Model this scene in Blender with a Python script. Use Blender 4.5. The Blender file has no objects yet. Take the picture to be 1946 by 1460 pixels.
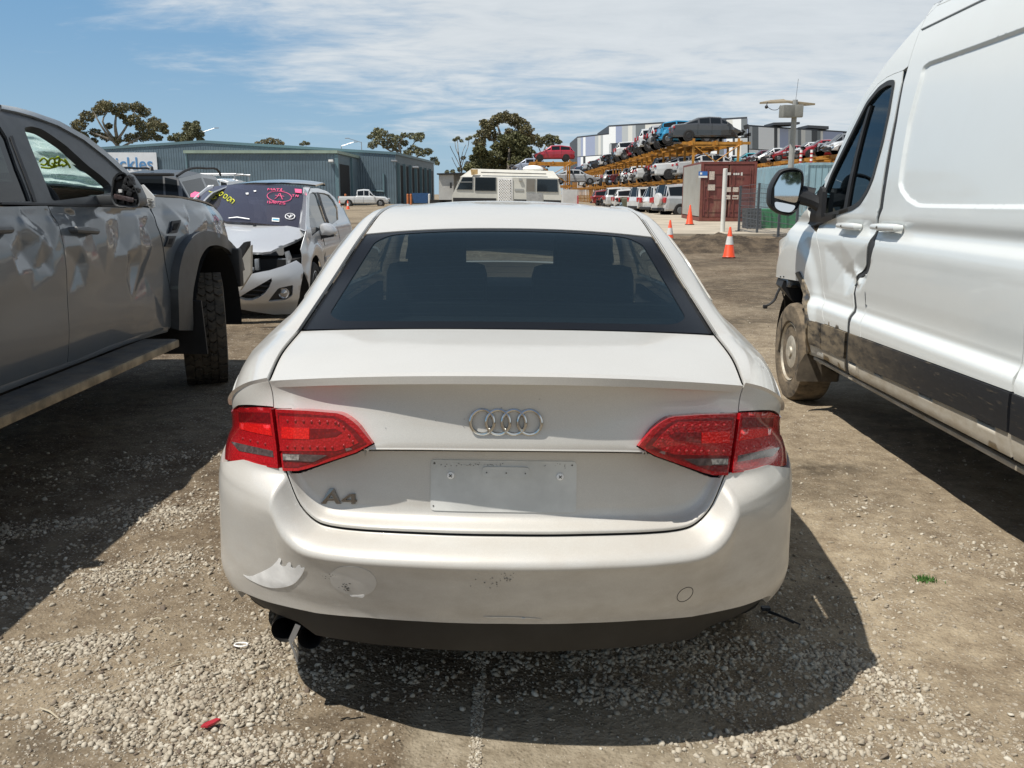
import bpy, bmesh, math, random
import numpy as np
from mathutils import Vector, Matrix
from mathutils.geometry import delaunay_2d_cdt
R = math.radians
C = bpy.context.scene.collection
scn = bpy.context.scene

# ------------------------------------------------------------------ camera
CAM_H, PITCH, FPX = 1.47, R(11.9), 1717.0
cd = bpy.data.cameras.new('camera')
cam = bpy.data.objects.new('camera', cd)
C.objects.link(cam)
cam.location = (0, 0, CAM_H)
cam.rotation_euler = (math.pi/2 - PITCH, 0, 0)
cd.sensor_width = 36.0
cd.lens = 36.0*FPX/1946.0
cd.clip_start = 0.05
cd.clip_end = 3000
scn.camera = cam

# ------------------------------------------------------------------ sun and sky
SUN_DIR = Vector((-0.47, -0.26, 1.0)).normalized()          # towards the sun
sun_el = math.asin(SUN_DIR.z)
sd = bpy.data.lights.new('sun', 'SUN')
sd.energy = 4.6
sd.angle = R(0.53)
sd.color = (1.0, 0.955, 0.88)
sun = bpy.data.objects.new('sun', sd)
C.objects.link(sun)
sun.rotation_euler = SUN_DIR.to_track_quat('Z', 'Y').to_euler()
wld = bpy.data.worlds.new('World')
scn.world = wld
wld.use_nodes = True
nt = wld.node_tree
for n in list(nt.nodes):
    nt.nodes.remove(n)
def wn(t, **k):
    n = nt.nodes.new(t)
    for a, b in k.items():
        setattr(n, a, b)
    return n
def wmath(op, a, b=None):
    n = wn('ShaderNodeMath', operation=op)
    for i, v in enumerate((a, b)):
        if v is None:
            continue
        if isinstance(v, (int, float)):
            n.inputs[i].default_value = v
        else:
            nt.links.new(v, n.inputs[i])
    return n.outputs[0]
sky = wn('ShaderNodeTexSky', sky_type='NISHITA')
sky.sun_disc = False
sky.sun_elevation = sun_el
sky.sun_rotation = math.atan2(SUN_DIR.x, SUN_DIR.y)
sky.air_density = 1.0
sky.dust_density = 0.35
sky.ozone_density = 1.6
tc = wn('ShaderNodeTexCoord')
sep = wn('ShaderNodeSeparateXYZ')
nt.links.new(tc.outputs['Generated'], sep.inputs[0])
dx, dy, dz = sep.outputs
zz = wmath('ADD', wmath('MAXIMUM', dz, 0.0), 0.10)
cu = wmath('DIVIDE', dx, zz)
cv = wmath('DIVIDE', dy, zz)
comb = wn('ShaderNodeCombineXYZ')
nt.links.new(cu, comb.inputs[0]); nt.links.new(cv, comb.inputs[1])
def wnoise(scale, detail, rough, dist, sc=(1, 1, 1), off=(0, 0, 0)):
    mp = wn('ShaderNodeMapping')
    mp.inputs['Scale'].default_value = sc
    mp.inputs['Location'].default_value = off
    nt.links.new(comb.outputs[0], mp.inputs[0])
    n = wn('ShaderNodeTexNoise')
    n.inputs['Scale'].default_value = scale
    n.inputs['Detail'].default_value = detail
    n.inputs['Roughness'].default_value = rough
    n.inputs['Distortion'].default_value = dist
    nt.links.new(mp.outputs[0], n.inputs['Vector'])
    return n.outputs[0]
n_big = wnoise(0.55, 4, 0.5, 0.3, (1.0, 1.0, 1), (3.1, 1.7, 0))
n_mid = wnoise(2.4, 7, 0.60, 0.5, (0.8, 1.0, 1), (0.6, 4.3, 0))
n_fine = wnoise(9.0, 6, 0.65, 0.4, (0.6, 1.2, 1), (7.7, 2.1, 0))
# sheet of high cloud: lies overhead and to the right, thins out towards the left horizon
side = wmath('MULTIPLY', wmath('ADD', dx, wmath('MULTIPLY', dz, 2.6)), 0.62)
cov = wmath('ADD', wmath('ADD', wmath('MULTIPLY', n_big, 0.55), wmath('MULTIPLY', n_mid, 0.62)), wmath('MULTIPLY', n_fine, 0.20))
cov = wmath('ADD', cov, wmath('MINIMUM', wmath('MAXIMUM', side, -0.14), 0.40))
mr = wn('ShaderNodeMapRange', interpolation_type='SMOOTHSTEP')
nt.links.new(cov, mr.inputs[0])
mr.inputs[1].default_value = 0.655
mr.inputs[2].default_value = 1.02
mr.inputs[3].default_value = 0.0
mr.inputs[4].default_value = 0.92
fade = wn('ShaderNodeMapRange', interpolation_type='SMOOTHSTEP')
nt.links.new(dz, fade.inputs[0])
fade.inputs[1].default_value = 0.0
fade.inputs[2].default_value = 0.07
thin = wn('ShaderNodeMapRange', interpolation_type='SMOOTHSTEP')   # unseen sky overhead darkened and cleared of cloud to cut fill light
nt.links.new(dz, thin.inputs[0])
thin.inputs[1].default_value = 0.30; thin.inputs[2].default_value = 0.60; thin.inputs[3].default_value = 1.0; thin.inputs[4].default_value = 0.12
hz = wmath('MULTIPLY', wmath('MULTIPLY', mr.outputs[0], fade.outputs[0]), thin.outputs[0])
ccol = wn('ShaderNodeMix', data_type='RGBA')
nt.links.new(wmath('ADD', wmath('MULTIPLY', n_mid, 0.7), wmath('MULTIPLY', n_fine, 0.3)), ccol.inputs[0])
ccol.inputs[6].default_value = (7.2, 7.9, 8.5, 1)
ccol.inputs[7].default_value = (11.6, 12.0, 12.2, 1)
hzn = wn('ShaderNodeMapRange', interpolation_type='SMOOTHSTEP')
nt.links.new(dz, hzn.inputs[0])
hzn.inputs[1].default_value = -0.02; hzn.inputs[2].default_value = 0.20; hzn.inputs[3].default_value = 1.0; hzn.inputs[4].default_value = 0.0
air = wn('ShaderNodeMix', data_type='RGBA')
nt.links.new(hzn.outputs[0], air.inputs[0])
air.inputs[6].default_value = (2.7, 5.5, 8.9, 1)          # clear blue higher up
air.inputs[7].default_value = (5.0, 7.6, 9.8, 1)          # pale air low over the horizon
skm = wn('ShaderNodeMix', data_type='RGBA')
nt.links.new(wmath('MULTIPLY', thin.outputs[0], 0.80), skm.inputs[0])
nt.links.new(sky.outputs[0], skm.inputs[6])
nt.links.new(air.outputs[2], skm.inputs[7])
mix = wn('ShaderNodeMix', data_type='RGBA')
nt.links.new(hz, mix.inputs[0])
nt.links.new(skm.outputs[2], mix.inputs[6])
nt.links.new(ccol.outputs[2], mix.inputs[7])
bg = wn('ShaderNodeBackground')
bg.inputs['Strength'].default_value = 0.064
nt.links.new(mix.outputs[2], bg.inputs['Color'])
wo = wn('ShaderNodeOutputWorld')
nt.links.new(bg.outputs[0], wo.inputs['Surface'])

vs = scn.view_settings
vs.view_transform = 'Standard'
vs.look = 'None'
vs.gamma = 1.0
vs.exposure = 0.22
vs.use_curve_mapping = False
scn.render.engine = 'CYCLES'
cy = scn.cycles
cy.max_bounces = 8
cy.diffuse_bounces = 3
cy.glossy_bounces = 4
cy.transmission_bounces = 6
cy.transparent_max_bounces = 16
cy.caustics_reflective = False
cy.caustics_refractive = False
cy.use_denoising = True
cy.sample_clamp_indirect = 6.0

# ------------------------------------------------------------------ projecting and placing
CP, SP = math.cos(PITCH), math.sin(PITCH)
def ray(px, py):
    a = (px - 973.0)/FPX
    b = (py - 730.0)/FPX
    return np.array((a, CP - b*SP, -(SP + b*CP)))
def atY(px, py, Y):
    d = ray(px, py); t = Y/d[1]
    return Vector((d[0]*t, Y, CAM_H + d[2]*t))
def atX(px, py, X):
    d = ray(px, py); t = X/d[0]
    return Vector((X, d[1]*t, CAM_H + d[2]*t))
def atZ(px, py, Z):
    d = ray(px, py); t = (Z - CAM_H)/d[2]
    return Vector((d[0]*t, d[1]*t, Z))
def project(P):
    P = np.asarray(P, float)
    y = P[..., 1]; z = P[..., 2] - CAM_H
    zc = y*CP - z*SP
    up = y*SP + z*CP
    return np.stack((973.0 + FPX*P[..., 0]/zc, 730.0 - FPX*up/zc), -1)

# ------------------------------------------------------------------ object helpers
def tag(o, label=None, cat=None, group=None, kind=None):
    if label: o['label'] = label
    if cat: o['category'] = cat
    if group: o['group'] = group
    if kind: o['kind'] = kind
    return o
def empty(name, loc=(0, 0, 0), rz=0.0, label=None, cat=None, group=None):
    o = bpy.data.objects.new(name, None)
    C.objects.link(o)
    o.location = loc
    o.rotation_euler = (0, 0, rz)
    o.empty_display_size = 0.2
    return tag(o, label, cat, group)
def copy_tree(o, parent=None):
    c = o.copy()
    C.objects.link(c)
    if parent is not None:
        c.parent = parent
    for ch in list(o.children):
        copy_tree(ch, c)
    return c
def link_mesh(name, me, mats, parent=None):
    o = bpy.data.objects.new(name, me)
    C.objects.link(o)
    for m in (mats if isinstance(mats, (list, tuple)) else [mats]):
        me.materials.append(m)
    if parent is not None:
        o.parent = parent
    return o
class MB:
    """collects shapes and links them as one mesh"""
    def __init__(s):
        s.v = []; s.f = []; s.m = []
    def add(s, verts, faces, mi=0):
        n = len(s.v)
        s.v += [tuple(p) for p in verts]
        s.f += [tuple(i + n for i in f) for f in faces]
        s.m += [mi]*len(faces)
        return s
    def box(s, c, d, rot=None, mi=0, taper=1.0, bev=0.0):
        x, y, z = d[0]/2, d[1]/2, d[2]/2
        if bev > 0:
            b = min(bev, x*0.9, y*0.9, z*0.9)
            bm = bmesh.new()
            bmesh.ops.create_cube(bm, size=1.0)
            for v in bm.verts:
                v.co = Vector((v.co.x*2*x, v.co.y*2*y, v.co.z*2*z))
            bmesh.ops.bevel(bm, geom=bm.edges[:], offset=b, segments=2, profile=0.6, affect='EDGES')
            bm.verts.index_update()
            vs = [v.co.copy() for v in bm.verts]
            fs = [[v.index for v in f.verts] for f in bm.faces]
            bm.free()
            vs = [Vector((p.x*(taper if p.z > 0 else 1), p.y*(taper if p.z > 0 else 1), p.z)) for p in vs]
        else:
            vs = [Vector((sx*x*(taper if sz > 0 else 1), sy*y*(taper if sz > 0 else 1), sz*z)) for sz in (-1, 1) for sy in (-1, 1) for sx in (-1, 1)]
            fs = [(0, 2, 3, 1), (4, 5, 7, 6), (0, 1, 5, 4), (2, 6, 7, 3), (0, 4, 6, 2), (1, 3, 7, 5)]
        if rot is not None:
            vs = [rot @ p for p in vs]
        cc = Vector(c)
        return s.add([p + cc for p in vs], fs, mi)
    def tube(s, pts, r, n=8, mi=0, caps=True):
        pts = [Vector(p) for p in pts]
        rs = r if isinstance(r, (list, tuple)) else [r]*len(pts)
        vs = []; fs = []
        up = None
        for i, p in enumerate(pts):
            d = (pts[min(i+1, len(pts)-1)] - pts[max(i-1, 0)]).normalized()
            if up is None:
                up = Vector((0, 0, 1)) if abs(d.z) < 0.9 else Vector((1, 0, 0))
            a = d.cross(up)
            if a.length < 1e-5:
                a = d.cross(Vector((0.3, 0.9, 0.2)))
            a.normalize()
            b = a.cross(d).normalized()
            up = b
            for k in range(n):
                t = 2*math.pi*k/n
                vs.append(p + a*math.cos(t)*rs[i] + b*math.sin(t)*rs[i])
        for i in range(len(pts)-1):
            for k in range(n):
                k2 = (k+1) % n
                fs.append((i*n+k, i*n+k2, (i+1)*n+k2, (i+1)*n+k))
        if caps:
            fs.append(tuple(range(n-1, -1, -1)))
            fs.append(tuple((len(pts)-1)*n + k for k in range(n)))
        return s.add(vs, fs, mi)
    def lathe(s, prof, M=None, n=24, mi=0, close=False):
        """prof: (r, h) pairs, turned about local z"""
        M = M or Matrix()
        vs = []; fs = []
        for (r, h) in prof:
            for k in range(n):
                t = 2*math.pi*k/n
                vs.append(M @ Vector((r*math.cos(t), r*math.sin(t), h)))
        m = len(prof)
        for i in range(m - (0 if close else 1)):
            j = (i+1) % m
            for k in range(n):
                k2 = (k+1) % n
                fs.append((i*n+k, i*n+k2, j*n+k2, j*n+k))
        if not close:
            if prof[0][0] > 1e-6: fs.append(tuple(range(n-1, -1, -1)))
            if prof[-1][0] > 1e-6: fs.append(tuple((m-1)*n + k for k in range(n)))
        return s.add(vs, fs, mi)
    def prism(s, poly, fr, to, mi=0):
        """poly: 2-D outline; fr/to map (a, b) to the two end caps"""
        n = len(poly)
        vs = [Vector(fr(a, b)) for a, b in poly] + [Vector(to(a, b)) for a, b in poly]
        fs = [tuple(range(n-1, -1, -1)), tuple(range(n, 2*n))]
        fs += [(i, (i+1) % n, n + (i+1) % n, n + i) for i in range(n)]
        return s.add(vs, fs, mi)
    def sphere(s, c, r, n=10, m=7, mi=0):
        rx, ry, rz = r if isinstance(r, (tuple, list)) else (r, r, r)
        c = Vector(c)
        vs = [c + Vector((0, 0, rz))]; fs = []
        for i in range(1, m):
            a = math.pi*i/m
            for k in range(n):
                t = 2*math.pi*k/n
                vs.append(c + Vector((rx*math.sin(a)*math.cos(t), ry*math.sin(a)*math.sin(t), rz*math.cos(a))))
        vs.append(c - Vector((0, 0, rz)))
        for k in range(n):
            fs.append((0, 1+k, 1+(k+1) % n))
        for i in range(m-2):
            for k in range(n):
                fs.append((1+i*n+k, 1+(i+1)*n+k, 1+(i+1)*n+(k+1) % n, 1+i*n+(k+1) % n))
        L = len(vs)-1
        for k in range(n):
            fs.append((L, 1+(m-2)*n+(k+1) % n, 1+(m-2)*n+k))
        return s.add(vs, fs, mi)
    def build(s, name, mats, parent=None, smooth=True, angle=35, M=None, fix=True):
        me = bpy.data.meshes.new(name)
        vs = s.v if M is None else [tuple(M @ Vector(p)) for p in s.v]
        me.from_pydata(vs, [], s.f)
        me.polygons.foreach_set('material_index', s.m)
        if fix:
            bm = bmesh.new(); bm.from_mesh(me)
            bmesh.ops.recalc_face_normals(bm, faces=bm.faces)
            bm.to_mesh(me); bm.free()
        if smooth:
            me.polygons.foreach_set('use_smooth', [True]*len(me.polygons))
            me.set_sharp_from_angle(angle=R(angle))
        me.update()
        return link_mesh(name, me, mats, parent)

# ------------------------------------------------------------------ splines and traced panels
def spl(xs, ys, kink=()):
    """interpolating cubic (non-uniform Catmull-Rom) of vector values; kinks break the tangent"""
    xs = np.asarray(xs, float); ys = np.asarray(ys, float)
    one = ys.ndim == 1
    if one: ys = ys[:, None]
    h = np.diff(xs)[:, None]
    d = np.diff(ys, axis=0)/h
    m = np.empty_like(ys)
    m[0] = d[0]; m[-1] = d[-1]
    if len(xs) > 2:
        m[1:-1] = (h[1:]*d[:-1] + h[:-1]*d[1:])/(h[1:] + h[:-1])
    mL = m.copy(); mR = m.copy()
    for k in kink:
        mL[k] = d[k-1]; mR[k] = d[k]
    def f(x):
        x = np.asarray(x, float)
        i = np.clip(np.searchsorted(xs, x, side='right')-1, 0, len(xs)-2)
        H = h[i, 0]
        t = ((x - xs[i])/H)
        t = np.clip(t, -0.5, 1.5)[..., None]
        Hh = H[..., None] if np.ndim(H) else H
        r = ((2*t**3-3*t**2+1)*ys[i] + (t**3-2*t**2+t)*Hh*mR[i] + (-2*t**3+3*t**2)*ys[i+1] + (t**3-t**2)*Hh*mL[i+1])
        return r[..., 0] if one else r
    return f
def hrows(P, tk, t):
    """P (n,K,3) control rows, evaluate row i at t[i]"""
    tk = np.asarray(tk, float)
    K = len(tk)
    h = np.diff(tk)
    d = np.diff(P, axis=1)/h[None, :, None]
    m = np.empty_like(P)
    m[:, 0] = d[:, 0]; m[:, -1] = d[:, -1]
    m[:, 1:-1] = (h[None, 1:, None]*d[:, :-1] + h[None, :-1, None]*d[:, 1:])/(h[1:]+h[:-1])[None, :, None]
    i = np.clip(np.searchsorted(tk, t, side='right')-1, 0, K-2)
    n = np.arange(len(t))
    H = h[i][:, None]
    s = ((t - tk[i])/h[i])[:, None]
    return (2*s**3-3*s**2+1)*P[n, i] + (s**3-2*s**2+s)*H*m[n, i] + (-2*s**3+3*s**2)*P[n, i+1] + (s**3-s**2)*H*m[n, i+1]
def sstep(a, b, x):
    t = np.clip((x-a)/(b-a), 0, 1)
    return t*t*(3-2*t)
def inpoly(pts, poly):
    x, y = pts[:, 0], pts[:, 1]
    c = np.zeros(len(pts), bool)
    P = np.asarray(poly)
    for i in range(len(P)):
        (x0, y0), (x1, y1) = P[i-1], P[i]
        if y0 == y1: continue
        k = ((y0 > y) != (y1 > y)) & (x < (x1-x0)*(y-y0)/(y1-y0) + x0)
        c ^= k
    return c
def segdist(pts, poly):
    P = np.asarray(poly)
    best = np.full(len(pts), 1e9)
    for i in range(len(P)):
        a, b = P[i-1], P[i]
        ab = b-a
        L = max(ab @ ab, 1e-12)
        t = np.clip(((pts-a) @ ab)/L, 0, 1)
        best = np.minimum(best, np.linalg.norm(pts - (a + t[:, None]*ab), axis=1))
    return best
def resample(poly, step):
    out = []
    P = [np.asarray(p, float) for p in poly]
    for i in range(len(P)):
        a, b = P[i], P[(i+1) % len(P)]
        n = max(1, int(math.ceil(np.linalg.norm(b-a)/step)))
        for k in range(n):
            out.append(a + (b-a)*k/n)
    return np.array(out)
def area2(P):
    P = np.asarray(P); Q = np.roll(P, -1, 0)
    return 0.5*np.sum(P[:, 0]*Q[:, 1]-Q[:, 0]*P[:, 1])
def inset(poly, d):
    """move an outline inwards by d"""
    P = np.asarray(poly, float)
    if area2(P) < 0: P = P[::-1]
    a = P - np.roll(P, 1, 0); b = np.roll(P, -1, 0) - P
    na = np.stack((-a[:, 1], a[:, 0]), 1)/np.maximum(np.linalg.norm(a, axis=1), 1e-9)[:, None]
    nb = np.stack((-b[:, 1], b[:, 0]), 1)/np.maximum(np.linalg.norm(b, axis=1), 1e-9)[:, None]
    m = na+nb
    L = np.maximum(np.linalg.norm(m, axis=1), 0.35)[:, None]
    m = m/L
    c = np.maximum((m*nb).sum(1), 0.4)[:, None]
    return P + m*d/c
def roundpoly(poly, r, n=4):
    """round the corners of an outline"""
    P = [np.asarray(p, float) for p in poly]
    out = []
    for i in range(len(P)):
        a, b, c = P[i-1], P[i], P[(i+1) % len(P)]
        la, lc = np.linalg.norm(a-b), np.linalg.norm(c-b)
        rr = min(r, 0.45*la, 0.45*lc)
        p0 = b + (a-b)*rr/max(la, 1e-9); p1 = b + (c-b)*rr/max(lc, 1e-9)
        for k in range(n+1):
            t = k/n
            out.append((1-t)**2*p0 + 2*t*(1-t)*b + t*t*p1)
    return np.array(out)
def curvy(pts, n=6, closed=False):
    """smooth curve through points"""
    P = np.asarray(pts, float)
    if closed: P = np.vstack((P, P[:1]))
    L = np.concatenate(([0], np.cumsum(np.maximum(np.linalg.norm(np.diff(P, axis=0), axis=1), 1e-9))))
    f = spl(L, P)
    t = np.concatenate([np.linspace(L[i], L[i+1], n, endpoint=False) for i in range(len(P)-1)] + [[L[-1]]])
    Q = f(t)
    return Q[:-1] if closed else Q
def snormal(S, U, V, e=2e-4, ku=1.0, kv=1.0):
    eu, ev = e/ku, e/kv
    a = S(U+eu, V) - S(U-eu, V)
    b = S(U, V+ev) - S(U, V-ev)
    n = np.cross(a, b)
    return n/np.maximum(np.linalg.norm(n, axis=1), 1e-12)[:, None]
def panel(name, S, poly, mats, parent=None, step=0.05, k=(1, 1), sign=1, rim=0.012, off=0.0, holes=(), gap=0.0, bstep=None, vgrid=None, extra=None):
    """a piece of the surface S(u, v) inside an outline, with true normals and a folded rim"""
    ks = np.array(k, float)
    P = np.asarray(poly, float)*ks
    if area2(P) < 0: P = P[::-1]
    if gap: P = inset(P, gap)
    B = resample(P, bstep or step)
    Hs = [resample((np.asarray(h, float)*ks)[::(1 if area2(np.asarray(h)*ks) < 0 else -1)], bstep or step) for h in holes]
    lo, hi = B.min(0), B.max(0)
    gu = np.arange(lo[0]+step*0.5, hi[0], step); gv = np.arange(lo[1]+step*0.5, hi[1], step)
    if vgrid is not None:
        gv = np.asarray(vgrid)*ks[1]; gv = gv[(gv > lo[1]) & (gv < hi[1])]
    G = np.stack(np.meshgrid(gu, gv, indexing='ij'), -1).reshape(-1, 2) if len(gu) and len(gv) else np.zeros((0, 2))
    if len(G):
        ok = inpoly(G, B) & (segdist(G, B) > (0.45*step if vgrid is None else 0.0011))
        for h in Hs:
            ok &= ~inpoly(G, h) & (segdist(G, h) > 0.45*step)
        G = G[ok]
    if extra is not None and len(extra):
        X_ = np.asarray(extra, float)*ks
        okx = inpoly(X_, B) & (segdist(X_, B) > .004)
        for q_ in Hs: okx &= ~inpoly(X_, q_) & (segdist(X_, q_) > .004)
        X_ = X_[okx]
        if len(G) and len(X_):
            d_ = np.full(len(G), 1e9)
            for x_ in X_: d_ = np.minimum(d_, np.hypot(G[:, 0]-x_[0], G[:, 1]-x_[1]))
            G = G[d_ > .008]
        G = np.vstack((G, X_))
    allp = np.vstack([B] + Hs + [G])
    edges = []; o = 0; loops = []
    for L in [B] + Hs:
        n = len(L)
        edges += [(o+i, o+(i+1) % n) for i in range(n)]
        loops.append(list(range(o, o+n)))
        o += n
    r = delaunay_2d_cdt([Vector(p) for p in allp], edges, [], 0, 1e-7)
    ov = np.array([tuple(p) for p in r[0]])
    tris = [tuple(f) for f in r[2]]
    T = np.array(tris)
    cen = ov[T].mean(1)
    ok = inpoly(cen, B)
    for h in Hs: ok &= ~inpoly(cen, h)
    T = T[ok]
    t3 = ov[T]
    ar = (t3[:, 1, 0]-t3[:, 0, 0])*(t3[:, 2, 1]-t3[:, 0, 1]) - (t3[:, 2, 0]-t3[:, 0, 0])*(t3[:, 1, 1]-t3[:, 0, 1])
    T = T[np.abs(ar) > 1e-10]; ar = ar[np.abs(ar) > 1e-10]
    T[ar < 0] = T[ar < 0][:, ::-1]
    mp = {}
    for i, src in enumerate(r[3]):
        for q in src: mp[q] = i
    U, V = ov[:, 0]/ks[0], ov[:, 1]/ks[1]
    X = S(U, V)
    N = snormal(S, U, V, 2e-4, ks[0], ks[1])*sign
    if sign < 0: T = T[:, ::-1]
    X = X + N*off
    verts = [X]; faces = [tuple(f) for f in T]
    nl = [N[f].reshape(-1, 3) for f in T]
    base = len(X)
    if rim:
        for L in loops:
            idx = [mp[i] for i in L if i in mp]
            n = len(idx)
            I = np.array(idx)
            low = X[I] - N[I]*rim
            verts.append(low)
            for a in range(n):
                b = (a+1) % n
                f = (idx[a], base+a, base+b, idx[b]) if sign > 0 else (idx[a], idx[b], base+b, base+a)
                faces.append(f)
                p = X[idx[a]]; q = X[idx[b]]; w = low[a]
                fn = np.cross(w-p, q-p) if sign > 0 else np.cross(q-p, w-p)
                fn = fn/max(np.linalg.norm(fn), 1e-12)
                nl.append(np.repeat(fn[None], 4, 0))
            base += n
    me = bpy.data.meshes.new(name)
    me.from_pydata(np.vstack(verts).tolist(), [], faces)
    me.polygons.foreach_set('use_smooth', [True]*len(me.polygons))
    me.normals_split_custom_set(np.vstack(nl).tolist())
    me.update()
    return link_mesh(name, me, mats, parent)
def tin(P, D):
    """piecewise flat displacement through scattered points: creased sheet metal"""
    P = np.asarray(P, float); D = np.asarray(D, float)
    r = delaunay_2d_cdt([Vector(p) for p in P], [], [], 0, 1e-6)
    V = np.array([tuple(p) for p in r[0]]); T = [tuple(f) for f in r[2]]
    src = np.array([s[0] for s in r[3]]); DD = D[src]
    def f(y, z):
        out = np.zeros_like(np.asarray(y, float))
        for a, b, c in T:
            (x0, y0), (x1, y1), (x2, y2) = V[a], V[b], V[c]
            k = (y >= min(x0, x1, x2)) & (y <= max(x0, x1, x2)) & (z >= min(y0, y1, y2)) & (z <= max(y0, y1, y2))
            if not k.any(): continue
            det = (y1-y2)*(x0-x2)+(x2-x1)*(y0-y2)
            if abs(det) < 1e-12: continue
            l0 = ((y1-y2)*(y-x2)+(x2-x1)*(z-y2))/det
            l1 = ((y2-y0)*(y-x2)+(x0-x2)*(z-y2))/det
            l2 = 1-l0-l1
            k &= (l0 >= 0) & (l1 >= 0) & (l2 >= 0)
            out = np.where(k, l0*DD[a]+l1*DD[b]+l2*DD[c], out)
        return out
    return f
def soft_tin(P, D, e=.012):
    t = tin(P, D)
    return lambda y, z: (t(y, z)*2 + t(y+e, z) + t(y-e, z) + t(y, z+e) + t(y, z-e))/6
def solver(S, M=None, guess=None, face=0):
    """finds the (u, v) of a surface seen at a pixel of the photograph"""
    M = np.array(M) if M is not None else np.eye(4)
    def pr(u, v):
        X = S(np.atleast_1d(u), np.atleast_1d(v))
        X = X @ M[:3, :3].T + M[:3, 3]
        return project(X)
    gu, gv = guess
    GU, GV = [a.ravel() for a in np.meshgrid(gu, gv, indexing='ij')]
    if face:
        X_ = S(GU, GV) @ M[:3, :3].T + M[:3, 3]
        N_ = snormal(S, GU, GV) @ M[:3, :3].T * face
        ok_ = (N_*(np.array((0, 0, CAM_H)) - X_)).sum(1) > .01
        GU, GV = GU[ok_], GV[ok_]
    GP = pr(GU, GV)
    def f(px, py):
        t = np.array((px, py), float)
        i = np.argmin(((GP-t)**2).sum(1))
        u, v = GU[i], GV[i]
        e = 1e-4
        for _ in range(25):
            p = pr(np.array((u, u+e, u)), np.array((v, v, v+e)))
            r = t - p[0]
            if abs(r).max() < 0.02: break
            J = np.stack(((p[1]-p[0])/e, (p[2]-p[0])/e), 1)
            try:
                s = np.linalg.solve(J, r)
            except np.linalg.LinAlgError:
                break
            m = np.abs(s).max()
            if m > 0.15: s *= 0.15/m
            u += s[0]; v += s[1]
        e_ = np.abs(pr(np.array((u,)), np.array((v,)))[0]-t).max()
        if e_ > 1.5: print('unsolved', S.__name__, px, py, round(float(e_), 1))
        return (u, v)
    return f

# ------------------------------------------------------------------ materials
MATS = {}
class NB:
    """tiny node builder"""
    def __init__(s, m):
        s.t = m.node_tree
    def n(s, t, **k):
        x = s.t.nodes.new(t)
        for a, b in k.items(): setattr(x, a, b)
        return x
    def put(s, sock, v):
        if isinstance(v, bpy.types.NodeSocket): s.t.links.new(v, sock)
        else: sock.default_value = v
    def math(s, op, a, b=0.0, clamp=False):
        x = s.n('ShaderNodeMath', operation=op); x.use_clamp = clamp
        s.put(x.inputs[0], a); s.put(x.inputs[1], b)
        return x.outputs[0]
    def noise(s, vec, scale, detail=4, rough=0.55, dist=0.0, out=0):
        x = s.n('ShaderNodeTexNoise')
        if vec is not None: s.put(x.inputs['Vector'], vec)
        x.inputs['Scale'].default_value = scale
        x.inputs['Detail'].default_value = detail
        x.inputs['Roughness'].default_value = rough
        x.inputs['Distortion'].default_value = dist
        return x.outputs[out]
    def voro(s, vec, scale, feature='F1', out=0, rnd=1.0):
        x = s.n('ShaderNodeTexVoronoi', feature=feature)
        if vec is not None: s.put(x.inputs['Vector'], vec)
        x.inputs['Scale'].default_value = scale
        x.inputs['Randomness'].default_value = rnd
        return x.outputs[out]
    def ramp(s, f, a, b, lo=0.0, hi=1.0, smooth=True):
        x = s.n('ShaderNodeMapRange', interpolation_type='SMOOTHSTEP' if smooth else 'LINEAR')
        s.put(x.inputs[0], f)
        for i, v in enumerate((a, b, lo, hi)): x.inputs[i+1].default_value = v
        return x.outputs[0]
    def mix(s, f, a, b, mode='MIX'):
        x = s.n('ShaderNodeMix', data_type='RGBA', blend_type=mode)
        s.put(x.inputs[0], f)
        for i, v in ((6, a), (7, b)):
            s.put(x.inputs[i], v if isinstance(v, bpy.types.NodeSocket) else (*v[:3], 1))
        return x.outputs[2]
    def obj(s, scale=(1, 1, 1), loc=(0, 0, 0)):
        x = s.n('ShaderNodeTexCoord')
        m = s.n('ShaderNodeMapping')
        m.inputs['Scale'].default_value = scale
        m.inputs['Location'].default_value = loc
        s.t.links.new(x.outputs['Object'], m.inputs[0])
        return m.outputs[0]
    def sepz(s, vec):
        x = s.n('ShaderNodeSeparateXYZ'); s.put(x.inputs[0], vec)
        return x.outputs
    def bump(s, h, strength=0.3, dist=0.01, normal=None):
        x = s.n('ShaderNodeBump')
        x.inputs['Strength'].default_value = strength
        x.inputs['Distance'].default_value = dist
        s.put(x.inputs['Height'], h)
        if normal is not None: s.put(x.inputs['Normal'], normal)
        return x.outputs[0]
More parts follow.
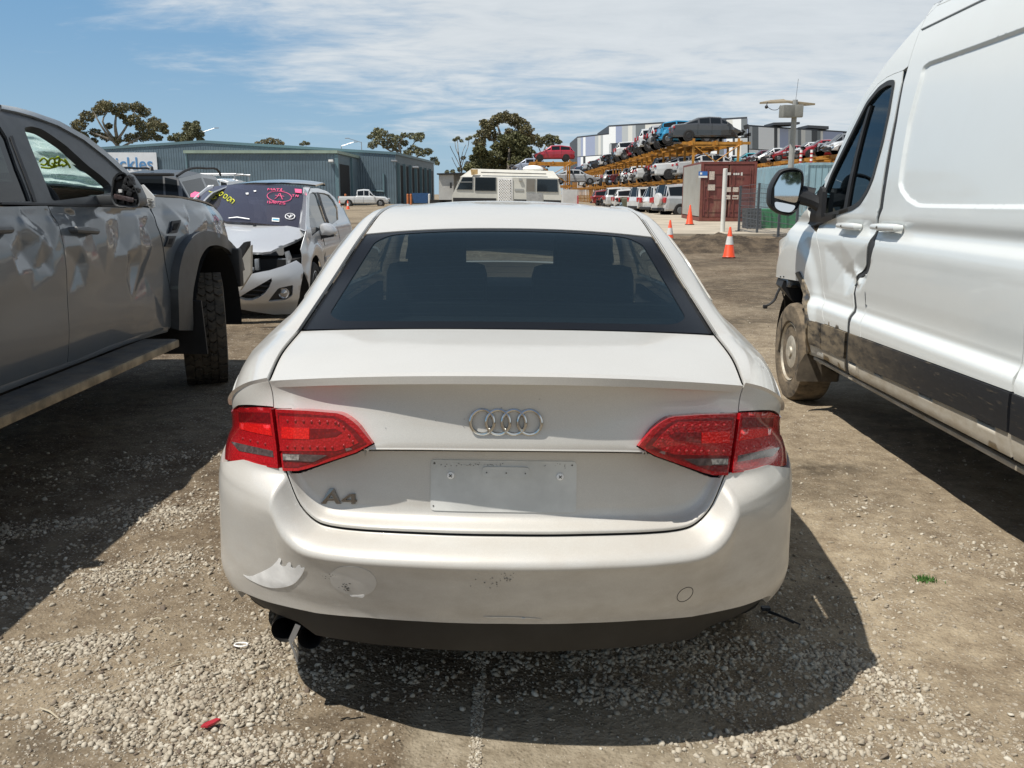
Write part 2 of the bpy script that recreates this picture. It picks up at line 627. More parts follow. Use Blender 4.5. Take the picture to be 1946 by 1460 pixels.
def mat(name, col=(0.5, 0.5, 0.5), rough=0.5, metal=0.0, coat=0.0, coat_r=0.03, var=0.0, vscale=6.0, bump=0.0, bscale=40.0, bdist=0.004,
        spec=0.5, dirt=None, dirt_h=(0.0, 0.6), dirt_amt=0.6, fn=None, emit=None, stretch=(1, 1, 1)):
    if name in MATS: return MATS[name]
    m = bpy.data.materials.new(name)
    m.use_nodes = True
    b = NB(m)
    p = m.node_tree.nodes['Principled BSDF']
    p.inputs['Roughness'].default_value = rough
    p.inputs['Metallic'].default_value = metal
    p.inputs['Coat Weight'].default_value = coat
    p.inputs['Coat Roughness'].default_value = coat_r
    p.inputs['Specular IOR Level'].default_value = spec
    c = None
    vec = b.obj(stretch)
    if var > 0:
        f = b.noise(vec, vscale, 5, 0.6)
        f = b.ramp(f, 0.3, 0.7)
        c = b.mix(f, [max(x*(1-var), 0) for x in col[:3]], [min(x*(1+var), 1) for x in col[:3]])
    if dirt:
        o = b.obj()
        z = b.sepz(o)[2]
        hgt = b.ramp(z, dirt_h[1], dirt_h[0])
        nn = b.ramp(b.noise(b.obj((1.2, 1.2, 3.0)), 5.0, 7, 0.65), 0.32, 0.68)
        f = b.math('MULTIPLY', b.math('MULTIPLY', hgt, nn), dirt_amt)
        c = b.mix(f, c if c is not None else col, dirt)
        b.put(p.inputs['Roughness'], b.ramp(f, 0, 1, rough, 0.9, False))
        b.put(p.inputs['Coat Weight'], b.ramp(f, 0, 0.6, coat, 0.0, False))
    if c is not None: b.put(p.inputs['Base Color'], c)
    else: p.inputs['Base Color'].default_value = (*col[:3], 1)
    if bump > 0:
        b.put(p.inputs['Normal'], b.bump(b.noise(vec, bscale, 5, 0.6), bump, bdist))
    if emit:
        p.inputs['Emission Color'].default_value = (*emit[:3], 1)
        p.inputs['Emission Strength'].default_value = emit[3]
    if fn: fn(b, p)
    MATS[name] = m
    return m
def glass(name, tint=(0.5, 0.55, 0.55), gloss=(1, 1, 1), rough=0.0, ior=1.5, gain=1.0, film=None, film_amt=0.0):
    """thin tinted pane: see-through with a mirror-like sheen"""
    if name in MATS: return MATS[name]
    m = bpy.data.materials.new(name)
    m.use_nodes = True
    b = NB(m)
    t = m.node_tree
    t.nodes.remove(t.nodes['Principled BSDF'])
    tr = b.n('ShaderNodeBsdfTransparent'); tr.inputs[0].default_value = (*tint, 1)
    base = tr.outputs[0]
    if film:
        df = b.n('ShaderNodeBsdfDiffuse'); df.inputs[0].default_value = (*film, 1)
        mx = b.n('ShaderNodeMixShader'); mx.inputs[0].default_value = film_amt
        t.links.new(base, mx.inputs[1]); t.links.new(df.outputs[0], mx.inputs[2])
        base = mx.outputs[0]
    gl = b.n('ShaderNodeBsdfGlossy'); gl.inputs[0].default_value = (*gloss, 1); gl.inputs['Roughness'].default_value = rough
    fr = b.n('ShaderNodeFresnel'); fr.inputs[0].default_value = ior
    f = b.math('MULTIPLY', fr.outputs[0], gain, True)
    mx = b.n('ShaderNodeMixShader')
    t.links.new(f, mx.inputs[0]); t.links.new(base, mx.inputs[1]); t.links.new(gl.outputs[0], mx.inputs[2])
    t.links.new(mx.outputs[0], t.nodes['Material Output'].inputs[0])
    MATS[name] = m
    return m
DUST = (0.30, 0.23, 0.155)
m_black = mat('black_plastic', (0.018, 0.018, 0.019), 0.55, var=0.2, bump=0.05, bscale=300)
m_dark = mat('dark_void', (0.008, 0.008, 0.008), 0.9)
m_rubber = mat('rubber', (0.022, 0.021, 0.020), 0.85, var=0.35, vscale=20, bump=0.2, bscale=60)
m_chrome = mat('chrome', (0.78, 0.78, 0.78), 0.12, 1.0)
m_steel = mat('galvanised_steel', (0.42, 0.43, 0.44), 0.45, 0.8, var=0.15)
m_alloy = mat('alloy', (0.42, 0.42, 0.42), 0.35, 0.8, var=0.15)
m_cabin = mat('cabin_trim', (0.03, 0.03, 0.032), 0.8)
m_seat = mat('seat_cloth', (0.025, 0.025, 0.027), 0.85, var=0.2, vscale=40)
m_window = glass('car_window', (0.16, 0.18, 0.18), gain=1.1)
m_clear = glass('clear_window', (0.62, 0.68, 0.67), gain=1.1)
def text_mesh(name, s, size, mats, parent=None, depth=0.01, align='LEFT', M=None, bold=0.0, sx=1.0, shear=0.0, lines_sp=1.0):
    """lettering as a mesh lying in local x-y, standing out along z"""
    cu = bpy.data.curves.new(name, 'FONT')
    cu.body = s; cu.size = size; cu.extrude = depth; cu.align_x = align; cu.offset = bold; cu.shear = shear
    cu.space_line = lines_sp
    o = bpy.data.objects.new(name, cu)
    C.objects.link(o)
    dg = bpy.context.evaluated_depsgraph_get()
    me = bpy.data.meshes.new_from_object(o.evaluated_get(dg))
    C.objects.unlink(o)
    bpy.data.objects.remove(o)
    me.name = name
    me.transform(Matrix.Diagonal((sx, 1, 1, 1)))
    if M is not None: me.transform(M)
    me.materials.clear()
    return link_mesh(name, me, mats, parent)
# ================================================================== ground, gravel and the yard
from mathutils import noise as mn
rs = np.random.RandomState(7)
def vnoise(x, y, sc, seed=0):
    """cheap smooth value noise, vectorised"""
    x = np.asarray(x, float)*sc + seed*17.3; y = np.asarray(y, float)*sc - seed*9.1
    xi = np.floor(x).astype(np.int64); yi = np.floor(y).astype(np.int64)
    fx = x-xi; fy = y-yi
    fx = fx*fx*(3-2*fx); fy = fy*fy*(3-2*fy)
    def h(a, b):
        n = (a*374761393 + b*668265263 + seed*1442695) & 0x7fffffff
        n = ((n ^ (n >> 13))*1274126177) & 0x7fffffff
        n = n ^ (n >> 16)
        return (n & 0xffff)/65535.0
    return (h(xi, yi)*(1-fx) + h(xi+1, yi)*fx)*(1-fy) + (h(xi, yi+1)*(1-fx) + h(xi+1, yi+1)*fx)*fy
def fbm(x, y, sc, oct=4, seed=0):
    a = 0; w = 1; t = 0
    for i in range(oct):
        a = a + w*vnoise(x, y, sc*2**i, seed+i); t += w; w *= .5
    return a/t
def gauss(x, y, cx, cy, sx, sy, rot=0.0):
    c, s = math.cos(rot), math.sin(rot)
    u = (x-cx)*c + (y-cy)*s; v = -(x-cx)*s + (y-cy)*c
    return np.exp(-(u/sx)**2 - (v/sy)**2)
def gp(px, py): return atZ(px, py, 0)
def g_height(x, y):
    """large shapes of the ground"""
    x = np.asarray(x, float); y = np.asarray(y, float)
    z = .0*x
    z = z + .10*sstep(8, 14, y)*sstep(1, -3, x)                    # rises a little towards the far left
    z = z + .22*sstep(26.5, 28.5, y)*sstep(2.0, 5, x)               # concrete apron level
    z = z + .12*sstep(20, 40, y)*sstep(5, 1, x)
    return z
def mound_h(x, y):
    m = sstep(21.8, 24.2, y)*sstep(27.5, 25.0, y)*sstep(3.0, 4.5, x)*sstep(14, 9, x)
    return g_height(x, y) - .12 + m*(.30 + .50*(fbm(x, y, .8, 5, 5)-.4) + .26*np.abs(fbm(x, y, 3.5, 3, 6)-.5))
def gravel_density(x, y):
    """where loose light stones lie"""
    d = 0*x
    for (px, py, a, sx, sy, rot) in ((330, 1360, 1.0, .34, .15, .25), (420, 1270, .85, .22, .14, .5), (120, 1240, .75, .34, .10, .35), (260, 1090, .8, .42, .10, .55), (390, 960, .9, .30, .16, .9),
                                     (60, 1360, .35, .15, .06, 0.2), (470, 1235, .8, .16, .10, .3), (560, 1420, .45, .2, .06, 0), (1690, 1330, .75, .14, .08, -.8), (1600, 1270, .7, .20, .10, -.7), (1500, 1420, .6, .35, .08, 0), (1250, 1330, .6, .3, .12, 0), (1800, 1420, .4, .3, .12, 0),
                                     (700, 1290, .4, .3, .1, 0), (1150, 1240, .6, .4, .12, 0), (150, 990, .45, .5, .12, .6), (300, 880, .25, .5, .2, .5), (420, 1440, .9, .2, .08, 0), (220, 1420, .5, .15, .06, 0), (1330, 1420, .55, .2, .07, 0)):
        c = gp(px, py)
        d = np.maximum(d, a*gauss(x, y, c.x, c.y, sx, sy, rot))
    d = d*(.30 + 1.3*sstep(.28, .58, fbm(x, y, 6.0, 3, 21)))
    return np.clip(d + .16*sstep(.45, .7, fbm(x, y, 1.6, 3, 31)) + .03, 0, 1)
def fine_height(x, y):
    z = .030*(fbm(x, y, 1.3, 3, 2)-.5) + .014*(fbm(x, y, 7, 4, 8)-.5)
    for xc, w_ in ((1.22, .16), (-1.45, .15), (.55, .14)):
        z = z - .012*np.exp(-((x - xc - .12*np.sin(y*.5+xc))/w_)**2)*sstep(.35, .6, fbm(x, y, .7, 2, 41))
    return z + .012*gravel_density(x, y)
def slab_mask(x, y):
    """buried concrete slab showing through behind the car"""
    a = gp(780, 1460); b = gp(1330, 1340)
    e = .05*(fbm(x, y, 9, 3, 44)-.5)
    return sstep(a.x-.06, a.x+.02, x+e)*sstep(b.x+.10, b.x-.06, x+e)*sstep(2.47, 2.36, y+e*1.5)
def mk_grid(xs, ys, fn, name, m):
    X, Y = np.meshgrid(xs, ys, indexing='ij')
    x = X.ravel(); y = Y.ravel()
    z = fn(x, y)
    n, k = len(xs), len(ys)
    i = np.arange((n-1)*(k-1)); a = i//(k-1); b = i % (k-1)
    q = np.stack((a*k+b, (a+1)*k+b, (a+1)*k+b+1, a*k+b+1), 1)
    me = bpy.data.meshes.new(name)
    me.vertices.add(len(x)); me.vertices.foreach_set('co', np.stack((x, y, z), 1).ravel())
    me.loops.add(len(q)*4); me.loops.foreach_set('vertex_index', q.ravel())
    me.polygons.add(len(q)); me.polygons.foreach_set('loop_start', np.arange(len(q))*4)
    me.polygons.foreach_set('use_smooth', np.ones(len(q), bool))
    me.update(calc_edges=True)
    return me, x, y
def dirt_fn(b, p):
    o = b.obj()
    at = b.n('ShaderNodeAttribute'); at.attribute_name = 'gravel'
    gr = at.outputs['Fac']
    as_ = b.n('ShaderNodeAttribute'); as_.attribute_name = 'slab'
    sl = as_.outputs['Fac']
    al = b.n('ShaderNodeAttribute'); al.attribute_name = 'pale'
    n1 = b.noise(o, 1.1, 6, 0.6); n2 = b.noise(o, 9, 7, 0.65); n3 = b.noise(o, 60, 5, 0.7)
    brown = b.mix(b.ramp(n2, .3, .7), (.080, .057, .037), (.172, .129, .085))
    tan = b.mix(b.ramp(n2, .3, .72), (.245, .192, .130), (.405, .335, .235))
    c = b.mix(b.math('ADD', b.math('MULTIPLY', b.ramp(n1, .36, .66), .45), b.math('MULTIPLY', al.outputs['Fac'], .75), True), brown, tan)
    c = b.mix(b.math('MULTIPLY', b.ramp(n3, .35, .7), .45), c, b.mix(.5, c, (.03, .022, .015)))
    # small stones lying in the dirt, three sizes
    for sc, thr, amt in ((42, .30, .75), (85, .32, .7), (170, .36, .5)):
        v = b.n('ShaderNodeTexVoronoi'); b.put(v.inputs['Vector'], b.noise_warp(o) if hasattr(b, 'noise_warp') else o); v.inputs['Scale'].default_value = sc
        rnd = b.sepz(v.outputs['Color'])
        keep = b.math('GREATER_THAN', b.math('ADD', b.math('MULTIPLY', gr, .9), b.math('MULTIPLY', b.noise(o, 3.3, 3, .6), .55)), b.math('ADD', b.math('MULTIPLY', rnd[0], 1.0), .13))
        st = b.math('MULTIPLY', b.ramp(v.outputs['Distance'], thr+.10, thr-.05), b.math('MULTIPLY', keep, amt))
        sc_ = b.mix(rnd[1], (.20, .165, .12), (.50, .45, .37))
        c = b.mix(st, c, sc_)
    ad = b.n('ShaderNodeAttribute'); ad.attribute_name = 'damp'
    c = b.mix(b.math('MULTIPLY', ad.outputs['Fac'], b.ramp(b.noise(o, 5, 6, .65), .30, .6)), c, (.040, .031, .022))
    conc = b.mix(b.ramp(b.noise(o, 14, 8, .7), .3, .7), (.20, .165, .115), (.34, .29, .215))
    c = b.mix(b.math('MULTIPLY', sl, b.ramp(b.noise(o, 6, 6, .7), .28, .5)), c, conc)
    b.put(p.inputs['Base Color'], c)
    v2 = b.voro(o, 85, 'F1', 0); v3 = b.voro(o, 38, 'F1', 0)
    h = b.math('ADD', b.math('MULTIPLY', b.ramp(v2, .6, 0), .35), b.math('ADD', b.math('MULTIPLY', b.ramp(v3, .5, 0), .5), b.math('MULTIPLY', b.noise(o, 25, 7, .7), 1.2)))
    b.put(p.inputs['Normal'], b.bump(h, .75, .010))
m_dirt = mat('gravelly_dirt', (.15, .11, .075), .95, spec=.15, fn=dirt_fn)
# one sheet to the horizon: fine close by, coarse far away
def axis(fine0, fine1, d, lo, hi, g=1.22):
    a = list(np.arange(fine0, fine1+1e-6, d)); s = d
    while a[-1] < hi: s *= g; a.append(min(a[-1]+s, hi))
    s = d
    while a[0] > lo: s *= g; a.insert(0, max(a[0]-s, lo))
    return np.array(a)
gx = axis(-3.2, 2.6, .022, -1200, 1200, 1.13); gy = axis(1.35, 6.5, .024, -60, 1500, 1.055)
def full_h(x, y):
    near = sstep(40, 12, y)
    return g_height(x, y) + fine_height(x, y)*near*(1-.85*slab_mask(x, y))
me, x, y = mk_grid(gx, gy, full_h, 'ground', m_dirt)
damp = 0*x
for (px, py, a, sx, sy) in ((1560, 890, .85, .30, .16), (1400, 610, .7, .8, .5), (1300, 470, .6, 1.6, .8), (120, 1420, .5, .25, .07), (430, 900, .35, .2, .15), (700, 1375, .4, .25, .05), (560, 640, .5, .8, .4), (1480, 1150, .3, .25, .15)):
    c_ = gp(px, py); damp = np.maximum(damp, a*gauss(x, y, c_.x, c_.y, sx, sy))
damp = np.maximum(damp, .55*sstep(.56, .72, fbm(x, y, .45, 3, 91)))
for nm, val in (('damp', damp), ('gravel', gravel_density(x, y)), ('slab', slab_mask(x, y)), ('pale', np.clip(sstep(-.9, 1.6, x)*.95*sstep(16, 5, y) + .55*gauss(x, y, -1.2, 2.6, 1.2, .5, .4) + .9*sstep(30, 48, y), 0, 1)*(.55+.6*fbm(x, y, .9, 3, 61)))):
    a = me.attributes.new(nm, 'FLOAT', 'POINT'); a.data.foreach_set('value', val.astype(np.float32))
ground = link_mesh('ground', me, m_dirt); tag(ground, kind='structure')
# loose stones: one mass nobody could count
def stone_shapes(k):
    out = []
    for i in range(k):
        bm = bmesh.new(); bmesh.ops.create_icosphere(bm, subdivisions=1, radius=1.0)
        r2 = random.Random(100+i)
        ax = Vector((r2.uniform(.75, 1.25), r2.uniform(.55, 1.0), r2.uniform(.40, .75)))
        cuts = [(Vector((r2.gauss(0, 1), r2.gauss(0, 1), r2.gauss(0, 1))).normalized(), r2.uniform(.35, .72)) for _ in range(8)]
        for v in bm.verts:
            p = v.co.copy()
            for n_, d_ in cuts:
                q = p.dot(n_)
                if q > d_: p -= n_*(q-d_)
            v.co = Vector((p.x*ax.x, p.y*ax.y, p.z*ax.z))*r2.uniform(.92, 1.08)
        out.append((np.array([v.co for v in bm.verts]), np.array([[v.index for v in f.verts] for f in bm.faces])))
        bm.free()
    return out
def stone_fn(b, p):
    at = b.n('ShaderNodeAttribute'); at.attribute_name = 'tone'
    f = at.outputs['Fac']
    c = b.mix(b.ramp(f, 0, .25, 0, 1, False), (.13, .10, .08), (.30, .26, .20))
    c = b.mix(b.ramp(f, .25, .8, 0, 1, False), c, (.47, .42, .335))
    c = b.mix(b.ramp(f, .8, 1.0, 0, 1, False), c, (.60, .565, .48))
    c = b.mix(b.math('MULTIPLY', b.ramp(b.noise(b.obj(), 70, 4, .7), .4, .75), .5), c, (.20, .15, .10))
    b.put(p.inputs['Base Color'], c)
m_stone = mat('limestone_chips', (.4, .36, .3), .95, spec=.2, bump=.3, bscale=180, bdist=.002, fn=stone_fn)
def scatter(name, n_try, region, size, seed, dens, cut=1.0, label=None):
    r = np.random.RandomState(seed)
    x = r.uniform(region[0], region[1], n_try); y = region[2] + (region[3]-region[2])*r.uniform(0, 1, n_try)**1.35
    k = r.uniform(0, 1, n_try) < dens(x, y)*cut
    # keep what the photograph can show
    P = project(np.stack((x, y, 0*x), 1))
    k &= (P[:, 0] > -150) & (P[:, 0] < 2100) & (P[:, 1] < 1600)
    x, y = x[k], y[k]; n = len(x)
    s = size[0] + (size[1]-size[0])*r.uniform(0, 1, n)**3.2
    z = full_h(x, y) + s*.12*(1-0*x)
    shp = stone_shapes(10)
    which = r.randint(0, len(shp), n)
    a = r.uniform(0, 2*np.pi, n); tl = r.normal(0, .25, n); tl2 = r.normal(0, .25, n)
    tone = np.clip(r.beta(3.2, 1.9, n), 0, 1)
    tone = np.where(r.uniform(0, 1, n) < .10, r.uniform(0, .25, n), tone)
    Vs = []; Fs = []; T = []; o = 0
    for w in range(len(shp)):
        idx = np.where(which == w)[0]
        if not len(idx): continue
        v, f = shp[w]
        V = v[None]*s[idx][:, None, None]
        ca, sa = np.cos(a[idx])[:, None], np.sin(a[idx])[:, None]
        X = V[..., 0]*ca - V[..., 1]*sa; Yy = V[..., 0]*sa + V[..., 1]*ca
        Z = V[..., 2] + X*tl[idx][:, None] + Yy*tl2[idx][:, None]
        V = np.stack((X + x[idx][:, None], Yy + y[idx][:, None], Z + z[idx][:, None]), -1)
        m = len(v)
        Vs.append(V.reshape(-1, 3)); Fs.append((f[None] + (np.arange(len(idx))*m)[:, None, None] + o).reshape(-1, 3))
        T.append(np.repeat(tone[idx], m)); o += m*len(idx)
    V = np.vstack(Vs); F = np.vstack(Fs); T = np.concatenate(T)
    me = bpy.data.meshes.new(name)
    me.vertices.add(len(V)); me.vertices.foreach_set('co', V.ravel())
    me.loops.add(F.size); me.loops.foreach_set('vertex_index', F.ravel())
    me.polygons.add(len(F)); me.polygons.foreach_set('loop_start', np.arange(len(F))*3)
    me.update(calc_edges=True)
    at = me.attributes.new('tone', 'FLOAT', 'POINT'); at.data.foreach_set('value', T.astype(np.float32))
    ob = link_mesh(name, me, m_stone)
    tag(ob, label, 'gravel', kind='stuff')
    print(name, n)
    return ob
scatter('gravel', 390000, (-3.4, 2.6, 1.5, 5.2), (.0040, .0175), 3, lambda x, y: gravel_density(x, y)**1.4*(1-.8*slab_mask(x, y)), 1.0, 'pale limestone gravel scattered over the brown dirt around the white sedan')
scatter('gravel', 60000, (-6, 6, 2.0, 13), (.004, .013), 5, lambda x, y: .04 + .22*sstep(.4, .65, fbm(x, y, 1.1, 3, 71)) + 0*x, .8, 'fine scattered stones trodden into the dirt between the parked vehicles')
scatter('gravel', 26000, (-2.2, 2.4, 1.5, 3.2), (.002, .0055), 9, lambda x, y: .35 + .5*gravel_density(x, y), .9, 'small stone grit lying on the dirt closest to the camera')
# row of grit in the slab joint
sj = gp(905, 1400)
scatter('gravel', 9000, (sj.x-.016, sj.x+.016, 1.5, 2.75), (.003, .010), 11, lambda x, y: .05 + .5*sstep(.3, .6, fbm(x, y, 6, 2, 3)), .9, 'thin line of grit lodged in the joint of the concrete slab')
me, x, y = mk_grid(np.arange(2.9, 14.5, .085), np.arange(19.2, 28.2, .085), mound_h, 'dirt_mound', None)
def mound_fn(b, p):
    o = b.obj(); n1 = b.noise(o, 2.2, 7, .65); n2 = b.noise(o, 14, 6, .7)
    c = b.mix(b.ramp(n1, .35, .65), (.055, .044, .034), (.15, .115, .08))
    c = b.mix(b.math('MULTIPLY', b.ramp(n2, .55, .72), .5), c, (.30, .25, .18))
    b.put(p.inputs['Base Color'], c); b.put(p.inputs['Normal'], b.bump(n2, .9, .06))
tag(link_mesh('dirt_mound', me, mat('scraped_dirt', (.1, .08, .06), .95, spec=.1, fn=mound_fn)), kind='structure')
# concrete apron behind the mound
mb = MB()
ap = [(3.0, 28.2), (60, 28.2), (60, 52), (5, 52), (3.0, 40)]
m_conc = mat('worn_concrete', (.40, .345, .265), .9, var=.18, vscale=.7, bump=.2, bscale=30)
me = bpy.data.meshes.new('concrete_apron')
nn = 24
mb.prism([(3.0, 28.4), (16, 28.0), (60, 27.8), (60, 60), (3.0, 60)], lambda a, b: (a, b, .05), lambda a, b: (a, b, .255 + .0*a))
tag(mb.build('concrete_apron', m_conc, smooth=False), kind='structure')
mb = MB()
mb.prism([(-60, 48), (2.5, 34), (2.95, 60.2), (60, 60.2), (60, 240), (-90, 240), (-90, 60)], lambda a, b: (a, b, .02), lambda a, b: (a, b, .142))
tag(mb.build('sealed_yard', mat('pale_yard', (.36, .31, .235), .92, var=.15, vscale=.25, bump=.1, bscale=12), smooth=False), kind='structure')
# ================================================================== white sedan seen from behind
def paint(name, col, flake=0.03, rough=0.32, coat=1.0, metal=0.0, dirt=None, dirt_h=(0.25, 0.8), dirt_amt=0.35, smudge=0.06, blotch=0.0):
    def fn(b, p):
        o = b.obj()
        sm = b.ramp(b.noise(o, 3.2, 6, 0.62), 0.35, 0.7)
        fl = b.ramp(b.noise(o, 700, 2, 0.5), 0.42, 0.62)
        c = b.mix(b.math('MULTIPLY', fl, flake), col, [min(1, x*1.25+0.03) for x in col])
        c = b.mix(b.math('MULTIPLY', sm, smudge), c, DUST)
        f = None
        if dirt:
            z = b.sepz(o)[2]
            h = b.ramp(z, dirt_h[1], dirt_h[0])
            nn = b.ramp(b.noise(b.obj((1, 1, 2.2)), 6.0, 8, 0.66), 0.25, 0.75)
            f = b.math('MULTIPLY', b.math('MULTIPLY', h, nn), dirt_amt)
            c = b.mix(f, c, dirt)
        b.put(p.inputs['Base Color'], c)
        sc = b.ramp(b.noise(o, 18, 6, 0.7), 0.3, 0.75, 0.03, 0.14)
        b.put(p.inputs['Coat Roughness'], sc)
        if f is not None:
            b.put(p.inputs['Coat Weight'], b.ramp(f, 0, 0.5, coat, 0.1, False))
            b.put(p.inputs['Roughness'], b.ramp(f, 0, 0.5, rough, 0.7, False))
    return mat(name, col, rough, metal, coat, 0.05, fn=fn)
m_pearl = paint('pearl_white_paint', (0.555, 0.538, 0.497), flake=0.4, rough=0.42, metal=.14, coat=0.7, dirt=(0.34, 0.29, 0.225), dirt_h=(0.30, 1.02), dirt_amt=0.50, smudge=0.05)
m_bare = mat('exposed_primer', (0.86, 0.85, 0.82), 0.6, var=0.08, vscale=30)
m_scuff = mat('black_scuff', (0.10, 0.095, 0.085), 0.8)
m_gap = mat('panel_gap', (0.012, 0.012, 0.012), 0.8)
def lens_fn(col, dark, scale):
    def fn(b, p):
        o = b.obj()
        v = b.voro(o, scale, 'F1', 0)
        f = b.ramp(v, 0.1, 0.6)
        b.put(p.inputs['Base Color'], b.mix(f, col, dark))
        b.put(p.inputs['Normal'], b.bump(v, 0.4, 0.002))
    return fn
m_lens = mat('red_lens', (0.30, 0.004, 0.010), 0.25, coat=1.0, coat_r=0.015, fn=lens_fn((0.46, 0.008, 0.013), (0.36, 0.005, 0.009), 150))
m_lens_dark = mat('dark_red_lens', (0.09, 0.002, 0.004), 0.3, coat=1.0, coat_r=0.02, fn=lens_fn((0.24, 0.004, 0.007), (0.15, 0.002, 0.005), 110))
m_lens_hot = mat('bright_red_lens', (0.80, 0.012, 0.010), 0.2, coat=1.0, coat_r=0.015, fn=lens_fn((0.85, 0.018, 0.012), (0.62, 0.008, 0.008), 160))
m_lens_grey = mat('smoked_lens', (0.085, 0.06, 0.058), 0.25, coat=1.0, coat_r=0.03, var=0.4, vscale=60)
m_lens_clear = mat('clear_lens', (0.40, 0.38, 0.36), 0.2, 0.4, coat=1.0, coat_r=0.02, var=0.5, vscale=90)
m_led = mat('led_dot', (0.36, 0.012, 0.012), 0.2, 0.1, coat=1.0)
m_frit = mat('window_black_border', (0.010, 0.011, 0.013), 0.22, spec=.12)
m_glass_rear = glass('rear_glass', (0.28, 0.335, 0.345), gloss=(0.62, 0.80, 0.88), gain=0.50, film=(0.09, 0.14, 0.18), film_amt=0.10)
def badge_fn(b, p):
    pass
m_badge = mat('badge_chrome', (0.62, 0.62, 0.60), 0.16, 1.0)
m_valance = mat('grey_black_valance', (0.016, 0.0155, 0.0145), 0.55, var=0.25, vscale=8, bump=0.15, bscale=500, bdist=0.001)

SED = empty('sedan', (-0.025, 2.05, 0), 0, 'pearl white four-ring sedan parked with its boot towards us, its bumper scraped', 'car')
SED.rotation_euler = (0, R(0.6), 0)
SEDM = Matrix.Translation((-0.025, 2.05, 0)) @ Matrix.Rotation(R(0.6), 4, 'Y')

# --- plan curve that runs from the middle of the bumper round the corner and along the side
_pp = np.array([(-.2, .012), (0, 0), (.2, .012), (.4, .052), (.585, .130), (.715, .235), (.80, .352), (.85, .48), (.883, .65), (.90, .9), (.91, 1.3), (.915, 1.9), (.915, 2.6), (.91, 3.4), (.89, 3.9), (.84, 4.25), (.74, 4.47), (.5, 4.6), (.2, 4.65)])
_L = np.concatenate(([0], np.cumsum(np.linalg.norm(np.diff(_pp, axis=0), axis=1))))
_q = spl(_L, _pp)(np.linspace(_L[1], _L[-1], 1200))
_u = np.concatenate(([0], np.cumsum(np.linalg.norm(np.diff(_q, axis=0), axis=1))))
_t = np.gradient(_q, _u, axis=0)
_n = np.stack((_t[:, 1], -_t[:, 0]), 1)
_n /= np.linalg.norm(_n, axis=1)[:, None]
def sed_plan(u):
    a = np.abs(u); s = np.where(u < 0, -1.0, 1.0)
    x = np.interp(a, _u, _q[:, 0]); y = np.interp(a, _u, _q[:, 1])
    nx = np.interp(a, _u, _n[:, 0]); ny = np.interp(a, _u, _n[:, 1])
    return x*s, y, nx*s, ny
def u_of_y(y):
    i = np.argmax(_q[:, 1] >= y)
    return _u[i]
# --- upper body: lines over the car (stations run from the boot lip to the nose)
_S = np.array([0, 1, 2, 3, 4, 5, 6, 7, 8, 9], float)
_E = np.array([
 [(.62, .26, .985), (.68, .292, .966), (.730, .338, .937), (.764, .40, .903), (.786, .475, .868)],
 [(.645, .50, 1.015), (.70, .52, 1.008), (.755, .56, .982), (.803, .62, .938), (.830, .68, .886)],
 [(.655, .79, 1.04), (.712, .80, 1.034), (.775, .82, 1.002), (.835, .86, .957), (.866, .90, .899)],
 [(.61, 1.12, 1.165), (.695, 1.13, 1.12), (.782, 1.14, 1.03), (.852, 1.16, .972), (.885, 1.2, .91)],
 [(.545, 1.42, 1.315), (.655, 1.44, 1.255), (.785, 1.46, 1.055), (.87, 1.5, .98), (.908, 1.52, .918)],
 [(.535, 1.9, 1.395), (.632, 1.9, 1.345), (.80, 1.9, 1.01), (.875, 1.9, .97), (.913, 1.9, .927)],
 [(.53, 2.6, 1.405), (.625, 2.6, 1.35), (.80, 2.6, .995), (.875, 2.6, .965), (.913, 2.6, .922)],
 [(.54, 3.0, 1.36), (.625, 3.0, 1.305), (.80, 3.0, .985), (.875, 3.0, .955), (.913, 3.0, .912)],
 [(.68, 3.6, 1.03), (.72, 3.6, 1.01), (.80, 3.6, .965), (.86, 3.6, .94), (.90, 3.6, .90)],
 [(.60, 4.42, .80), (.65, 4.40, .79), (.70, 4.38, .775), (.75, 4.36, .75), (.79, 4.33, .72)]])
_Ef = spl(_S, _E.reshape(10, 15), kink=(2,))
_Cm = np.array([(0, .055, 1.045), (0, .36, 1.066), (0, .60, 1.078), (0, .97, 1.218), (0, 1.32, 1.346), (0, 1.9, 1.413), (0, 2.6, 1.428), (0, 3.0, 1.395), (0, 3.72, 1.06), (0, 4.58, .80)])
_Cf = spl(_S, _Cm, kink=(2,))
_tk = np.array([0, 1, 2, 3, 4], float)
def sed_Q(s, t, side=1):
    P = _Ef(s).reshape(len(np.atleast_1d(s)), 5, 3)
    X = hrows(P, _tk, np.asarray(t, float))
    return X*np.array([side, 1, 1])
def sed_D(s, c):
    E = _Ef(s)[..., 0:3]; M = _Cf(s)
    a = np.abs(c)
    k = 1 - a**2.2
    X = E[..., 0]*c
    Y = E[..., 1] + (M[..., 1]-E[..., 1])*k
    Z = E[..., 2] + (M[..., 2]-E[..., 2])*k
    return np.stack((X, Y, Z), -1)
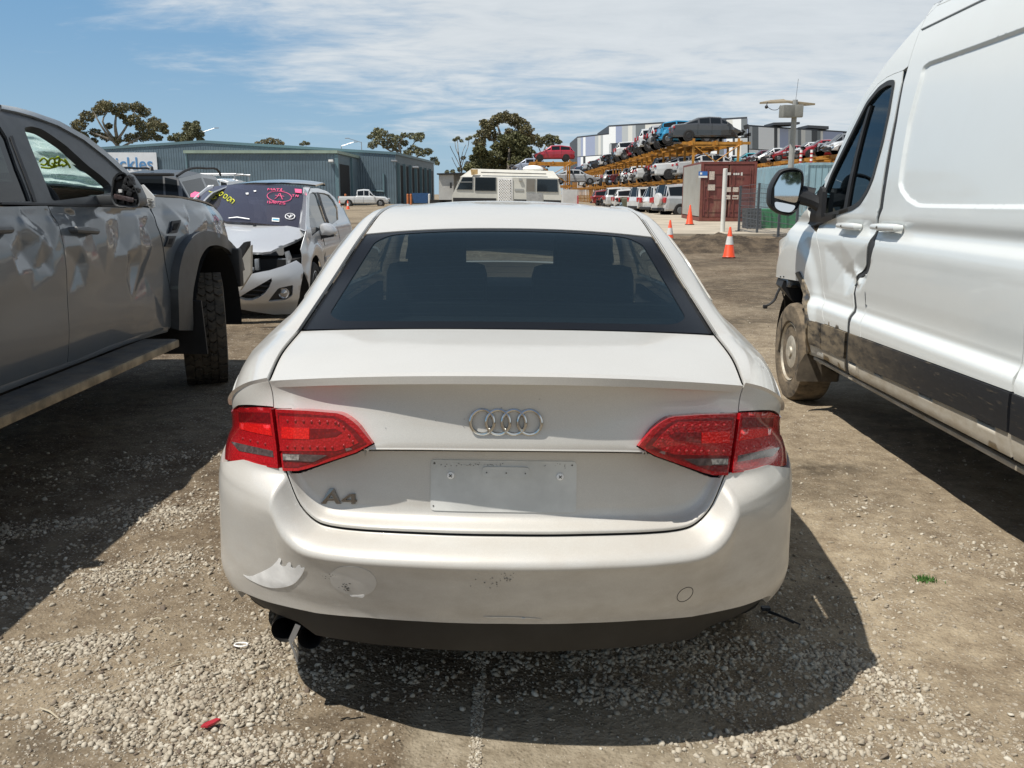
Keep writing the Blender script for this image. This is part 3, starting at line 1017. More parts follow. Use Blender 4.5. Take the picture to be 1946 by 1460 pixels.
# --- crease line from the boot lip out to the lamp corner and on along the side
_c1 = sed_D(np.zeros(40), np.linspace(0, 1, 40))
_c2 = sed_Q(np.zeros(40), np.linspace(0, 4, 40))[1:]
_cr = np.vstack((_c1, _c2))
_cl = np.concatenate(([0], np.cumsum(np.linalg.norm(np.diff(_cr, axis=0), axis=1))))
_ss = np.linspace(0, 9, 200)
_e4 = _Ef(_ss)[:, 12:15]
UC = 1.03                                                    # arc length of the lamp corner on the plan curve
def sed_crease(u):
    a = np.abs(u)
    f = np.minimum(a/UC, 1)*_cl[-1]
    P = np.stack([np.interp(f, _cl, _cr[:, i]) for i in range(3)], -1)
    y = np.interp(a, _u, _q[:, 1])
    y0 = np.interp(UC, _u, _q[:, 1])
    yy = _e4[0, 1] + (y-y0)
    Z = np.stack([np.interp(yy, _e4[:, 1], _e4[:, i]) for i in range(3)], -1)
    w = (a > UC)[:, None]
    P = np.where(w, Z, P)
    P[:, 0] *= np.where(u < 0, -1, 1)
    return P
_prof = np.array([  # v, outward offset in the middle, outward offset at the corner
 (.20, -.14, -.15), (.30, -.090, -.062), (.36, -.070, -.018), (.41, -.060, -.004), (.45, -.045, -.005), (.50, -.028, -.007), (.54, -.0145, -.009), (.562, -.0055, -.010), (.574, -.0005, -.012), (.584, -.002, -.015), (.594, -.010, -.018),
 (.604, -.028, -.025), (.611, -.050, -.031), (.617, -.075, -.036), (.621, -.0865, -.039), (.6275, -.088, -.043), (.632, -.0875, -.044), (.637, -.088, -.045), (.642, -.094, -.046), (.650, -.112, -.048), (.660, -.124, -.050), (.675, -.130, -.053), (.70, -.133, -.057),
 (.74, -.137, -.062), (.79, -.140, -.067), (.83, -.1395, -.065), (.8455, -.1385, -.067), (.8465, -.135, -.0672), (.8475, -.098, -.0674), (.8500, -.0855, -.068), (.8550, -.0845, -.0685), (.87, -.0865, -.070), (.91, -.092, -.072), (.95, -.0935, -.073),
 (.985, -.089, -.073), (1.008, -.080, -.073), (1.022, -.0715, -.073), (1.034, -.062, -.073), (1.041, -.0565, -.073), (1.045, -.055, -.073), (1.06, -.055, -.073)])
_pz = _prof[:, 0]
_pof = spl(_pz, _prof[:, 1]); _pcf = spl(_pz, _prof[:, 2])
boot_low = [(961, 1017), (880, 1016), (801, 1013.2), (740, 1010.5), (677.5, 1006.5), (645, 1003), (622, 998.5), (606, 993.5), (594, 986.5), (579, 974), (561, 951), (547.5, 923), (537.5, 897)]
def sed_B(u, z):
    x, y, nx, ny = sed_plan(np.asarray(u, float))
    d = -.088*(1 - sstep(.48, .80, np.abs(u))) - .012*sstep(.48, .80, np.abs(u))
    return np.stack((x + nx*d, y + ny*d, np.asarray(z, float)), -1)
_bz = [solver(sed_B, SEDM, (np.linspace(-.8, .2, 60), np.linspace(.5, .85, 40)))(*p) for p in boot_low]
_bu = np.array([0.0] + [-p[0] for p in _bz[1:]]); _bv = np.array([p[1] for p in _bz])
print('boot edge trace', [(round(float(a), 3), round(float(b), 3)) for a, b in zip(_bu, _bv)])
UBE = _bu[-1]
_zb = spl(_bu, _bv)
VT = 1.045
def zof(u, v):
    a = np.abs(u)
    zb = _zb(np.minimum(a, UBE)); zl_ = sed_crease(u)[:, 2]
    z1 = .45 + (v-.45)*(zb-.45)/(.6275-.45)
    z2 = zb + (v-.6275)*(zl_-zb)/(VT-.6275)
    return np.where(v < .45, v, np.where(v < .6275, z1, z2))
def vz(u, z):
    zb = float(_zb(min(abs(u), UBE))); zl_ = float(sed_crease(np.array([u]))[0, 2])
    if z < .45: return z
    if z < zb: return .45 + (z-.45)*(.6275-.45)/(zb-.45)
    return .6275 + (z-zb)*(VT-.6275)/(zl_-zb)
def sed_R(u, v):
    u = np.asarray(u, float); v = np.asarray(v, float)
    x, y, nx, ny = sed_plan(u)
    a = np.abs(u)
    z = zof(u, v)
    wlow = 1 - sstep(.55, 1.0, a); wb = 1 - sstep(.46, .82, a); wu = 1 - sstep(.46, .80, a)
    w = np.where(v < .6275, wlow + (wb-wlow)*sstep(.5, .597, v), wb + (wu-wb)*sstep(.6275, .72, v))
    d = _pof(v)*w + _pcf(v)*(1-w)
    P = np.stack((x + nx*d, y + ny*d, z), -1)
    cr = sed_crease(u)
    wl = wu
    dl = -.055*wl - .073*(1-wl)
    Pl = np.stack((x + nx*dl, y + ny*dl, cr[:, 2]), -1)
    k = sstep(.86*wu + .70*(1-wu), VT, v)[:, None]
    return P + (cr-Pl)*k*np.array([1, 1, 0])
VGRID = np.concatenate([np.arange(.22, .54, .02), np.arange(.54, .60, .006), np.arange(.60, .616, .004), [.616, .6175, .6190, .6200, .6208, .6216], np.arange(.6270, .664, .004), np.arange(.664, .70, .008), np.arange(.70, .84, .016), [.843, .8455, .8465, .8475, .85, .8525, .857], np.arange(.87, 1.0, .014), np.arange(1.0, 1.0449, .005)])
_plf = spl([.55, .64, .75, .85, .95, 1.05], [-.095, -.092, -.082, -.077, -.083, -.09])
_pcl = spl([.50, .60, .70, .75, .80, .86, .95, 1.05], [-.005, -.012, -.030, -.042, -.062, -.073, -.075, -.075])
def sed_L(u, z):
    u = np.asarray(u, float); z = np.asarray(z, float)
    x, y, nx, ny = sed_plan(u)
    wu = 1 - sstep(.30, 1.0, np.abs(u))
    d = _plf(z)*wu + _pcl(z)*(1-wu)
    P = np.stack((x + nx*d, y + ny*d, z), -1)
    cr = sed_crease(u)
    Pl = np.stack((x + nx*-.073, y + ny*-.073, cr[:, 2]), -1)
    k = (sstep(cr[:, 2]-.09, cr[:, 2], z)*sstep(.62, .9, np.abs(u)))[:, None]
    return P + (cr-Pl)*k*np.array([1, 1, 0])
zR = lambda u, v: float(zof(np.array([u]), np.array([v]))[0])
SL = solver(sed_L, SEDM, (np.linspace(-1.3, 1.3, 100), np.linspace(.58, 1.02, 60)), 1)
SR = solver(sed_R, SEDM, (np.linspace(-1.3, 1.3, 100), np.linspace(.28, 1.045, 70)), 1)
SD = solver(sed_D, SEDM, (np.linspace(0, 5.5, 60), np.linspace(-1, 1, 41)))
def trL(pts): return [SR(*p) for p in pts]
def trLL(pts, closed=True, S=None):
    out = []; S = S or SL
    for i, p in enumerate(pts):
        out.append(S(*p))
        if len(pts) > 3 and (closed or i < len(pts)-1):
            q = pts[(i+1) % len(pts)]
            n = int(math.hypot(q[0]-p[0], q[1]-p[1])/16)
            out += [S(p[0]+(q[0]-p[0])*k/(n+1), p[1]+(q[1]-p[1])*k/(n+1)) for k in range(1, n+1)]
    return out
def flip(poly): return [(-u, v) for u, v in poly]
zl = lambda u: VT

# --- panels traced on the left half, mirrored to the right
inner = [(537, 897), (566.5, 897), (585, 892.7), (631, 877.5), (677.5, 862), (711.4, 843.6), (683.7, 809.5), (672, 799), (662, 792), (652, 786.5), (640, 783), (585, 778.5), (522.5, 775.5)]
il = trLL(inner, True, SR)[:]
while abs(il[-1][0]-il[0][0]) < .04 and il[-1][1] < il[-2][1] - .001: il.pop()
bl = [(-u_, .6300) for u_ in np.linspace(0, UBE, 60)]
inA = il                                                      # inner lamp outline, left
lamp_top = il[-1]; lamp_bot = il[0]
uB = SR(513, 732)[0]                                          # boot edge at the lip (left, negative)
print('boot edge u', uB, 'lamp', lamp_top, lamp_bot, 'arc', UC, 'y at UC', np.interp(UC, _u, _q[:, 1]))
# boot rear face: lip -> edge -> down the lamp tip -> under -> lower edge
lip = [(u, zl(u)) for u in np.linspace(0, uB, 14)]
faceL = lip + [(uB + (lamp_top[0]-uB)*.5, (zl(uB)+lamp_top[1])/2)] + il[::-1] + bl[::-1][1:]
faceL = [p for p in faceL]
half = faceL
full = [p for p in half] + [(-u, v) for u, v in half[::-1] if abs(u) > 1e-6]
boot = panel('boot_lid', sed_R, full, m_pearl, SED, step=.016, bstep=.012, gap=.0018, rim=.02, vgrid=VGRID, k=(1, 6))
# deck: top of the boot lid
def Dpoly():
    a = [(0.0, c) for c in np.linspace(-.993, .993, 30)]
    b = [(1.965 - .03*abs(c)**3, c) for c in np.linspace(.993, -.993, 30)]
    return a + b
panel('boot_lid_deck', sed_D, Dpoly(), m_pearl, boot, step=.03, k=(.27, .65), sign=-1, rim=.02)
# the strip of quarter panel between the crease and the lamp
for sd_ in (1, -1):
    tt = [(u, VT) for u in np.linspace(uB-.002, -1.16, 20)]
    lt = [(-1.16, .955), (-1.0, .965), (-.86, .960), SR(490, 770.5), SR(519, 773)]
    po_ = tt + lt
    panel('quarter_panel', sed_R, po_ if sd_ == 1 else flip(po_), m_pearl, SED, step=.014, bstep=.012, gap=.0, rim=.02)
# lamps
in_lamp = []
for sd_ in (1, -1):
    f = (lambda q: q) if sd_ == 1 else flip
    L1 = panel('tail_lamp', sed_L, f(trLL(inner)), m_lens, SED, step=.014, bstep=.01, gap=.0028, rim=.03, off=.002)
    UE = -1.135                                                # outer end of the lamp, on the side
    ot = [(-a, zl(-a)-.004) for a in (0.985, 1.03, 1.10)]
    # outer lamp outline: top edge, round the corner, bottom edge
    o_top = trLL([(519, 774), (490, 771.5)]) + [(-.86, zR(.86, .957))]
    o_bot = trLL([(532, 892.5), (512, 890), (492.5, 886.5), (468, 880)], False)
    zt = o_top[-1][1]
    outer = o_top + [(-1.0, zR(1.0, .962)), (-1.07, zR(1.07, .964)), (UE, zR(1.135, .95))] + [(u_, z_) for u_, z_ in ((UE-.012, .80), (UE, .745), (-1.08, .726), (-1.00, .715))] + o_bot[::-1]
    if sd_ == 1: print('outer', [tuple(round(float(c), 3) for c in p) for p in outer])
    L2 = panel('tail_lamp', sed_L, f(outer), m_lens, SED, step=.014, bstep=.01, gap=.0028, rim=.03, off=.005)
    def sub(name, px, m, off, par):
        panel(name, sed_L, f(trLL(px)), m, par, step=.012, rim=.001, off=off)
    # dark frame and light guides inside
    sub('lamp_chamber', [(529, 784), (585, 787), (638, 791), (655, 800), (676, 818), (697, 842), (672, 853), (627, 868), (586, 882), (566, 888), (541, 888)], m_lens_dark, .0034, L1)
    sub('light_guide', [(533, 790), (634, 795), (648, 803), (668, 822), (683, 841), (664, 850), (640, 857), (534, 857)], m_lens, .0042, L1)
    sub('bright_reflector', [(538, 811), (590, 814), (590, 834.5), (538, 833)], m_lens_hot, .0054, L1)
    sub('dark_bar', [(591.5, 814), (640, 815), (652, 821.5), (640, 829), (591.5, 834)], m_lens_dark, .0050, L1)
    sub('reversing_lens', [(540, 861.5), (624, 864.5), (598, 877), (540, 875)], m_lens_grey, .0056, L1)
    sub('reversing_bulb', [(541, 863), (572, 864), (570, 874), (541, 873.5)], m_lens_clear, .0064, L1)
    sub('lamp_chamber', [(449, 778), (516, 780), (528, 884), (500, 880), (460, 866), (448, 852), (446, 830), (449, 800)], m_lens, .0056, L2)
    sub('bright_reflector', [(459, 803.5), (518, 807.5), (521, 828), (496, 824), (461, 816)], m_lens_hot, .0068, L2)
    sub('dark_bar', [(457, 782), (516, 784), (517.5, 804), (458, 800)], m_lens_dark, .0064, L2)
    sub('reversing_lens', [(443, 840), (522, 856.5), (523.5, 869), (458, 858)], m_lens_grey, .0068, L2)
    mb = MB(); mb2 = MB()
    def dot(tb, px, py, r, off, par_list=None):
        u, v = SL(px, py)
        if sd_ == -1: u = -u
        P = sed_L(np.array([u]), np.array([v]))[0]; N = snormal(sed_L, np.array([u]), np.array([v]))[0]
        tb.sphere(P+N*off, (r, r*.7, r), 8, 5)
    for i in range(7):
        dot(mb, 549+i*15, 799+i*.6, .0042, .0046); dot(mb, 549+i*14, 849+i*.1, .0042, .0046)
    for px, py in ((655, 812), (665, 827), (672, 839), (655, 846), (645, 806)):
        dot(mb, px, py, .004, .0046)
    for i in range(4): dot(mb2, 466+i*14, 834+i*3.2, .004, .0062)
    mb.build('led_row', m_led, L1); mb2.build('led_row', m_led, L2)
o_bot = trL([(532, 892.5), (512, 890), (492.5, 886.5), (468, 880)])
# bumper
be = [(-u_, .6232) for u_ in np.linspace(0, UBE*1.004, 60)]
ob = [(p[0], p[1]+.006) for p in o_bot]
bot = [(961, 1185.5), (880, 1184.5), (800, 1181), (700, 1174), (600, 1165), (540, 1160), (505, 1156.5), (490, 1157.5), (479, 1163), (472, 1172)]
bb = trL(bot[:5]); bb[0] = (0.0, bb[0][1])
bb += [(-.64, .379), (-.72, .376), (-.79, .376), (-.84, .374), (-.868, .366)]
print('bumper bottom', [tuple(round(float(c), 3) for c in p) for p in bb])
ue = u_of_y(.66)
bumpL = be + ob + [(u_, vz(u_, z_)) for u_, z_ in ((-1.00, .710), (-1.08, .721), (-1.14, .739), (-ue, .739), (-ue-.02, .60))] + [(-ue-.01, .45), (-ue+.02, .32), (-1.0, .30), (-.93, .318), (-.885, .335), (-.876, .352)] + bb[::-1]
bfull = bumpL[:-1] + [(-u, v) for u, v in bumpL[::-1] if abs(u) > 1e-6] + [bumpL[-1]]
bump = panel('bumper', sed_R, [p for p in bumpL] + [(-u, v) for u, v in bumpL[::-1]][1:-1], m_pearl, SED, step=.017, bstep=.013, rim=.02, vgrid=VGRID, k=(1, 6))
# valance under the bumper
def sed_V(u, z): return sed_R(u, z) - np.stack((np.zeros_like(u), np.zeros_like(u)-.03, np.zeros_like(u)), -1)
SV = solver(sed_V, SEDM, (np.linspace(-1.1, 1.1, 80), np.linspace(.2, .5, 30)))
vb = [SV(*p) for p in [(961, 1238), (860, 1236), (760, 1229), (660, 1217), (600, 1207)]] + [(-.64, .312), (-.74, .314), (-.83, .325), (-.868, .338)]
vb[0] = (0.0, vb[0][1])
vt = [(u, v+.02) for u, v in bb]
vt[-1] = (-.885, .366)
vh = vt + vb[::-1]
panel('valance', sed_V, vh + [(-u, v) for u, v in vh[::-1]][1:-1], m_valance, bump, step=.02, rim=.03)
# dark liner behind every gap
lin = [(u, 1.02) for u in np.linspace(-1.25, 1.25, 60)] + [(1.25, .40), (.9, .385)] + [(u, .40) for u in (.5, 0, -.5)] + [(-.9, .385), (-1.25, .40)]
panel('panel_gap_liner', sed_R, lin, m_gap, SED, step=.03, rim=0, off=-.016, vgrid=VGRID)
# rear window: black border and tinted pane, then roof and windscreen
def rwin(inner=0.0):
    P = []
    for c in np.linspace(-1, 1, 24): P.append((2.03 + inner*1.6, c*(1-inner*1.35)))
    for c in np.linspace(1, -1, 24): P.append((3.985 - inner*1.3, c*(1-inner*1.15)))
    return P
gout = roundpoly([(2.02, -1.0), (2.02, 0), (2.02, 1.0), (3.995, 1.0), (3.992, .5), (3.992, 0), (3.992, -.5), (3.995, -1.0)], .03, 3)
SDp = [SD(*p) for p in [(628, 588), (700, 612), (830, 612.5), (961, 613.5)]]
gin = [(2.155, -.82), (2.13, -.5), (2.125, 0), (2.13, .5), (2.155, .82), (2.30, .90), (3.78, .89), (3.93, .80), (3.94, .4), (3.94, 0), (3.94, -.4), (3.93, -.80), (3.78, -.89), (2.30, -.90)]
gin = roundpoly(gin, .07, 4)
rw = panel('rear_window', sed_D, gout, m_frit, SED, step=.03, k=(.36, .62), sign=-1, rim=.006, holes=[gin], off=-.003)
panel('tinted_pane', sed_D, inset(gin, -.004), m_glass_rear, rw, step=.04, k=(.36, .62), sign=-1, rim=0, off=-.005)
mb = MB()
for i in range(13):                                            # heating wires
    s_ = 2.28 + i*.122
    cc = np.linspace(-.84, .84, 30)
    P = sed_D(np.full(30, s_), cc); N = snormal(sed_D, np.full(30, s_), cc)*-1
    mb.tube([Vector(p) for p in P-N*.0075], .0004, 3)
mb.build('heater_wire', mat('heater_wire', (.05, .05, .05), .6), rw)
roof = [(4.0, c) for c in np.linspace(-.995, .995, 24)] + [(6.95, c) for c in np.linspace(.995, -.995, 24)]
panel('roof', sed_D, roof, m_pearl, SED, step=.05, k=(.5, .55), sign=-1, rim=.012)
ws = [(7.02, c) for c in np.linspace(-.95, .95, 16)] + [(7.93, c) for c in np.linspace(.95, -.95, 16)]
panel('windscreen', sed_D, ws, glass('screen_glass', (.72, .82, .76), gain=1.0), SED, step=.06, k=(.9, .6), sign=-1, rim=0)
hood = [(8.02, c) for c in np.linspace(-1, 1, 16)] + [(9.0, c) for c in np.linspace(1, -1, 16)]
panel('bonnet', sed_D, hood, m_pearl, SED, step=.08, k=(.85, .65), sign=-1, rim=.01)
m_wl = mat('window_trim', (.02, .02, .022), .3)
for sd_ in (1, -1):
    S_ = lambda s, t, q=sd_: sed_Q(s, t, q)
    # quarter, pillar and shoulder with the side window cut out
    low = [(0.0, t) for t in np.linspace(.02, 4, 14)]
    top = [(s, 4.0) for s in np.linspace(0.2, 9, 60)]
    hi_ = [(s, 0.03) for s in np.linspace(9, .2, 60)]
    hole = roundpoly([(3.75, 1.88), (4.1, 1.25), (4.6, 1.12), (7.1, 1.12), (7.9, 1.75), (7.8, 1.93)], .1, 3)
    side = panel('quarter_panel', S_, low + top + [(9, t) for t in (3, 2, 1)] + hi_, m_pearl, SED, step=.028, bstep=.02, k=(.42, .12), sign=sd_, rim=.01, holes=[hole])
    panel('window_gap', S_, [(1.9, .0), (4.6, .0), (4.6, .14), (1.9, .14)], m_gap, side, step=.03, k=(.42, .12), sign=sd_, rim=0, off=-.005)
    panel('side_window', S_, inset(np.array(hole), -.02), m_window, SED, step=.06, k=(.42, .12), sign=sd_, rim=0, off=-.008)
    q = lambda u, v, s=sd_: (u*s, v)
    us = [x for x in np.linspace(1.15, 4.6, 50)]
    top = [(u, VT) for u in us]
    def arch(yc, r=.345, zc=.32):
        A = []
        for a in np.linspace(0, math.pi, 16):
            A.append((u_of_y(yc + r*math.cos(a)), zc + r*math.sin(a)))
        return A
    uF, uR = u_of_y(3.84), u_of_y(1.03)
    bottom = [(u_of_y(4.4), .30)] + [(u_of_y(4.25), .28)] + arch(3.84) + [(u_of_y(3.45), .24), (u_of_y(2.4), .22), (u_of_y(1.42), .24)] + arch(1.03) + [(ue+.005, .33), (ue+.005, vz(ue, .742)), (1.15, vz(1.15, .742))]
    panel('side_panel', sed_R, [q(*p) for p in top + bottom], m_pearl, SED, step=.05, bstep=.03, rim=.02, gap=.001)
    # mirror
    mb = MB(); mb.box((.905*sd_, 2.9, 1.01), (.09, .22, .15), bev=.04); mb.box((.87*sd_, 3.0, .97), (.08, .06, .05), bev=.01)
    mb.build('door_mirror', m_pearl, SED)
    for yc in (1.03, 3.84):
        w = MB()
        Mx = Matrix.Translation((.755*sd_, yc, .318)) @ Matrix.Rotation(R(90), 4, 'Y')
        w.lathe([(.20, -.10), (.30, -.112), (.317, -.08), (.318, 0), (.317, .08), (.30, .112), (.20, .10)], Mx, 32)
        t_ = w.build('wheel', m_rubber, SED)
        w = MB(); Mx2 = Matrix.Translation((.755*sd_, yc, .318)) @ Matrix.Rotation(R(90*sd_), 4, 'Y')
        w.lathe([(.0, .08), (.06, .085), (.07, .05), (.19, .06), (.205, .10), (.205, -.09), (.0, -.02)], Mx2, 28)
        w.build('rim', m_alloy, t_)
# floor, boot and cabin seen through the rear window
mb = MB()
mb.box((0, 2.3, .30), (1.5, 3.4, .06)); mb.box((0, 1.05, .995), (1.26, .72, .03)); mb.box((0, 1.42, .80), (1.30, .10, .52))
mb.box((0, .5, .36), (1.1, .5, .1)); mb.box((0, .66, .82), (1.30, .56, .02))  # upper slab added in the boot to stop sunlight leaking through
for x_ in (-.79, .79): mb.box((x_, 2.2, .66), (.03, 2.6, .56))  # side slabs added to block sunlight passing through the body
mb.build('cabin_floor', m_cabin, SED)
def seat(x, y, name, hz=1.0, w=.50):
    mb = MB()
    mb.box((x, y, .86), (w, .14, .56), Matrix.Rotation(R(-14), 3, 'X'), bev=.06)
    mb.box((x, y+.06, 1.18), (.29*w/.5, .12, .25), Matrix.Rotation(R(-10), 3, 'X'), bev=.058)
    mb.tube([(x-.06, y+.03, 1.05), (x-.06, y+.05, 1.14)], .007); mb.tube([(x+.06, y+.03, 1.05), (x+.06, y+.05, 1.14)], .007)
    mb.box((x, y+.30, .50), (w, .5, .16), bev=.05)
    return mb.build(name, m_seat, SED)
seat(-.36, 2.42, 'front_seat'); seat(.36, 2.35, 'front_seat')
mb = MB()
mb.box((0, 1.50, .78), (1.25, .16, .46), Matrix.Rotation(R(-18), 3, 'X'), bev=.06)
for x in (-.42, .02, .42): mb.box((x, 1.43, .99), (.24, .09, .13), Matrix.Rotation(R(-12), 3, 'X'), bev=.035)
mb.build('rear_seat', m_seat, SED)
mb = MB(); mb.box((0, 3.30, .86), (1.35, .5, .22), bev=.06); mb.box((.36, 3.12, .99), (.42, .2, .08), bev=.03); mb.build('dashboard', m_cabin, SED)
mb = MB()
Mx = Matrix.Translation((.36, 2.92, .93)) @ Matrix.Rotation(R(68), 4, 'X')
pts = [Mx @ Vector((.18*math.cos(a), .18*math.sin(a), 0)) for a in np.linspace(0, 2*math.pi, 25)]
mb.tube(pts, .014, 8, caps=False); mb.box(Mx @ Vector((0, 0, 0)), (.30, .03, .05)); mb.build('steering_wheel', m_cabin, SED)
mb = MB(); mb.box((0, 3.02, 1.30), (.22, .03, .065), bev=.02); mb.build('interior_mirror', m_cabin, SED)
mb = MB(); mb.box((0, 2.45, 1.365), (1.0, 1.25, .012)); mb.build('headlining', mat('headlining', (.22, .22, .21), .9), SED)
# badges, plate recess, bumper marks
def onR(px, py): return SR(px, py)
def R_at(u, v, off=0.0):
    u = np.array([u]); v = np.array([v])
    P = sed_R(u, v)[0]; N = snormal(sed_R, u, v)[0]
    return P + N*off, N
mb = MB()
cu_, cv_ = onR(961.5, 802)
for i in range(4):
    du = (i-1.5)*.0408
    pts = []
    for a in np.linspace(0, 2*math.pi, 37):
        P, N = R_at(cu_+du+.0305*math.cos(a), cv_+.0305*math.sin(a), .004 + .0035*math.cos(2*a)*(1 if i % 2 else 1))
        pts.append(Vector(P))
    mb.tube(pts, .0043, 8, caps=False)
mb.build('ring_emblem', m_badge, boot)
def bolt_glyph(polys, u0, v0, w, h, name, m=None, depth=.0042):
    mb = MB()
    for poly in polys:
        lo_ = []; hi_ = []
        for a, b in poly:
            u, v = SR(u0 + a*w, v0 - b*h)
            P, N = R_at(u, v, 0.0005); lo_.append(Vector(P)); hi_.append(Vector(P + N*depth))
        n = len(poly)
        mb.add(lo_+hi_, [tuple(range(n-1, -1, -1)), tuple(range(n, 2*n))] + [(i, (i+1) % n, n+(i+1) % n, n+i) for i in range(n)])
    return mb.build(name, m or m_badge, boot, smooth=False)
m_a4 = mat('smoked_badge', (.30, .29, .28), .22, 1.0)
bolt_glyph([[(0, 0), (.25, 0), (.66, 1), (.43, 1)], [(.43, 1), (.66, 1), (1, 0), (.76, 0)], [(.24, .22), (.80, .22), (.80, .42), (.30, .42)]], 610, 957.5, 39, 29, 'letter_badge', m_a4)
bolt_glyph([[(0, .22), (1.0, .22), (1.0, .42), (0, .42)], [(0, .42), (.28, .42), (.78, 1), (.55, 1)], [(.66, 0), (.90, 0), (.90, 1), (.66, 1)]], 650.5, 957.5, 28, 19.5, 'letter_badge', m_a4)
m_plate = mat('plate_imprint', (.56, .56, .53), .5, coat=.1, coat_r=.3, var=.10, vscale=9)  # imprint left by the missing plate and its holder, its own colour
pl = [(819, 873), (1096, 877), (1095, 974), (818, 970)]
plp = roundpoly([SR(*p) for p in pl], .012, 4)
panel('plate_mount', sed_R, plp, m_plate, boot, step=.02, rim=.002, off=.0022)
sl = roundpoly([SR(*p) for p in [(917, 886), (1006, 887.5), (1006, 908), (917, 906.5)]], .01, 4)
panel('plate_bracket', sed_R, sl, m_plate, boot, step=.02, rim=.004, off=.0065)
for px, py in ((857, 903), (1064, 905.5)):
    P, N = R_at(*SR(px, py), .003)
    Mx = Matrix.Translation(P) @ Vector(N).to_track_quat('Z', 'Y').to_matrix().to_4x4()
    mb = MB(); mb.lathe([(.0095, 0), (.009, .003), (.006, .0045), (0, .0048)], Mx, 16)
    sc_ = mb.build('screw', m_bare, boot)
    mb = MB()
    for a in (40, 130): mb.box(Mx @ Vector((0, 0, .005)), (.010, .0022, .0006), (Mx.to_3x3() @ Matrix.Rotation(R(a), 3, 'Z')))
    mb.build('screw_slot', m_scuff, sc_)
mb = MB()
rnd = random.Random(4)
for px, py, r in ((826, 880, .0028), (824, 961, .0022), (925, 897, .0018), (962, 898, .0018), (998, 899, .0018), (1087, 884, .0022)):
    P, N = R_at(*SR(px, py),   .0072 if 917 < px < 1006 else .0028)
    Mx = Matrix.Translation(P) @ Vector(N).to_track_quat('Z', 'Y').to_matrix().to_4x4()
    mb.lathe([(r, 0), (r*.8, .0012), (0, .0014)], Mx, 10)
mb.build('mounting_hole', m_scuff, boot)
def chip(name, px, m, par, off=.0016, closed=True, n=4):
    pts = curvy(px, n, True) if closed else px
    panel(name, sed_R, [SR(*p) for p in pts], m, par, step=.012, bstep=.006, rim=.0004, off=off)
def specks(name, n, box, m, par, rr, seed, off=.0014):
    rnd = random.Random(seed); mb = MB()
    for i in range(n):
        px = rnd.gauss((box[0]+box[2])/2, (box[2]-box[0])/4); py = rnd.gauss((box[1]+box[3])/2, (box[3]-box[1])/4)
        P, N = R_at(*SR(px, py), off)
        Mx = Matrix.Translation(P) @ Vector(N).to_track_quat('Z', 'Y').to_matrix().to_4x4()
        k = rnd.uniform(.3, 1)*rr; ph = rnd.uniform(0, 6)
        poly = [(k*rnd.uniform(.4, 1.2)*math.cos(ph+a)*1.5, k*rnd.uniform(.3, 1.0)*math.sin(ph+a)) for a in np.linspace(0, 5.4, 7)]
        mb.prism(poly, lambda a, b: Mx @ Vector((a, b, 0)), lambda a, b: Mx @ Vector((a, b, .0004)))
    mb.build(name, m, par, smooth=False)
chip('bare_scrape', [(463, 1092), (474, 1095), (490, 1090), (505, 1083), (517, 1076), (526, 1067), (532, 1060.5), (535, 1064), (533, 1071), (537, 1076), (544, 1075), (548, 1069), (553, 1069.5), (554, 1077), (561, 1080), (567, 1074), (571, 1074), (573, 1079), (579, 1078), (577, 1087), (570, 1098), (562, 1107), (551, 1113), (535, 1116.5), (517, 1117), (500, 1113), (484, 1106), (471, 1099)], m_bare, bump, n=3)
m_rub = mat('dull_rub', (.60, .59, .56), .5, .25, coat=.3, coat_r=.3, var=.10, vscale=14)
chip('rub_mark', [(628, 1090), (642, 1079), (665, 1076), (692, 1081), (710, 1093), (716, 1108), (708, 1124), (690, 1132), (664, 1130), (642, 1121), (629, 1107)], m_rub, bump, off=.0009)
chip('scratch', [(665, 1130.5), (680, 1131), (693, 1131.5), (692, 1134), (677, 1134), (667, 1132.8)], m_bare, bump, off=.0012)
chip('scratch', [(918, 1171), (960, 1171.5), (1000, 1173), (1030, 1176), (1000, 1175.6), (960, 1174), (925, 1173)], m_rub, bump, off=.0018)
specks('scuff_mark', 22, (648, 1106, 664, 1124), m_scuff, bump, .0026, 1)
specks('scuff_mark', 12, (615, 1090, 636, 1100), m_scuff, bump, .0015, 2)
specks('scuff_mark', 16, (895, 1085, 990, 1120), m_scuff, bump, .0017, 3)
specks('scuff_mark', 12, (955, 1085, 975, 1102), m_scuff, bump, .0022, 5)
specks('dirt_speck', 40, (830, 879, 960, 886), m_scuff, boot, .0016, 6, .0034)
specks('dirt_speck', 10, (1040, 881, 1098, 888), m_scuff, boot, .0016, 9, .0034)
specks('stone_chip', 14, (600, 740, 1200, 840), m_scuff, boot, .0012, 8, .0012)
# towing eye cover: a cut ring in the bumper
uc_, vc_ = SR(1302, 1130)
mb = MB(); pts = []
for a in np.linspace(0, 2*math.pi, 33):
    P, N = R_at(uc_+.0238*math.cos(a), vc_+.0238*math.sin(a), .0001); pts.append(Vector(P))
mb.tube(pts, .0009, 6, caps=False); mb.build('towing_eye_cover', m_gap, bump)
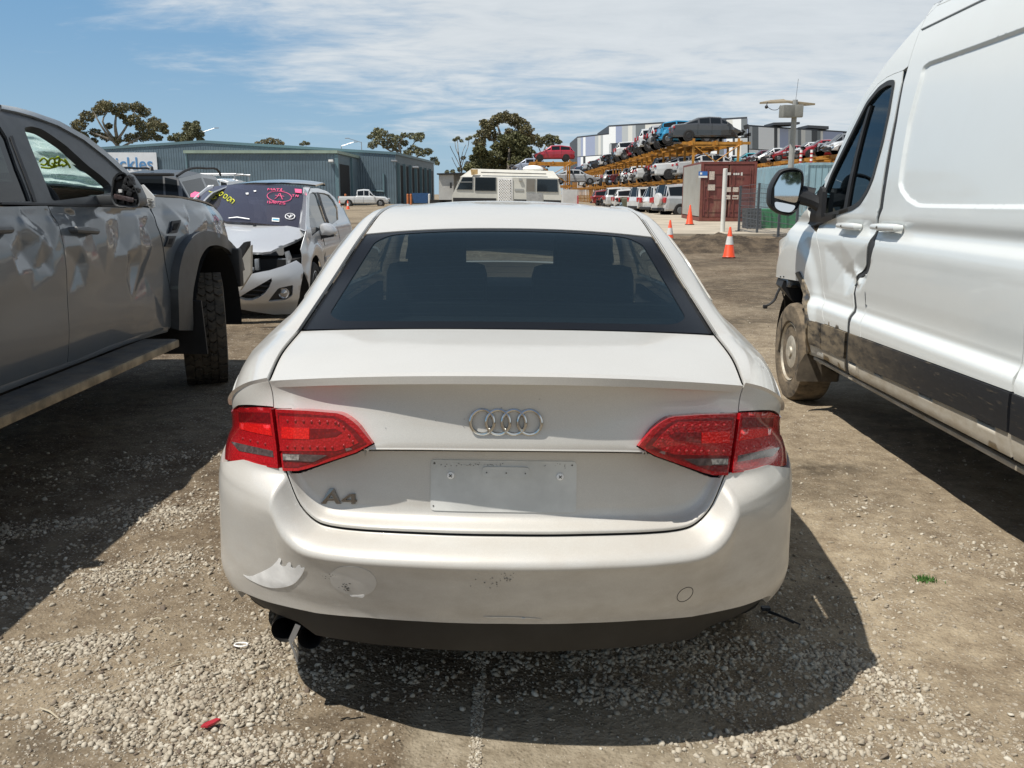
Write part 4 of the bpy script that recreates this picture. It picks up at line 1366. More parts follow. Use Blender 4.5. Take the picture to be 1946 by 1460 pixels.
# exhaust pipes, hanging strap
for px, py, r in ((541, 1197, .040), (588, 1212, .036)):
    P = atY(px, py, 2.33); P = SEDM.inverted() @ P
    Mx = Matrix.Translation(P) @ Matrix.Rotation(R(-90), 4, 'X')
    mb = MB(); mb.lathe([(r*.86, .30), (r*.86, .01), (r*.93, -.002), (r, .01), (r, .35)], Mx, 24)
    e = mb.build('exhaust_pipe', mat('sooty_pipe', (.035, .034, .033), .45, .6, var=.3), SED)
    mb = MB(); mb.lathe([(r*.85, .12), (0, .12)], Mx, 20); mb.build('pipe_bore', m_dark, e)
mb = MB()
a_ = SEDM.inverted() @ atY(566, 1188, 2.24); b_ = SEDM.inverted() @ atY(553, 1218, 2.24)
mb.box((a_+b_)/2, (.015, .004, (a_-b_).length), Matrix.Rotation(R(24), 3, 'Y'))
p0 = SEDM.inverted() @ atY(551, 1218, 2.25); p1 = SEDM.inverted() @ atY(560, 1240, 2.25); p2 = SEDM.inverted() @ atY(565, 1258, 2.25)
mb.tube([p0, p1, p2], .0035, 6); mb.tube([p0+Vector((.008, 0, 0)), p1+Vector((.006, .01, 0)), p2+Vector((-.002, .01, .004))], .003, 6)
mb.build('hanging_bracket', m_steel, SED, smooth=False)
mb = MB(); mb.box((0, 1.2, .27), (1.3, 1.6, .05)); mb.box((.2, .45, .29), (.5, .35, .12), bev=.04); mb.tube([(-.35, .4, .27), (-.35, 1.6, .27)], .03)
mb.box((0, 2.55, .345), (1.46, 3.4, .03)); mb.build('underbody', m_dark, SED)  # wide slab added to block sunlight leaking down through the panel gaps
# ================================================================== grey utility truck on the left, its side stove in
UL = Vector((-2.35, 6.0, 0))
UTE = empty('utility_truck', UL, 0, 'dark grey off-road utility truck with crumpled doors and shattered windscreen', 'truck')
UM = Matrix.Translation(UL)
_uz = np.array([.35, .48, .55, .62, .75, .95, 1.08, 1.20, 1.28, 1.335, 1.36, 1.40, 1.55, 1.70, 1.82, 1.88, 1.92, 1.95])
_uo = np.array([-.10, -.05, -.028, -.012, .010, .022, .030, .026, .012, -.004, -.018, -.028, -.085, -.155, -.215, -.26, -.33, -.45])
_uf = spl(_uz, _uo)
_upts = np.random.RandomState(5).uniform(0, 1, (60, 3))
def crumple(y, z, sc, seed):
    a = vnoise(y, z*1.3 + y*.4, sc, seed) - .5
    b_ = vnoise(y*1.2 - z*.5, z, sc*1.9, seed+3) - .5
    return -np.abs(a)*1.2 - np.abs(b_)*.5 + .25
_tp = []; _td = []
_r = np.random.RandomState(21)
def _fac(px, py, d):
    q = atX(px, py, -2.34); _tp.append((q.y, q.z)); _td.append(d)
# creases read off the photograph: valley and ridge points of the crumpled doors and wing
for px, py, d in ((-60, 392, 0), (0, 396, 0), (50, 394, 0), (88, 398, -.004), (-60, 560, .01), (0, 545, 0.004), (60, 556, .004), (128, 560, 0), (0, 610, 0), (70, 620, 0), (128, 640, 0), (-60, 700, 0), (60, 690, 0), (200, 640, 0), (260, 630, 0), (320, 620, 0), (180, 590, 0), (250, 575, 0.003),
                  (-30, 450, -.010), (5, 440, -.022), (18, 470, .004), (40, 440, -.012), (50, 478, -.045), (52, 430, .010), (72, 424, -.014), (78, 452, .006), (95, 445, -.02), (98, 480, -.005), (66, 512, -.012), (100, 520, .004), (88, 500, -.025), (30, 520, .008), (108, 440, .004), (118, 470, -.004), (30, 495, -.02),
                  (100, 398, 0), (135, 402, -.008), (150, 420, -.018), (185, 404, .004), (170, 425, -.006), (200, 420, .012), (215, 430, -.016), (235, 405, -.022), (262, 412, .006), (255, 440, -.004), (280, 430, -.022), (178, 455, -.012), (150, 470, .006), (148, 500, -.028), (165, 500, .004), (200, 470, .006),
                  (215, 490, -.002), (232, 455, -.034), (240, 480, .010), (252, 500, -.030), (262, 470, .012), (270, 500, -.010), (280, 520, -.034), (290, 470, -.016), (300, 440, .006), (305, 500, -.012), (310, 540, -.004), (296, 555, -.020), (240, 530, .004), (200, 525, 0), (160, 545, 0), (312, 590, -.012), (300, 605, 0), (322, 560, 0), (285, 585, -.006),
                  (290, 400, 0), (320, 385, 0), (360, 388, .004), (400, 398, .004), (415, 420, -.010), (330, 400, .016), (352, 404, .018), (385, 402, .012), (352, 425, -.016), (375, 425, .006), (385, 432, -.010), (400, 440, .004), (425, 450, -.006), (440, 500, 0), (318, 470, 0), (330, 440, -.004), (345, 452, 0), (310, 415, -.012), (322, 500, 0)):
    _fac(px, py, d*.85)
_tf = soft_tin(_tp, _td, .015)
def ute_dent(y, z):
    d = _tf(y, z)
    d = d - .020*np.exp(-((y-5.45)/.55)**2 - ((z-1.0)/.25)**2) - .018*np.exp(-((y-4.35)/.35)**2 - ((z-1.02)/.22)**2)
    d = d + .010*(fbm(y*.8 + z*.3, z*1.6, 1.6, 2, 33)-.5)*sstep(.45, .6, z)
    return d
def ute_base(y, z):
    x = _uf(z)
    x = x - .10*sstep(7.0, 7.65, y)*1.0
    x = x + .03*sstep(6.0, 6.5, y)*sstep(1.40, 1.25, z)            # front wing stands out a little
    return x
def ute_S(y, z):
    y = np.asarray(y, float); z = np.asarray(z, float)
    yy = y + UL.y
    return np.stack((ute_base(yy, z) + ute_dent(yy, z)*(z < 1.45), y, z), -1)
US = solver(ute_S, UM, (np.linspace(-2.8, 2.2, 90), np.linspace(.3, 1.94, 60)))
def uP(pts): return [US(*p) for p in pts]
def ute_dirt(b, p):
    pass
m_ute = paint('grey_truck_paint', (0.086, 0.102, 0.116), flake=0.12, rough=.36, coat=.95, dirt=(.15, .14, .125), dirt_h=(.5, 1.0), dirt_amt=.3, smudge=.03)
m_utetrim = mat('truck_grey_trim', (.060, .063, .065), .5, coat=.2, coat_r=.2, var=.15, vscale=12)
m_flare = mat('grey_arch_plastic', (.065, .070, .073), .5, coat=.15, coat_r=.3, var=.12, vscale=10, bump=.1, bscale=200)
m_gl_dark = glass('privacy_glass', (.03, .033, .033), gain=1.0)
dsplit = [(90, 390), (110, 424), (121, 470), (127, 530), (130, 600), (131, 650), (128, 690)]
fd = [(90, 390), (160, 391.5), (235, 394), (270, 393), (284, 395), (297, 428), (311, 480), (321, 540), (325, 590), (326, 621), (318, 632), (260, 649), (190, 671)]
FD = uP(fd) + uP(dsplit)[::-1]
fdoor = panel('front_door', ute_S, FD, m_ute, UTE, step=.016, bstep=.02, gap=.003, rim=.03)
ds = uP(dsplit)
RD = [(-2.75, ds[0][1])] + ds + [(-1.6, ds[-1][1]+.005), (-2.75, ds[-1][1]+.02)]
rdoor = panel('rear_door', ute_S, RD, m_ute, UTE, step=.018, bstep=.02, gap=.003, rim=.03)
tray = panel('tray_side', ute_S, [(-2.76, .50), (-2.76, 1.36), (-4.3, 1.36), (-4.3, .50)], m_ute, UTE, step=.12, rim=.03)
wing = [(287, 396), (274, 373), (300, 371.5), (345, 377), (385, 386), (405, 393), (418, 407), (428, 432), (436, 465), (445, 492), (449, 496)]
archo = [(325.6, 624), (324, 549), (327, 509.6), (334.6, 479.5), (349.7, 455), (370.8, 441.8), (392, 441.8), (416, 450.8), (434, 467.4), (449, 491.5), (453.7, 512.6)]
archi = [(352.7, 624), (352.7, 555), (358.8, 521.7), (366, 491.5), (377, 473.5), (395, 466), (413, 470.4), (431, 485.5), (444, 506), (451, 514)]
W = uP(wing) + uP(archo)[::-1][1:] + uP([(322, 540), (312, 480), (298, 428)])
wingp = panel('front_wing', ute_S, W, m_ute, UTE, step=.016, bstep=.02, gap=.002, rim=.03)
def ute_F(y, z): return ute_S(y, z) - np.stack(((ute_dent(y+UL.y, z)*(z < 1.45)), 0*y, 0*y), -1)
UF = solver(ute_F, UM, (np.linspace(-.4, 2.2, 70), np.linspace(.3, 1.6, 50)))
ao = curvy([UF(*p) for p in archo], 5); ai = curvy([UF(*p) for p in archi], 5)
panel('wheel_arch_flare', ute_F, list(ao) + list(ai)[::-1], m_flare, UTE, step=.03, rim=.12, off=.055)
# upper cab: frame with window openings
roofl = [(0, 203), (30, 208), (60, 216), (110, 233), (160, 260), (200, 291), (240, 327), (268, 356), (281, 374)]
fw = [(44, 243), (60, 240), (79, 245), (102, 260), (127, 278), (167, 315), (192, 334), (211, 351), (213, 366), (180, 372), (120, 380), (99, 382), (72, 312)]
rl = uP(roofl)
FRM = rl + uP([(284, 392), (235, 391), (160, 388.5), (90, 387), (30, 386), (0, 385)])
zb_ = FRM[-1][1]
FRM = [(-3.0, rl[0][1]+.01)] + FRM + [(-3.0, zb_)]
fwp = uP(fw)
rwL = uP([(0, 240), (14, 262), (34, 320), (58, 383), (0, 384)])
rwp = [(-2.6, rwL[0][1])] + [rwL[0], rwL[1], rwL[2], rwL[3], (-2.6, rwL[4][1])]
cabf = panel('cab_frame', ute_S, FRM, m_utetrim, UTE, step=.04, bstep=.03, rim=.05, holes=[roundpoly(fwp, .03, 3), rwp])
panel('rear_door_window', ute_S, inset(rwp, -.015), m_gl_dark, UTE, step=.08, rim=0, off=-.012)
# pillar cover and seal lines
panel('window_seal', ute_S, uP([(62, 384), (38, 316), (18, 262), (22, 258), (43, 314), (68, 384)]), m_black, cabf, step=.04, rim=.004, off=.006)
panel('window_seal', ute_S, uP([(0, 385.5), (90, 387.5), (160, 389), (270, 390), (270, 393.5), (160, 393), (90, 391), (0, 389.5)]), m_black, cabf, step=.04, rim=.004, off=.008)
panel('weather_strip', ute_S, uP([(0, 203), (0, 210), (30, 216), (60, 224), (108, 241), (157, 268), (197, 299), (237, 335), (273, 371), (281, 374), (268, 356), (240, 327), (200, 291), (160, 260), (110, 233), (60, 216), (30, 208)]), m_ute, cabf, step=.04, rim=.012, off=.012)
# roof, windscreen, bonnet
def ruled(a, b_, zc=0.0):
    a = np.array(a); b_ = np.array(b_)
    n = len(a); fa = spl(np.arange(n), a); fb = spl(np.arange(n), b_)
    def S(s, t):
        s = np.asarray(s, float); t = np.asarray(t, float)
        P = fa(s)*(1-t)[:, None] + fb(s)*t[:, None]
        P[:, 2] += zc*4*t*(1-t)
        return P
    return S
def u3(px, py):
    q = US(px, py); return ute_S(np.array([q[0]]), np.array([q[1]]))[0]
edge_r = [ute_S(np.array([-3.2]), np.array([rl[0][1]+.01]))[0]] + [u3(*p) for p in roofl]
mir = lambda P: np.array((-1.98-P[0], P[1], P[2]))
RS = ruled([edge_r[i] for i in (0, 1, 3, 4)], [mir(edge_r[i]) for i in (0, 1, 3, 4)], .035)
panel('roof', RS, [(0, 0), (3.0, 0), (3.0, 1), (0, 1)], m_ute, UTE, step=.08, k=(.6, 1.4), sign=-1, rim=.01)
wse = [edge_r[i] for i in (4, 6, 8, 9)]
WSf = ruled([p + np.array((-.03, 0, 0)) for p in wse], [mir(p) + np.array((.03, 0, 0)) for p in wse], 0)
def WS(s, t):
    P = WSf(s, t); bulge = 4*t*(1-t)
    P[:, 1] += .20*bulge; P[:, 2] += .06*bulge
    cr = vnoise(s*3, t*6, 2.0, 4)-.5
    P[:, 1] -= .10*cr*sstep(0, .15, t)*sstep(1, .85, t)*sstep(0, .3, s)*sstep(3, 2.6, s)
    return P
def shatter(b, p):
    o = b.obj()
    v1 = b.voro(o, 26, 'DISTANCE_TO_EDGE'); v2 = b.voro(o, 70, 'DISTANCE_TO_EDGE'); v3 = b.voro(b.obj((1, 1, 1), (3, 1, 2)), 7, 'DISTANCE_TO_EDGE')
    lines = b.math('MAXIMUM', b.math('MAXIMUM', b.ramp(v1, .06, 0), b.math('MULTIPLY', b.ramp(v2, .10, 0), .7)), b.ramp(v3, .03, 0))
    n = b.noise(o, 5, 5, .6)
    c = b.mix(b.ramp(n, .3, .7), (.20, .36, .31), (.48, .66, .60))
    c = b.mix(lines, c, (.80, .90, .86))
    b.put(p.inputs['Base Color'], c)
    b.put(p.inputs['Normal'], b.bump(b.math('ADD', v1, b.math('MULTIPLY', v2, .6)), .9, .02))
    t = b.t
    tr = b.n('ShaderNodeBsdfTranslucent'); b.put(tr.inputs[0], b.mix(.5, c, (.75, .95, .88)))
    tp = b.n('ShaderNodeBsdfTransparent'); tp.inputs[0].default_value = (.55, .72, .66, 1)
    m1 = b.n('ShaderNodeMixShader'); m1.inputs[0].default_value = .62
    t.links.new(p.outputs[0], m1.inputs[1]); t.links.new(tr.outputs[0], m1.inputs[2])
    m2 = b.n('ShaderNodeMixShader'); b.put(m2.inputs[0], b.math('MULTIPLY', b.ramp(n, .35, .55), .25))
    t.links.new(m1.outputs[0], m2.inputs[1]); t.links.new(tp.outputs[0], m2.inputs[2])
    t.links.new(m2.outputs[0], t.nodes['Material Output'].inputs[0])
m_shat = mat('shattered_glass', (.4, .6, .55), .25, coat=.3, fn=shatter)
wsp = panel('windscreen', WS, [(0.02, .02), (2.98, .02), (2.98, .98), (0.02, .98)], m_shat, UTE, step=.045, k=(.42, 1.4), sign=-1, rim=.004)
wsp['label'] = 'shattered pale green windscreen'
m_yel = mat('yellow_marker', (.72, .72, .03), .7)
m_pink = mat('pink_marker', (.85, .12, .26), .7)
m_whitep = mat('white_marker', (.8, .8, .8), .7)
def stroke_text(name, strokes, m, par, r=.006, toP=None):
    """hand-drawn strokes: lists of (a, b) run through toP"""
    mb = MB()
    for st in strokes:
        pts = [Vector(toP(*p)) for p in st]
        if len(pts) > 2:
            q = curvy([tuple(p) for p in pts], 4); pts = [Vector(p) for p in q]
        mb.tube(pts, r, 5)
    return mb.build(name, m, par)
WSM = solver(WS, UM, (np.linspace(0, 3, 50), np.linspace(0, 1, 60)))
def on_ws(px, py):
    u, v = WSM(px, py); P = WS(np.array([u]), np.array([v]))[0]; N = snormal(WS, np.array([u]), np.array([v]))[0]
    return P + N*.004*(-1 if N[1] > 0 else 1)
stroke_text('marker_writing', [[(76, 306), (84, 300), (90, 305), (83, 313), (77, 311)], [(92, 314), (95, 302), (101, 300), (104, 309), (99, 316), (93, 312)], [(104, 302), (112, 298), (114, 305), (107, 309)], [(112, 313), (118, 303), (126, 308), (120, 316)], [(124, 302), (131, 312), (134, 318)], [(78, 317), (92, 319), (108, 316)], [(98, 309), (108, 314), (120, 312)]], m_yel, wsp, .007, on_ws)
hood_in = [u3(274, 373), u3(345, 377), u3(405, 393), u3(428, 432)]
HS = ruled(hood_in, [mir(p) for p in hood_in], .08)
panel('bonnet', HS, [(0, .0), (3.0, .0), (3.0, 1), (0, 1)], m_ute, UTE, step=.08, k=(.6, 1.5), sign=-1, rim=.012)
# handle, vents, mirror, tag
def on_u(px, py, off=0.0):
    u, v = US(px, py); P = ute_S(np.array([u]), np.array([v]))[0]; N = snormal(ute_S, np.array([u]), np.array([v]))[0]
    return Vector(P + N*off)
for a_, b_, par in (((134, 440), (173, 441), fdoor), ((-40, 441), (8, 441), rdoor)):
    P, Q = on_u(*a_, .03), on_u(*b_, .03)
    mb = MB(); mb.tube([P - Vector((.035, 0, 0)), P, (P+Q)/2 + Vector((.008, 0, 0)), Q, Q - Vector((.035, 0, 0))], [.016, .019, .020, .019, .016], 10)
    mb.build('door_handle', m_utetrim, par)
    c_ = (P+Q)/2
    mb = MB(); mb.sphere(c_ + Vector((-.036, .02, -.035)), (.012, .07, .045), 14, 8); mb.build('handle_recess', m_black, par)
for pts in ([(325, 421), (341, 419), (338, 432), (334, 443), (319, 444)], [(317, 449), (332, 449), (328, 460), (323, 470), (311, 469)]):
    v_ = panel('side_vent', ute_S, uP(pts), m_black, wingp, step=.03, rim=.014, off=.012)
    panel('vent_slot', ute_S, inset(uP(pts), .018), m_dark, v_, step=.03, rim=.002, off=.014)
mY = 5.28
def mpx(px, py, Y=mY): return atY(px, py, Y) - UL
mo = [(214, 340), (222, 330), (234, 327), (247, 341), (259, 362), (266, 381), (265, 390), (258, 394), (236, 393), (218, 390), (212, 380), (211, 360)]
mb = MB()
mo_s = curvy(mo, 4, True)
F0 = [mpx(a, b_) for a, b_ in mo_s]; cen = sum(F0, Vector())/len(F0)
n_ = len(F0)
rings = [[cen + (p-cen)*.90 + Vector((0, .004, 0)) for p in F0], [cen + (p-cen)*1.0 + Vector((0, 0, 0)) for p in F0], [cen + (p-cen)*1.0 + Vector((0, .05, 0)) for p in F0], [cen + (p-cen)*.92 + Vector((0, .12, 0)) for p in F0], [cen + (p-cen)*.55 + Vector((0, .18, 0)) for p in F0]]
vs_ = [p for r_ in rings for p in r_]; fs_ = [(i*n_+k, i*n_+(k+1) % n_, (i+1)*n_+(k+1) % n_, (i+1)*n_+k) for i in range(4) for k in range(n_)] + [tuple(4*n_+k for k in range(n_))]
mb.add(vs_, fs_)
mb.box(mpx(205, 381, 5.32), (.22, .05, .06), bev=.02)
mir_ = mb.build('door_mirror', m_utetrim, UTE)
mb = MB()
rr = random.Random(3)
mb.add([cen + (p-cen)*.9 + Vector((0, .035, 0)) for p in F0], [tuple(range(n_))])
for i in range(26):
    a, b_ = rr.uniform(222, 257), rr.uniform(338, 388)
    if abs(a-(222+(b_-330)*.42)) > 22: continue
    mb.box(mpx(a, b_) + Vector((0, .02, 0)), (rr.uniform(.01, .045), .03, rr.uniform(.01, .04)), Matrix.Rotation(rr.uniform(-.6, .6), 3, 'Y'), bev=.004)
mb.build('broken_mirror_works', m_black, mir_)
mb = MB(); mb.box(mpx(236, 377) + Vector((0, -.004, 0)), (.115, .012, .028), Matrix.Rotation(R(12), 3, 'Y'), bev=.008); mb.build('indicator_lens', m_lens_grey, mir_)
mb = MB(); mb.box(mpx(229, 363) + Vector((0, .0, 0)), (.018, .012, .018)); mb.build('connector', m_bare, mir_)
tg = [(268, 352), (271, 351), (289, 370), (293, 375), (293, 393), (284, 397), (277, 376)]
Yt = 5.72
mb = MB(); mb.prism(tg, lambda a, b_: atY(a, b_, Yt) - UL, lambda a, b_: atY(a, b_, Yt) - UL + Vector((.004, .008, 0)))
m_paper = mat('paper', (.74, .74, .72), .8)
pt = mb.build('paper_tag', m_paper, UTE, smooth=False)
mb = MB()
for i in range(5):
    a0, b0 = 280.5, 379+i*3.2
    mb.box((atY(a0+4, b0-.5, Yt-.004) - UL), ((.022 if i % 2 else .034), .002, .005), Matrix.Rotation(R(8), 3, 'Y'))
mb.build('printed_text', m_scuff, pt)
# steering wheel, dash, seats, far side
def uw(x, y, z): return Vector((x, y, z)) - UL
mb = MB()
Mx = Matrix.Translation(uw(-2.78, 5.25, 1.36)) @ Matrix.Rotation(R(66), 4, 'X')
mb.tube([Mx @ Vector((.19*math.cos(a), .19*math.sin(a), 0)) for a in np.linspace(0, 2*math.pi, 29)], .017, 8, caps=False)
mb.box(Mx @ Vector((0, 0, -.02)), (.16, .12, .05), Mx.to_3x3(), bev=.02); mb.box(Mx @ Vector((0, 0, 0)), (.36, .04, .02), Mx.to_3x3())
mb.build('steering_wheel', m_cabin, UTE)
mb = MB()
mb.box(uw(-3.35, 5.85, 1.20), (1.6, .75, .34), bev=.10); mb.box(uw(-2.8, 5.55, 1.30), (.5, .3, .14), bev=.05)
mb.build('dashboard', m_cabin, UTE)
mb = MB()
for x_ in (-2.85, -3.75):
    mb.box(uw(x_, 4.55, 1.15), (.5, .16, .7), Matrix.Rotation(R(-12), 3, 'X'), bev=.06); mb.box(uw(x_, 4.45, 1.62), (.27, .11, .2), bev=.04)
    mb.box(uw(x_, 4.85, .85), (.5, .55, .18), bev=.06)
mb.build('front_seat', m_seat, UTE)
mb = MB(); mb.box(uw(-3.35, 4.6, .70), (1.75, 3.4, .06)); mb.box(uw(-4.28, 4.6, 1.05), (.05, 3.4, .75)); mb.box(uw(-3.35, 2.98, 1.2), (1.75, .05, 1.1)); mb.box(uw(-3.35, 6.3, 1.0), (1.75, .05, .55))
mb.box(uw(-3.35, 4.2, 1.90), (1.25, 2.0, .012))
mb.build('cabin_shell', m_cabin, UTE)
mb = MB(); mb.prism([(120, 379.5), (140, 376.5), (165, 377.5), (185, 374.5), (209, 372), (212, 376), (180, 380), (140, 382), (118, 383)], lambda a, b_: on_u(a, b_, -.02), lambda a, b_: on_u(a, b_, -.014))
mb.build('broken_glass_edge', m_shat, fdoor, smooth=False)
mb = MB(); 
for p in [(101, 280), (128, 283), (150, 302), (168, 322), (178, 338), (170, 342), (148, 330), (134, 312)]: pass
rb = [(137, 288), (150, 294), (166, 313), (168, 318), (160, 321), (143, 308)]
rbo = curvy([(127, 279), (145, 282), (168, 303), (178, 318), (176, 325), (160, 327), (140, 315), (129, 297)], 4, True)
fro = [atY(a, b_, 6.0) - UL for a, b_ in rbo]; fri = [atY(a, b_, 6.0) - UL for a, b_ in curvy([(138, 289), (150, 293), (164, 309), (168, 317), (160, 319), (145, 308), (138, 297), (136, 292)], 4, True)]
n_ = len(fro)
mb.add(fro + fri + [p + Vector((0, .03, 0)) for p in fro + fri], [(i, (i+1) % n_, n_+(i+1) % n_, n_+i) for i in range(n_)] + [(2*n_+i, 3*n_+i, 3*n_+(i+1) % n_, 2*n_+(i+1) % n_) for i in range(n_)] + [(n_+i, n_+(i+1) % n_, 3*n_+(i+1) % n_, 3*n_+i) for i in range(n_)] + [(i, 2*n_+i, 2*n_+(i+1) % n_, (i+1) % n_) for i in range(n_)])
mb.build('grab_handle', m_cabin, UTE)
# sill, step and underbody
mb = MB()
sx = uw(-2.385, 0, 0).x
def bar(p, q, w, h, tb, bev=.02):
    p, q = Vector(p), Vector(q); tb.box((p+q)/2, (w, (q-p).length, h), bev=bev)
mb.box(uw(-2.40, 4.55, .585), (.06, 3.2, .05), bev=.015); mb.build('sill', m_ute, UTE)
mb = MB(); mb.box(uw(-2.265, 4.28, .541), (.215, 2.95, .030), bev=.012)
stp = mb.build('side_step', mat('step_tread', (.04, .042, .043), .7, var=.5, vscale=9, dirt=(.20, .16, .11), dirt_h=(0, 2), dirt_amt=.55, bump=.4, bscale=120, bdist=.004), UTE)
mb = MB(); mb.box(uw(-2.157, 4.28, .525), (.016, 2.97, .046), bev=.006); mb.box(uw(-2.26, 5.765, .525), (.21, .016, .046), bev=.006)
mb.build('step_edge', mat('dusty_step_edge', (.30, .235, .15), .85, var=.45, vscale=7), stp)
mb = MB()
for y_ in (3.6, 4.6, 5.5): mb.box(uw(-2.45, y_, .50), (.4, .06, .05))
mb.box(uw(-3.3, 5, .45), (1.5, 5, .16)); mb.box(uw(-3.3, 6.9, .62), (1.5, 1.4, .3)); mb.build('chassis', m_dark, UTE)
# wheels with a chunky tread
def chunky_wheel(name, x, y, r, w, par, origin, rim_r=.22, side=1, steer=0.0):
    tb = MB()
    Mx = Matrix.Translation(Vector((x, y, r-.01)) - origin) @ Matrix.Rotation(R(steer), 4, 'Z') @ Matrix.Rotation(R(90), 4, 'Y')
    h = w/2
    tb.lathe([(rim_r, -h*.75), (r*.80, -h*1.02), (r*.93, -h*.98), (r*.965, -h*.85), (r*.965, h*.85), (r*.93, h*.98), (r*.80, h*1.02), (rim_r, h*.75)], Mx, 56)
    nb = 34; rt = random.Random(8)
    for i in range(nb):
        for j, (c0, c1) in enumerate(((-1.0, -.60), (-.55, -.20), (-.17, .17), (.20, .55), (.60, 1.0))):
            a0 = 2*math.pi*(i + .5*(j % 2) + .12*rt.uniform(-1, 1))/nb
            da = 2*math.pi/nb*.43
            zig = .25*2*math.pi/nb
            sh = (-1 if j in (0, 1) else 1)*zig
            q = []
            for rr_, k in ((r*.955, 1.0), (r*1.005, .88)):
                for (c, a) in ((c0, a0-da*k), ((c0+c1)/2, a0-da*k+sh), (c1, a0-da*k), (c1, a0+da*k), ((c0+c1)/2, a0+da*k+sh), (c0, a0+da*k)):
                    q.append(Mx @ Vector((rr_*math.cos(a), rr_*math.sin(a), c*h*.96)))
            tb.add(q, [(6, 7, 8, 9, 10, 11)] + [(k, (k+1) % 6, 6+(k+1) % 6, 6+k) for k in range(6)])
    o = tb.build(name, mat('muddy_tyre', (.040, .035, .029), .9, var=.5, vscale=10, bump=.3, bscale=60, dirt=(.20, .155, .10), dirt_h=(2, 3), dirt_amt=.4), par, angle=25)
    tb = MB(); Mx2 = Matrix.Translation(Vector((x, y, r-.01)) - origin) @ Matrix.Rotation(R(steer), 4, 'Z') @ Matrix.Rotation(R(90*side), 4, 'Y')
    tb.lathe([(0, h*.35), (.07, h*.4), (.08, h*.1), (rim_r*.9, h*.3), (rim_r, h*.74), (rim_r, -h*.7), (0, -h*.2)], Mx2, 28)
    tb.build('rim', m_alloy, o)
    return o
chunky_wheel('wheel', -2.44, 7.10, .435, .315, UTE, UL, steer=19); chunky_wheel('wheel', -2.44, 3.2, .435, .315, UTE, UL)
for y_ in (7.08, 3.2): chunky_wheel('wheel', -4.2, y_, .435, .315, UTE, UL, side=-1)
mb = MB()
A = [uw(-2.30, 7.08+.56*math.cos(a), .47+.60*math.sin(a)) for a in np.linspace(-.15, math.pi+.1, 20)]
B_ = [p + Vector((-.5, 0, 0)) for p in A]
mb.add(A+B_, [(i, i+1, 21+i, 20+i) for i in range(19)] + [tuple(range(20, 40))]); mb.build('arch_liner', m_dark, UTE)
mb = MB(); mb.box(uw(-2.40, 6.50, .52), (.34, .02, .40), Matrix.Rotation(R(8), 3, 'X')); mb.build('mud_flap', m_black, UTE)
mb = MB(); mb.box(uw(-2.36, 7.66, .86), (.16, .10, .32), bev=.02); mb.box(uw(-2.6, 7.72, .9), (.5, .06, .18), bev=.02); mb.tube([uw(-2.3, 7.62, .75), uw(-2.42, 7.72, .66), uw(-2.7, 7.74, .7)], .02); mb.build('exposed_bracket', m_black, UTE)
# ================================================================== white delivery van on the right
VL = Vector((1.97, 5.0, 0))
VAN = empty('delivery_van', VL, 0, 'tall white delivery van with muddy black side strip and creased front door', 'van')
VM = Matrix.Translation(VL)
_vp = np.array([(.34, -.10), (.39, -.05), (.43, -.022), (.50, -.004), (.56, .002), (.66, .012), (.72, .012), (.765, .002), (.785, -.014), (.80, -.026), (.84, -.030), (.95, -.024), (1.10, -.020), (1.19, -.022), (1.215, -.028), (1.262, -.052), (1.275, -.055),
 (1.335, -.044), (1.40, -.046), (1.55, -.056), (1.75, -.075), (1.95, -.10), (2.10, -.125), (2.22, -.150), (2.32, -.180), (2.40, -.215), (2.47, -.265), (2.53, -.34), (2.58, -.45), (2.61, -.60), (2.63, -.90)])
_vf = spl(_vp[:, 0], _vp[:, 1])
_vrec = []; _vd = []
def van_S(y, z):
    y = np.asarray(y, float); z = np.asarray(z, float)
    yy = y + VL.y
    o = _vf(z)
    # nose curves round in plan
    nose = sstep(6.75, 7.6, yy)
    o = o - .75*np.maximum(0, yy-6.80)**2 - .10*np.maximum(0, yy-6.45)**2
    # bulge over the front wheel
    r = np.sqrt(((yy-6.42)/.66)**2 + ((z-.46)/.74)**2)
    o = o + .022*sstep(1.05, .86, r)*sstep(.45, .55, z)
    if _vd: o = o + _vd[0](yy, z)
    o = o + .003*(vnoise(yy, z, 1.6, 12)-.5)*sstep(1.3, 1.0, z) + .002*(vnoise(yy, z, 1.0, 15)-.5)
    # pressed panel
    if len(_vrec):
        m = np.zeros_like(o)
        o = o - .016*rec_mask(y, z)
    return np.stack((-o, y, z), -1)
def rec_mask(y, z):
    p = np.stack((y, z), 1)
    P = _vrec[0]
    d = segdist(p, P)*np.where(inpoly(p, P), 1, -1)
    return sstep(0, .024, d)
VS = solver(van_S, VM, (np.linspace(-2.2, 2.4, 90), np.linspace(.34, 2.6, 80)))
def vP(pts): return [VS(*p) for p in pts]
_q = [(1561, 468, 0), (1590, 457, 0), (1640, 462, 0), (1650, 500, 0), (1640, 530, 0), (1626, 552, 0), (1595, 565, 0), (1566, 555, 0), (1575, 486, -.014), (1612, 494, -.006), (1588, 512, -.030), (1604, 527, -.040), (1625, 517, -.034), (1630, 530, -.02), (1612, 510, -.008)]
_q3 = [(atX(a, c, 1.97), d) for a, c, d in _q]
_vd.append(soft_tin([(p.y, p.z) for p, d in _q3], [d for p, d in _q3], .008))
VZG = np.sort(np.concatenate((np.arange(.35, .70, .025), np.arange(.70, .86, .009), np.arange(.86, 1.18, .022), np.arange(1.18, 1.36, .010), np.arange(1.36, 2.42, .028), np.arange(2.42, 2.62, .016))))
rec = [(1755, 124), (1766, 116), (1860, 82), (1946, 50)]
rec2 = [(1946, 399), (1849, 398), (1750, 396), (1739, 394), (1722, 383), (1710, 366), (1706, 352), (1709, 324), (1724, 234), (1747, 148), (1750, 133)]
a_ = vP(rec); b_ = vP(rec2)
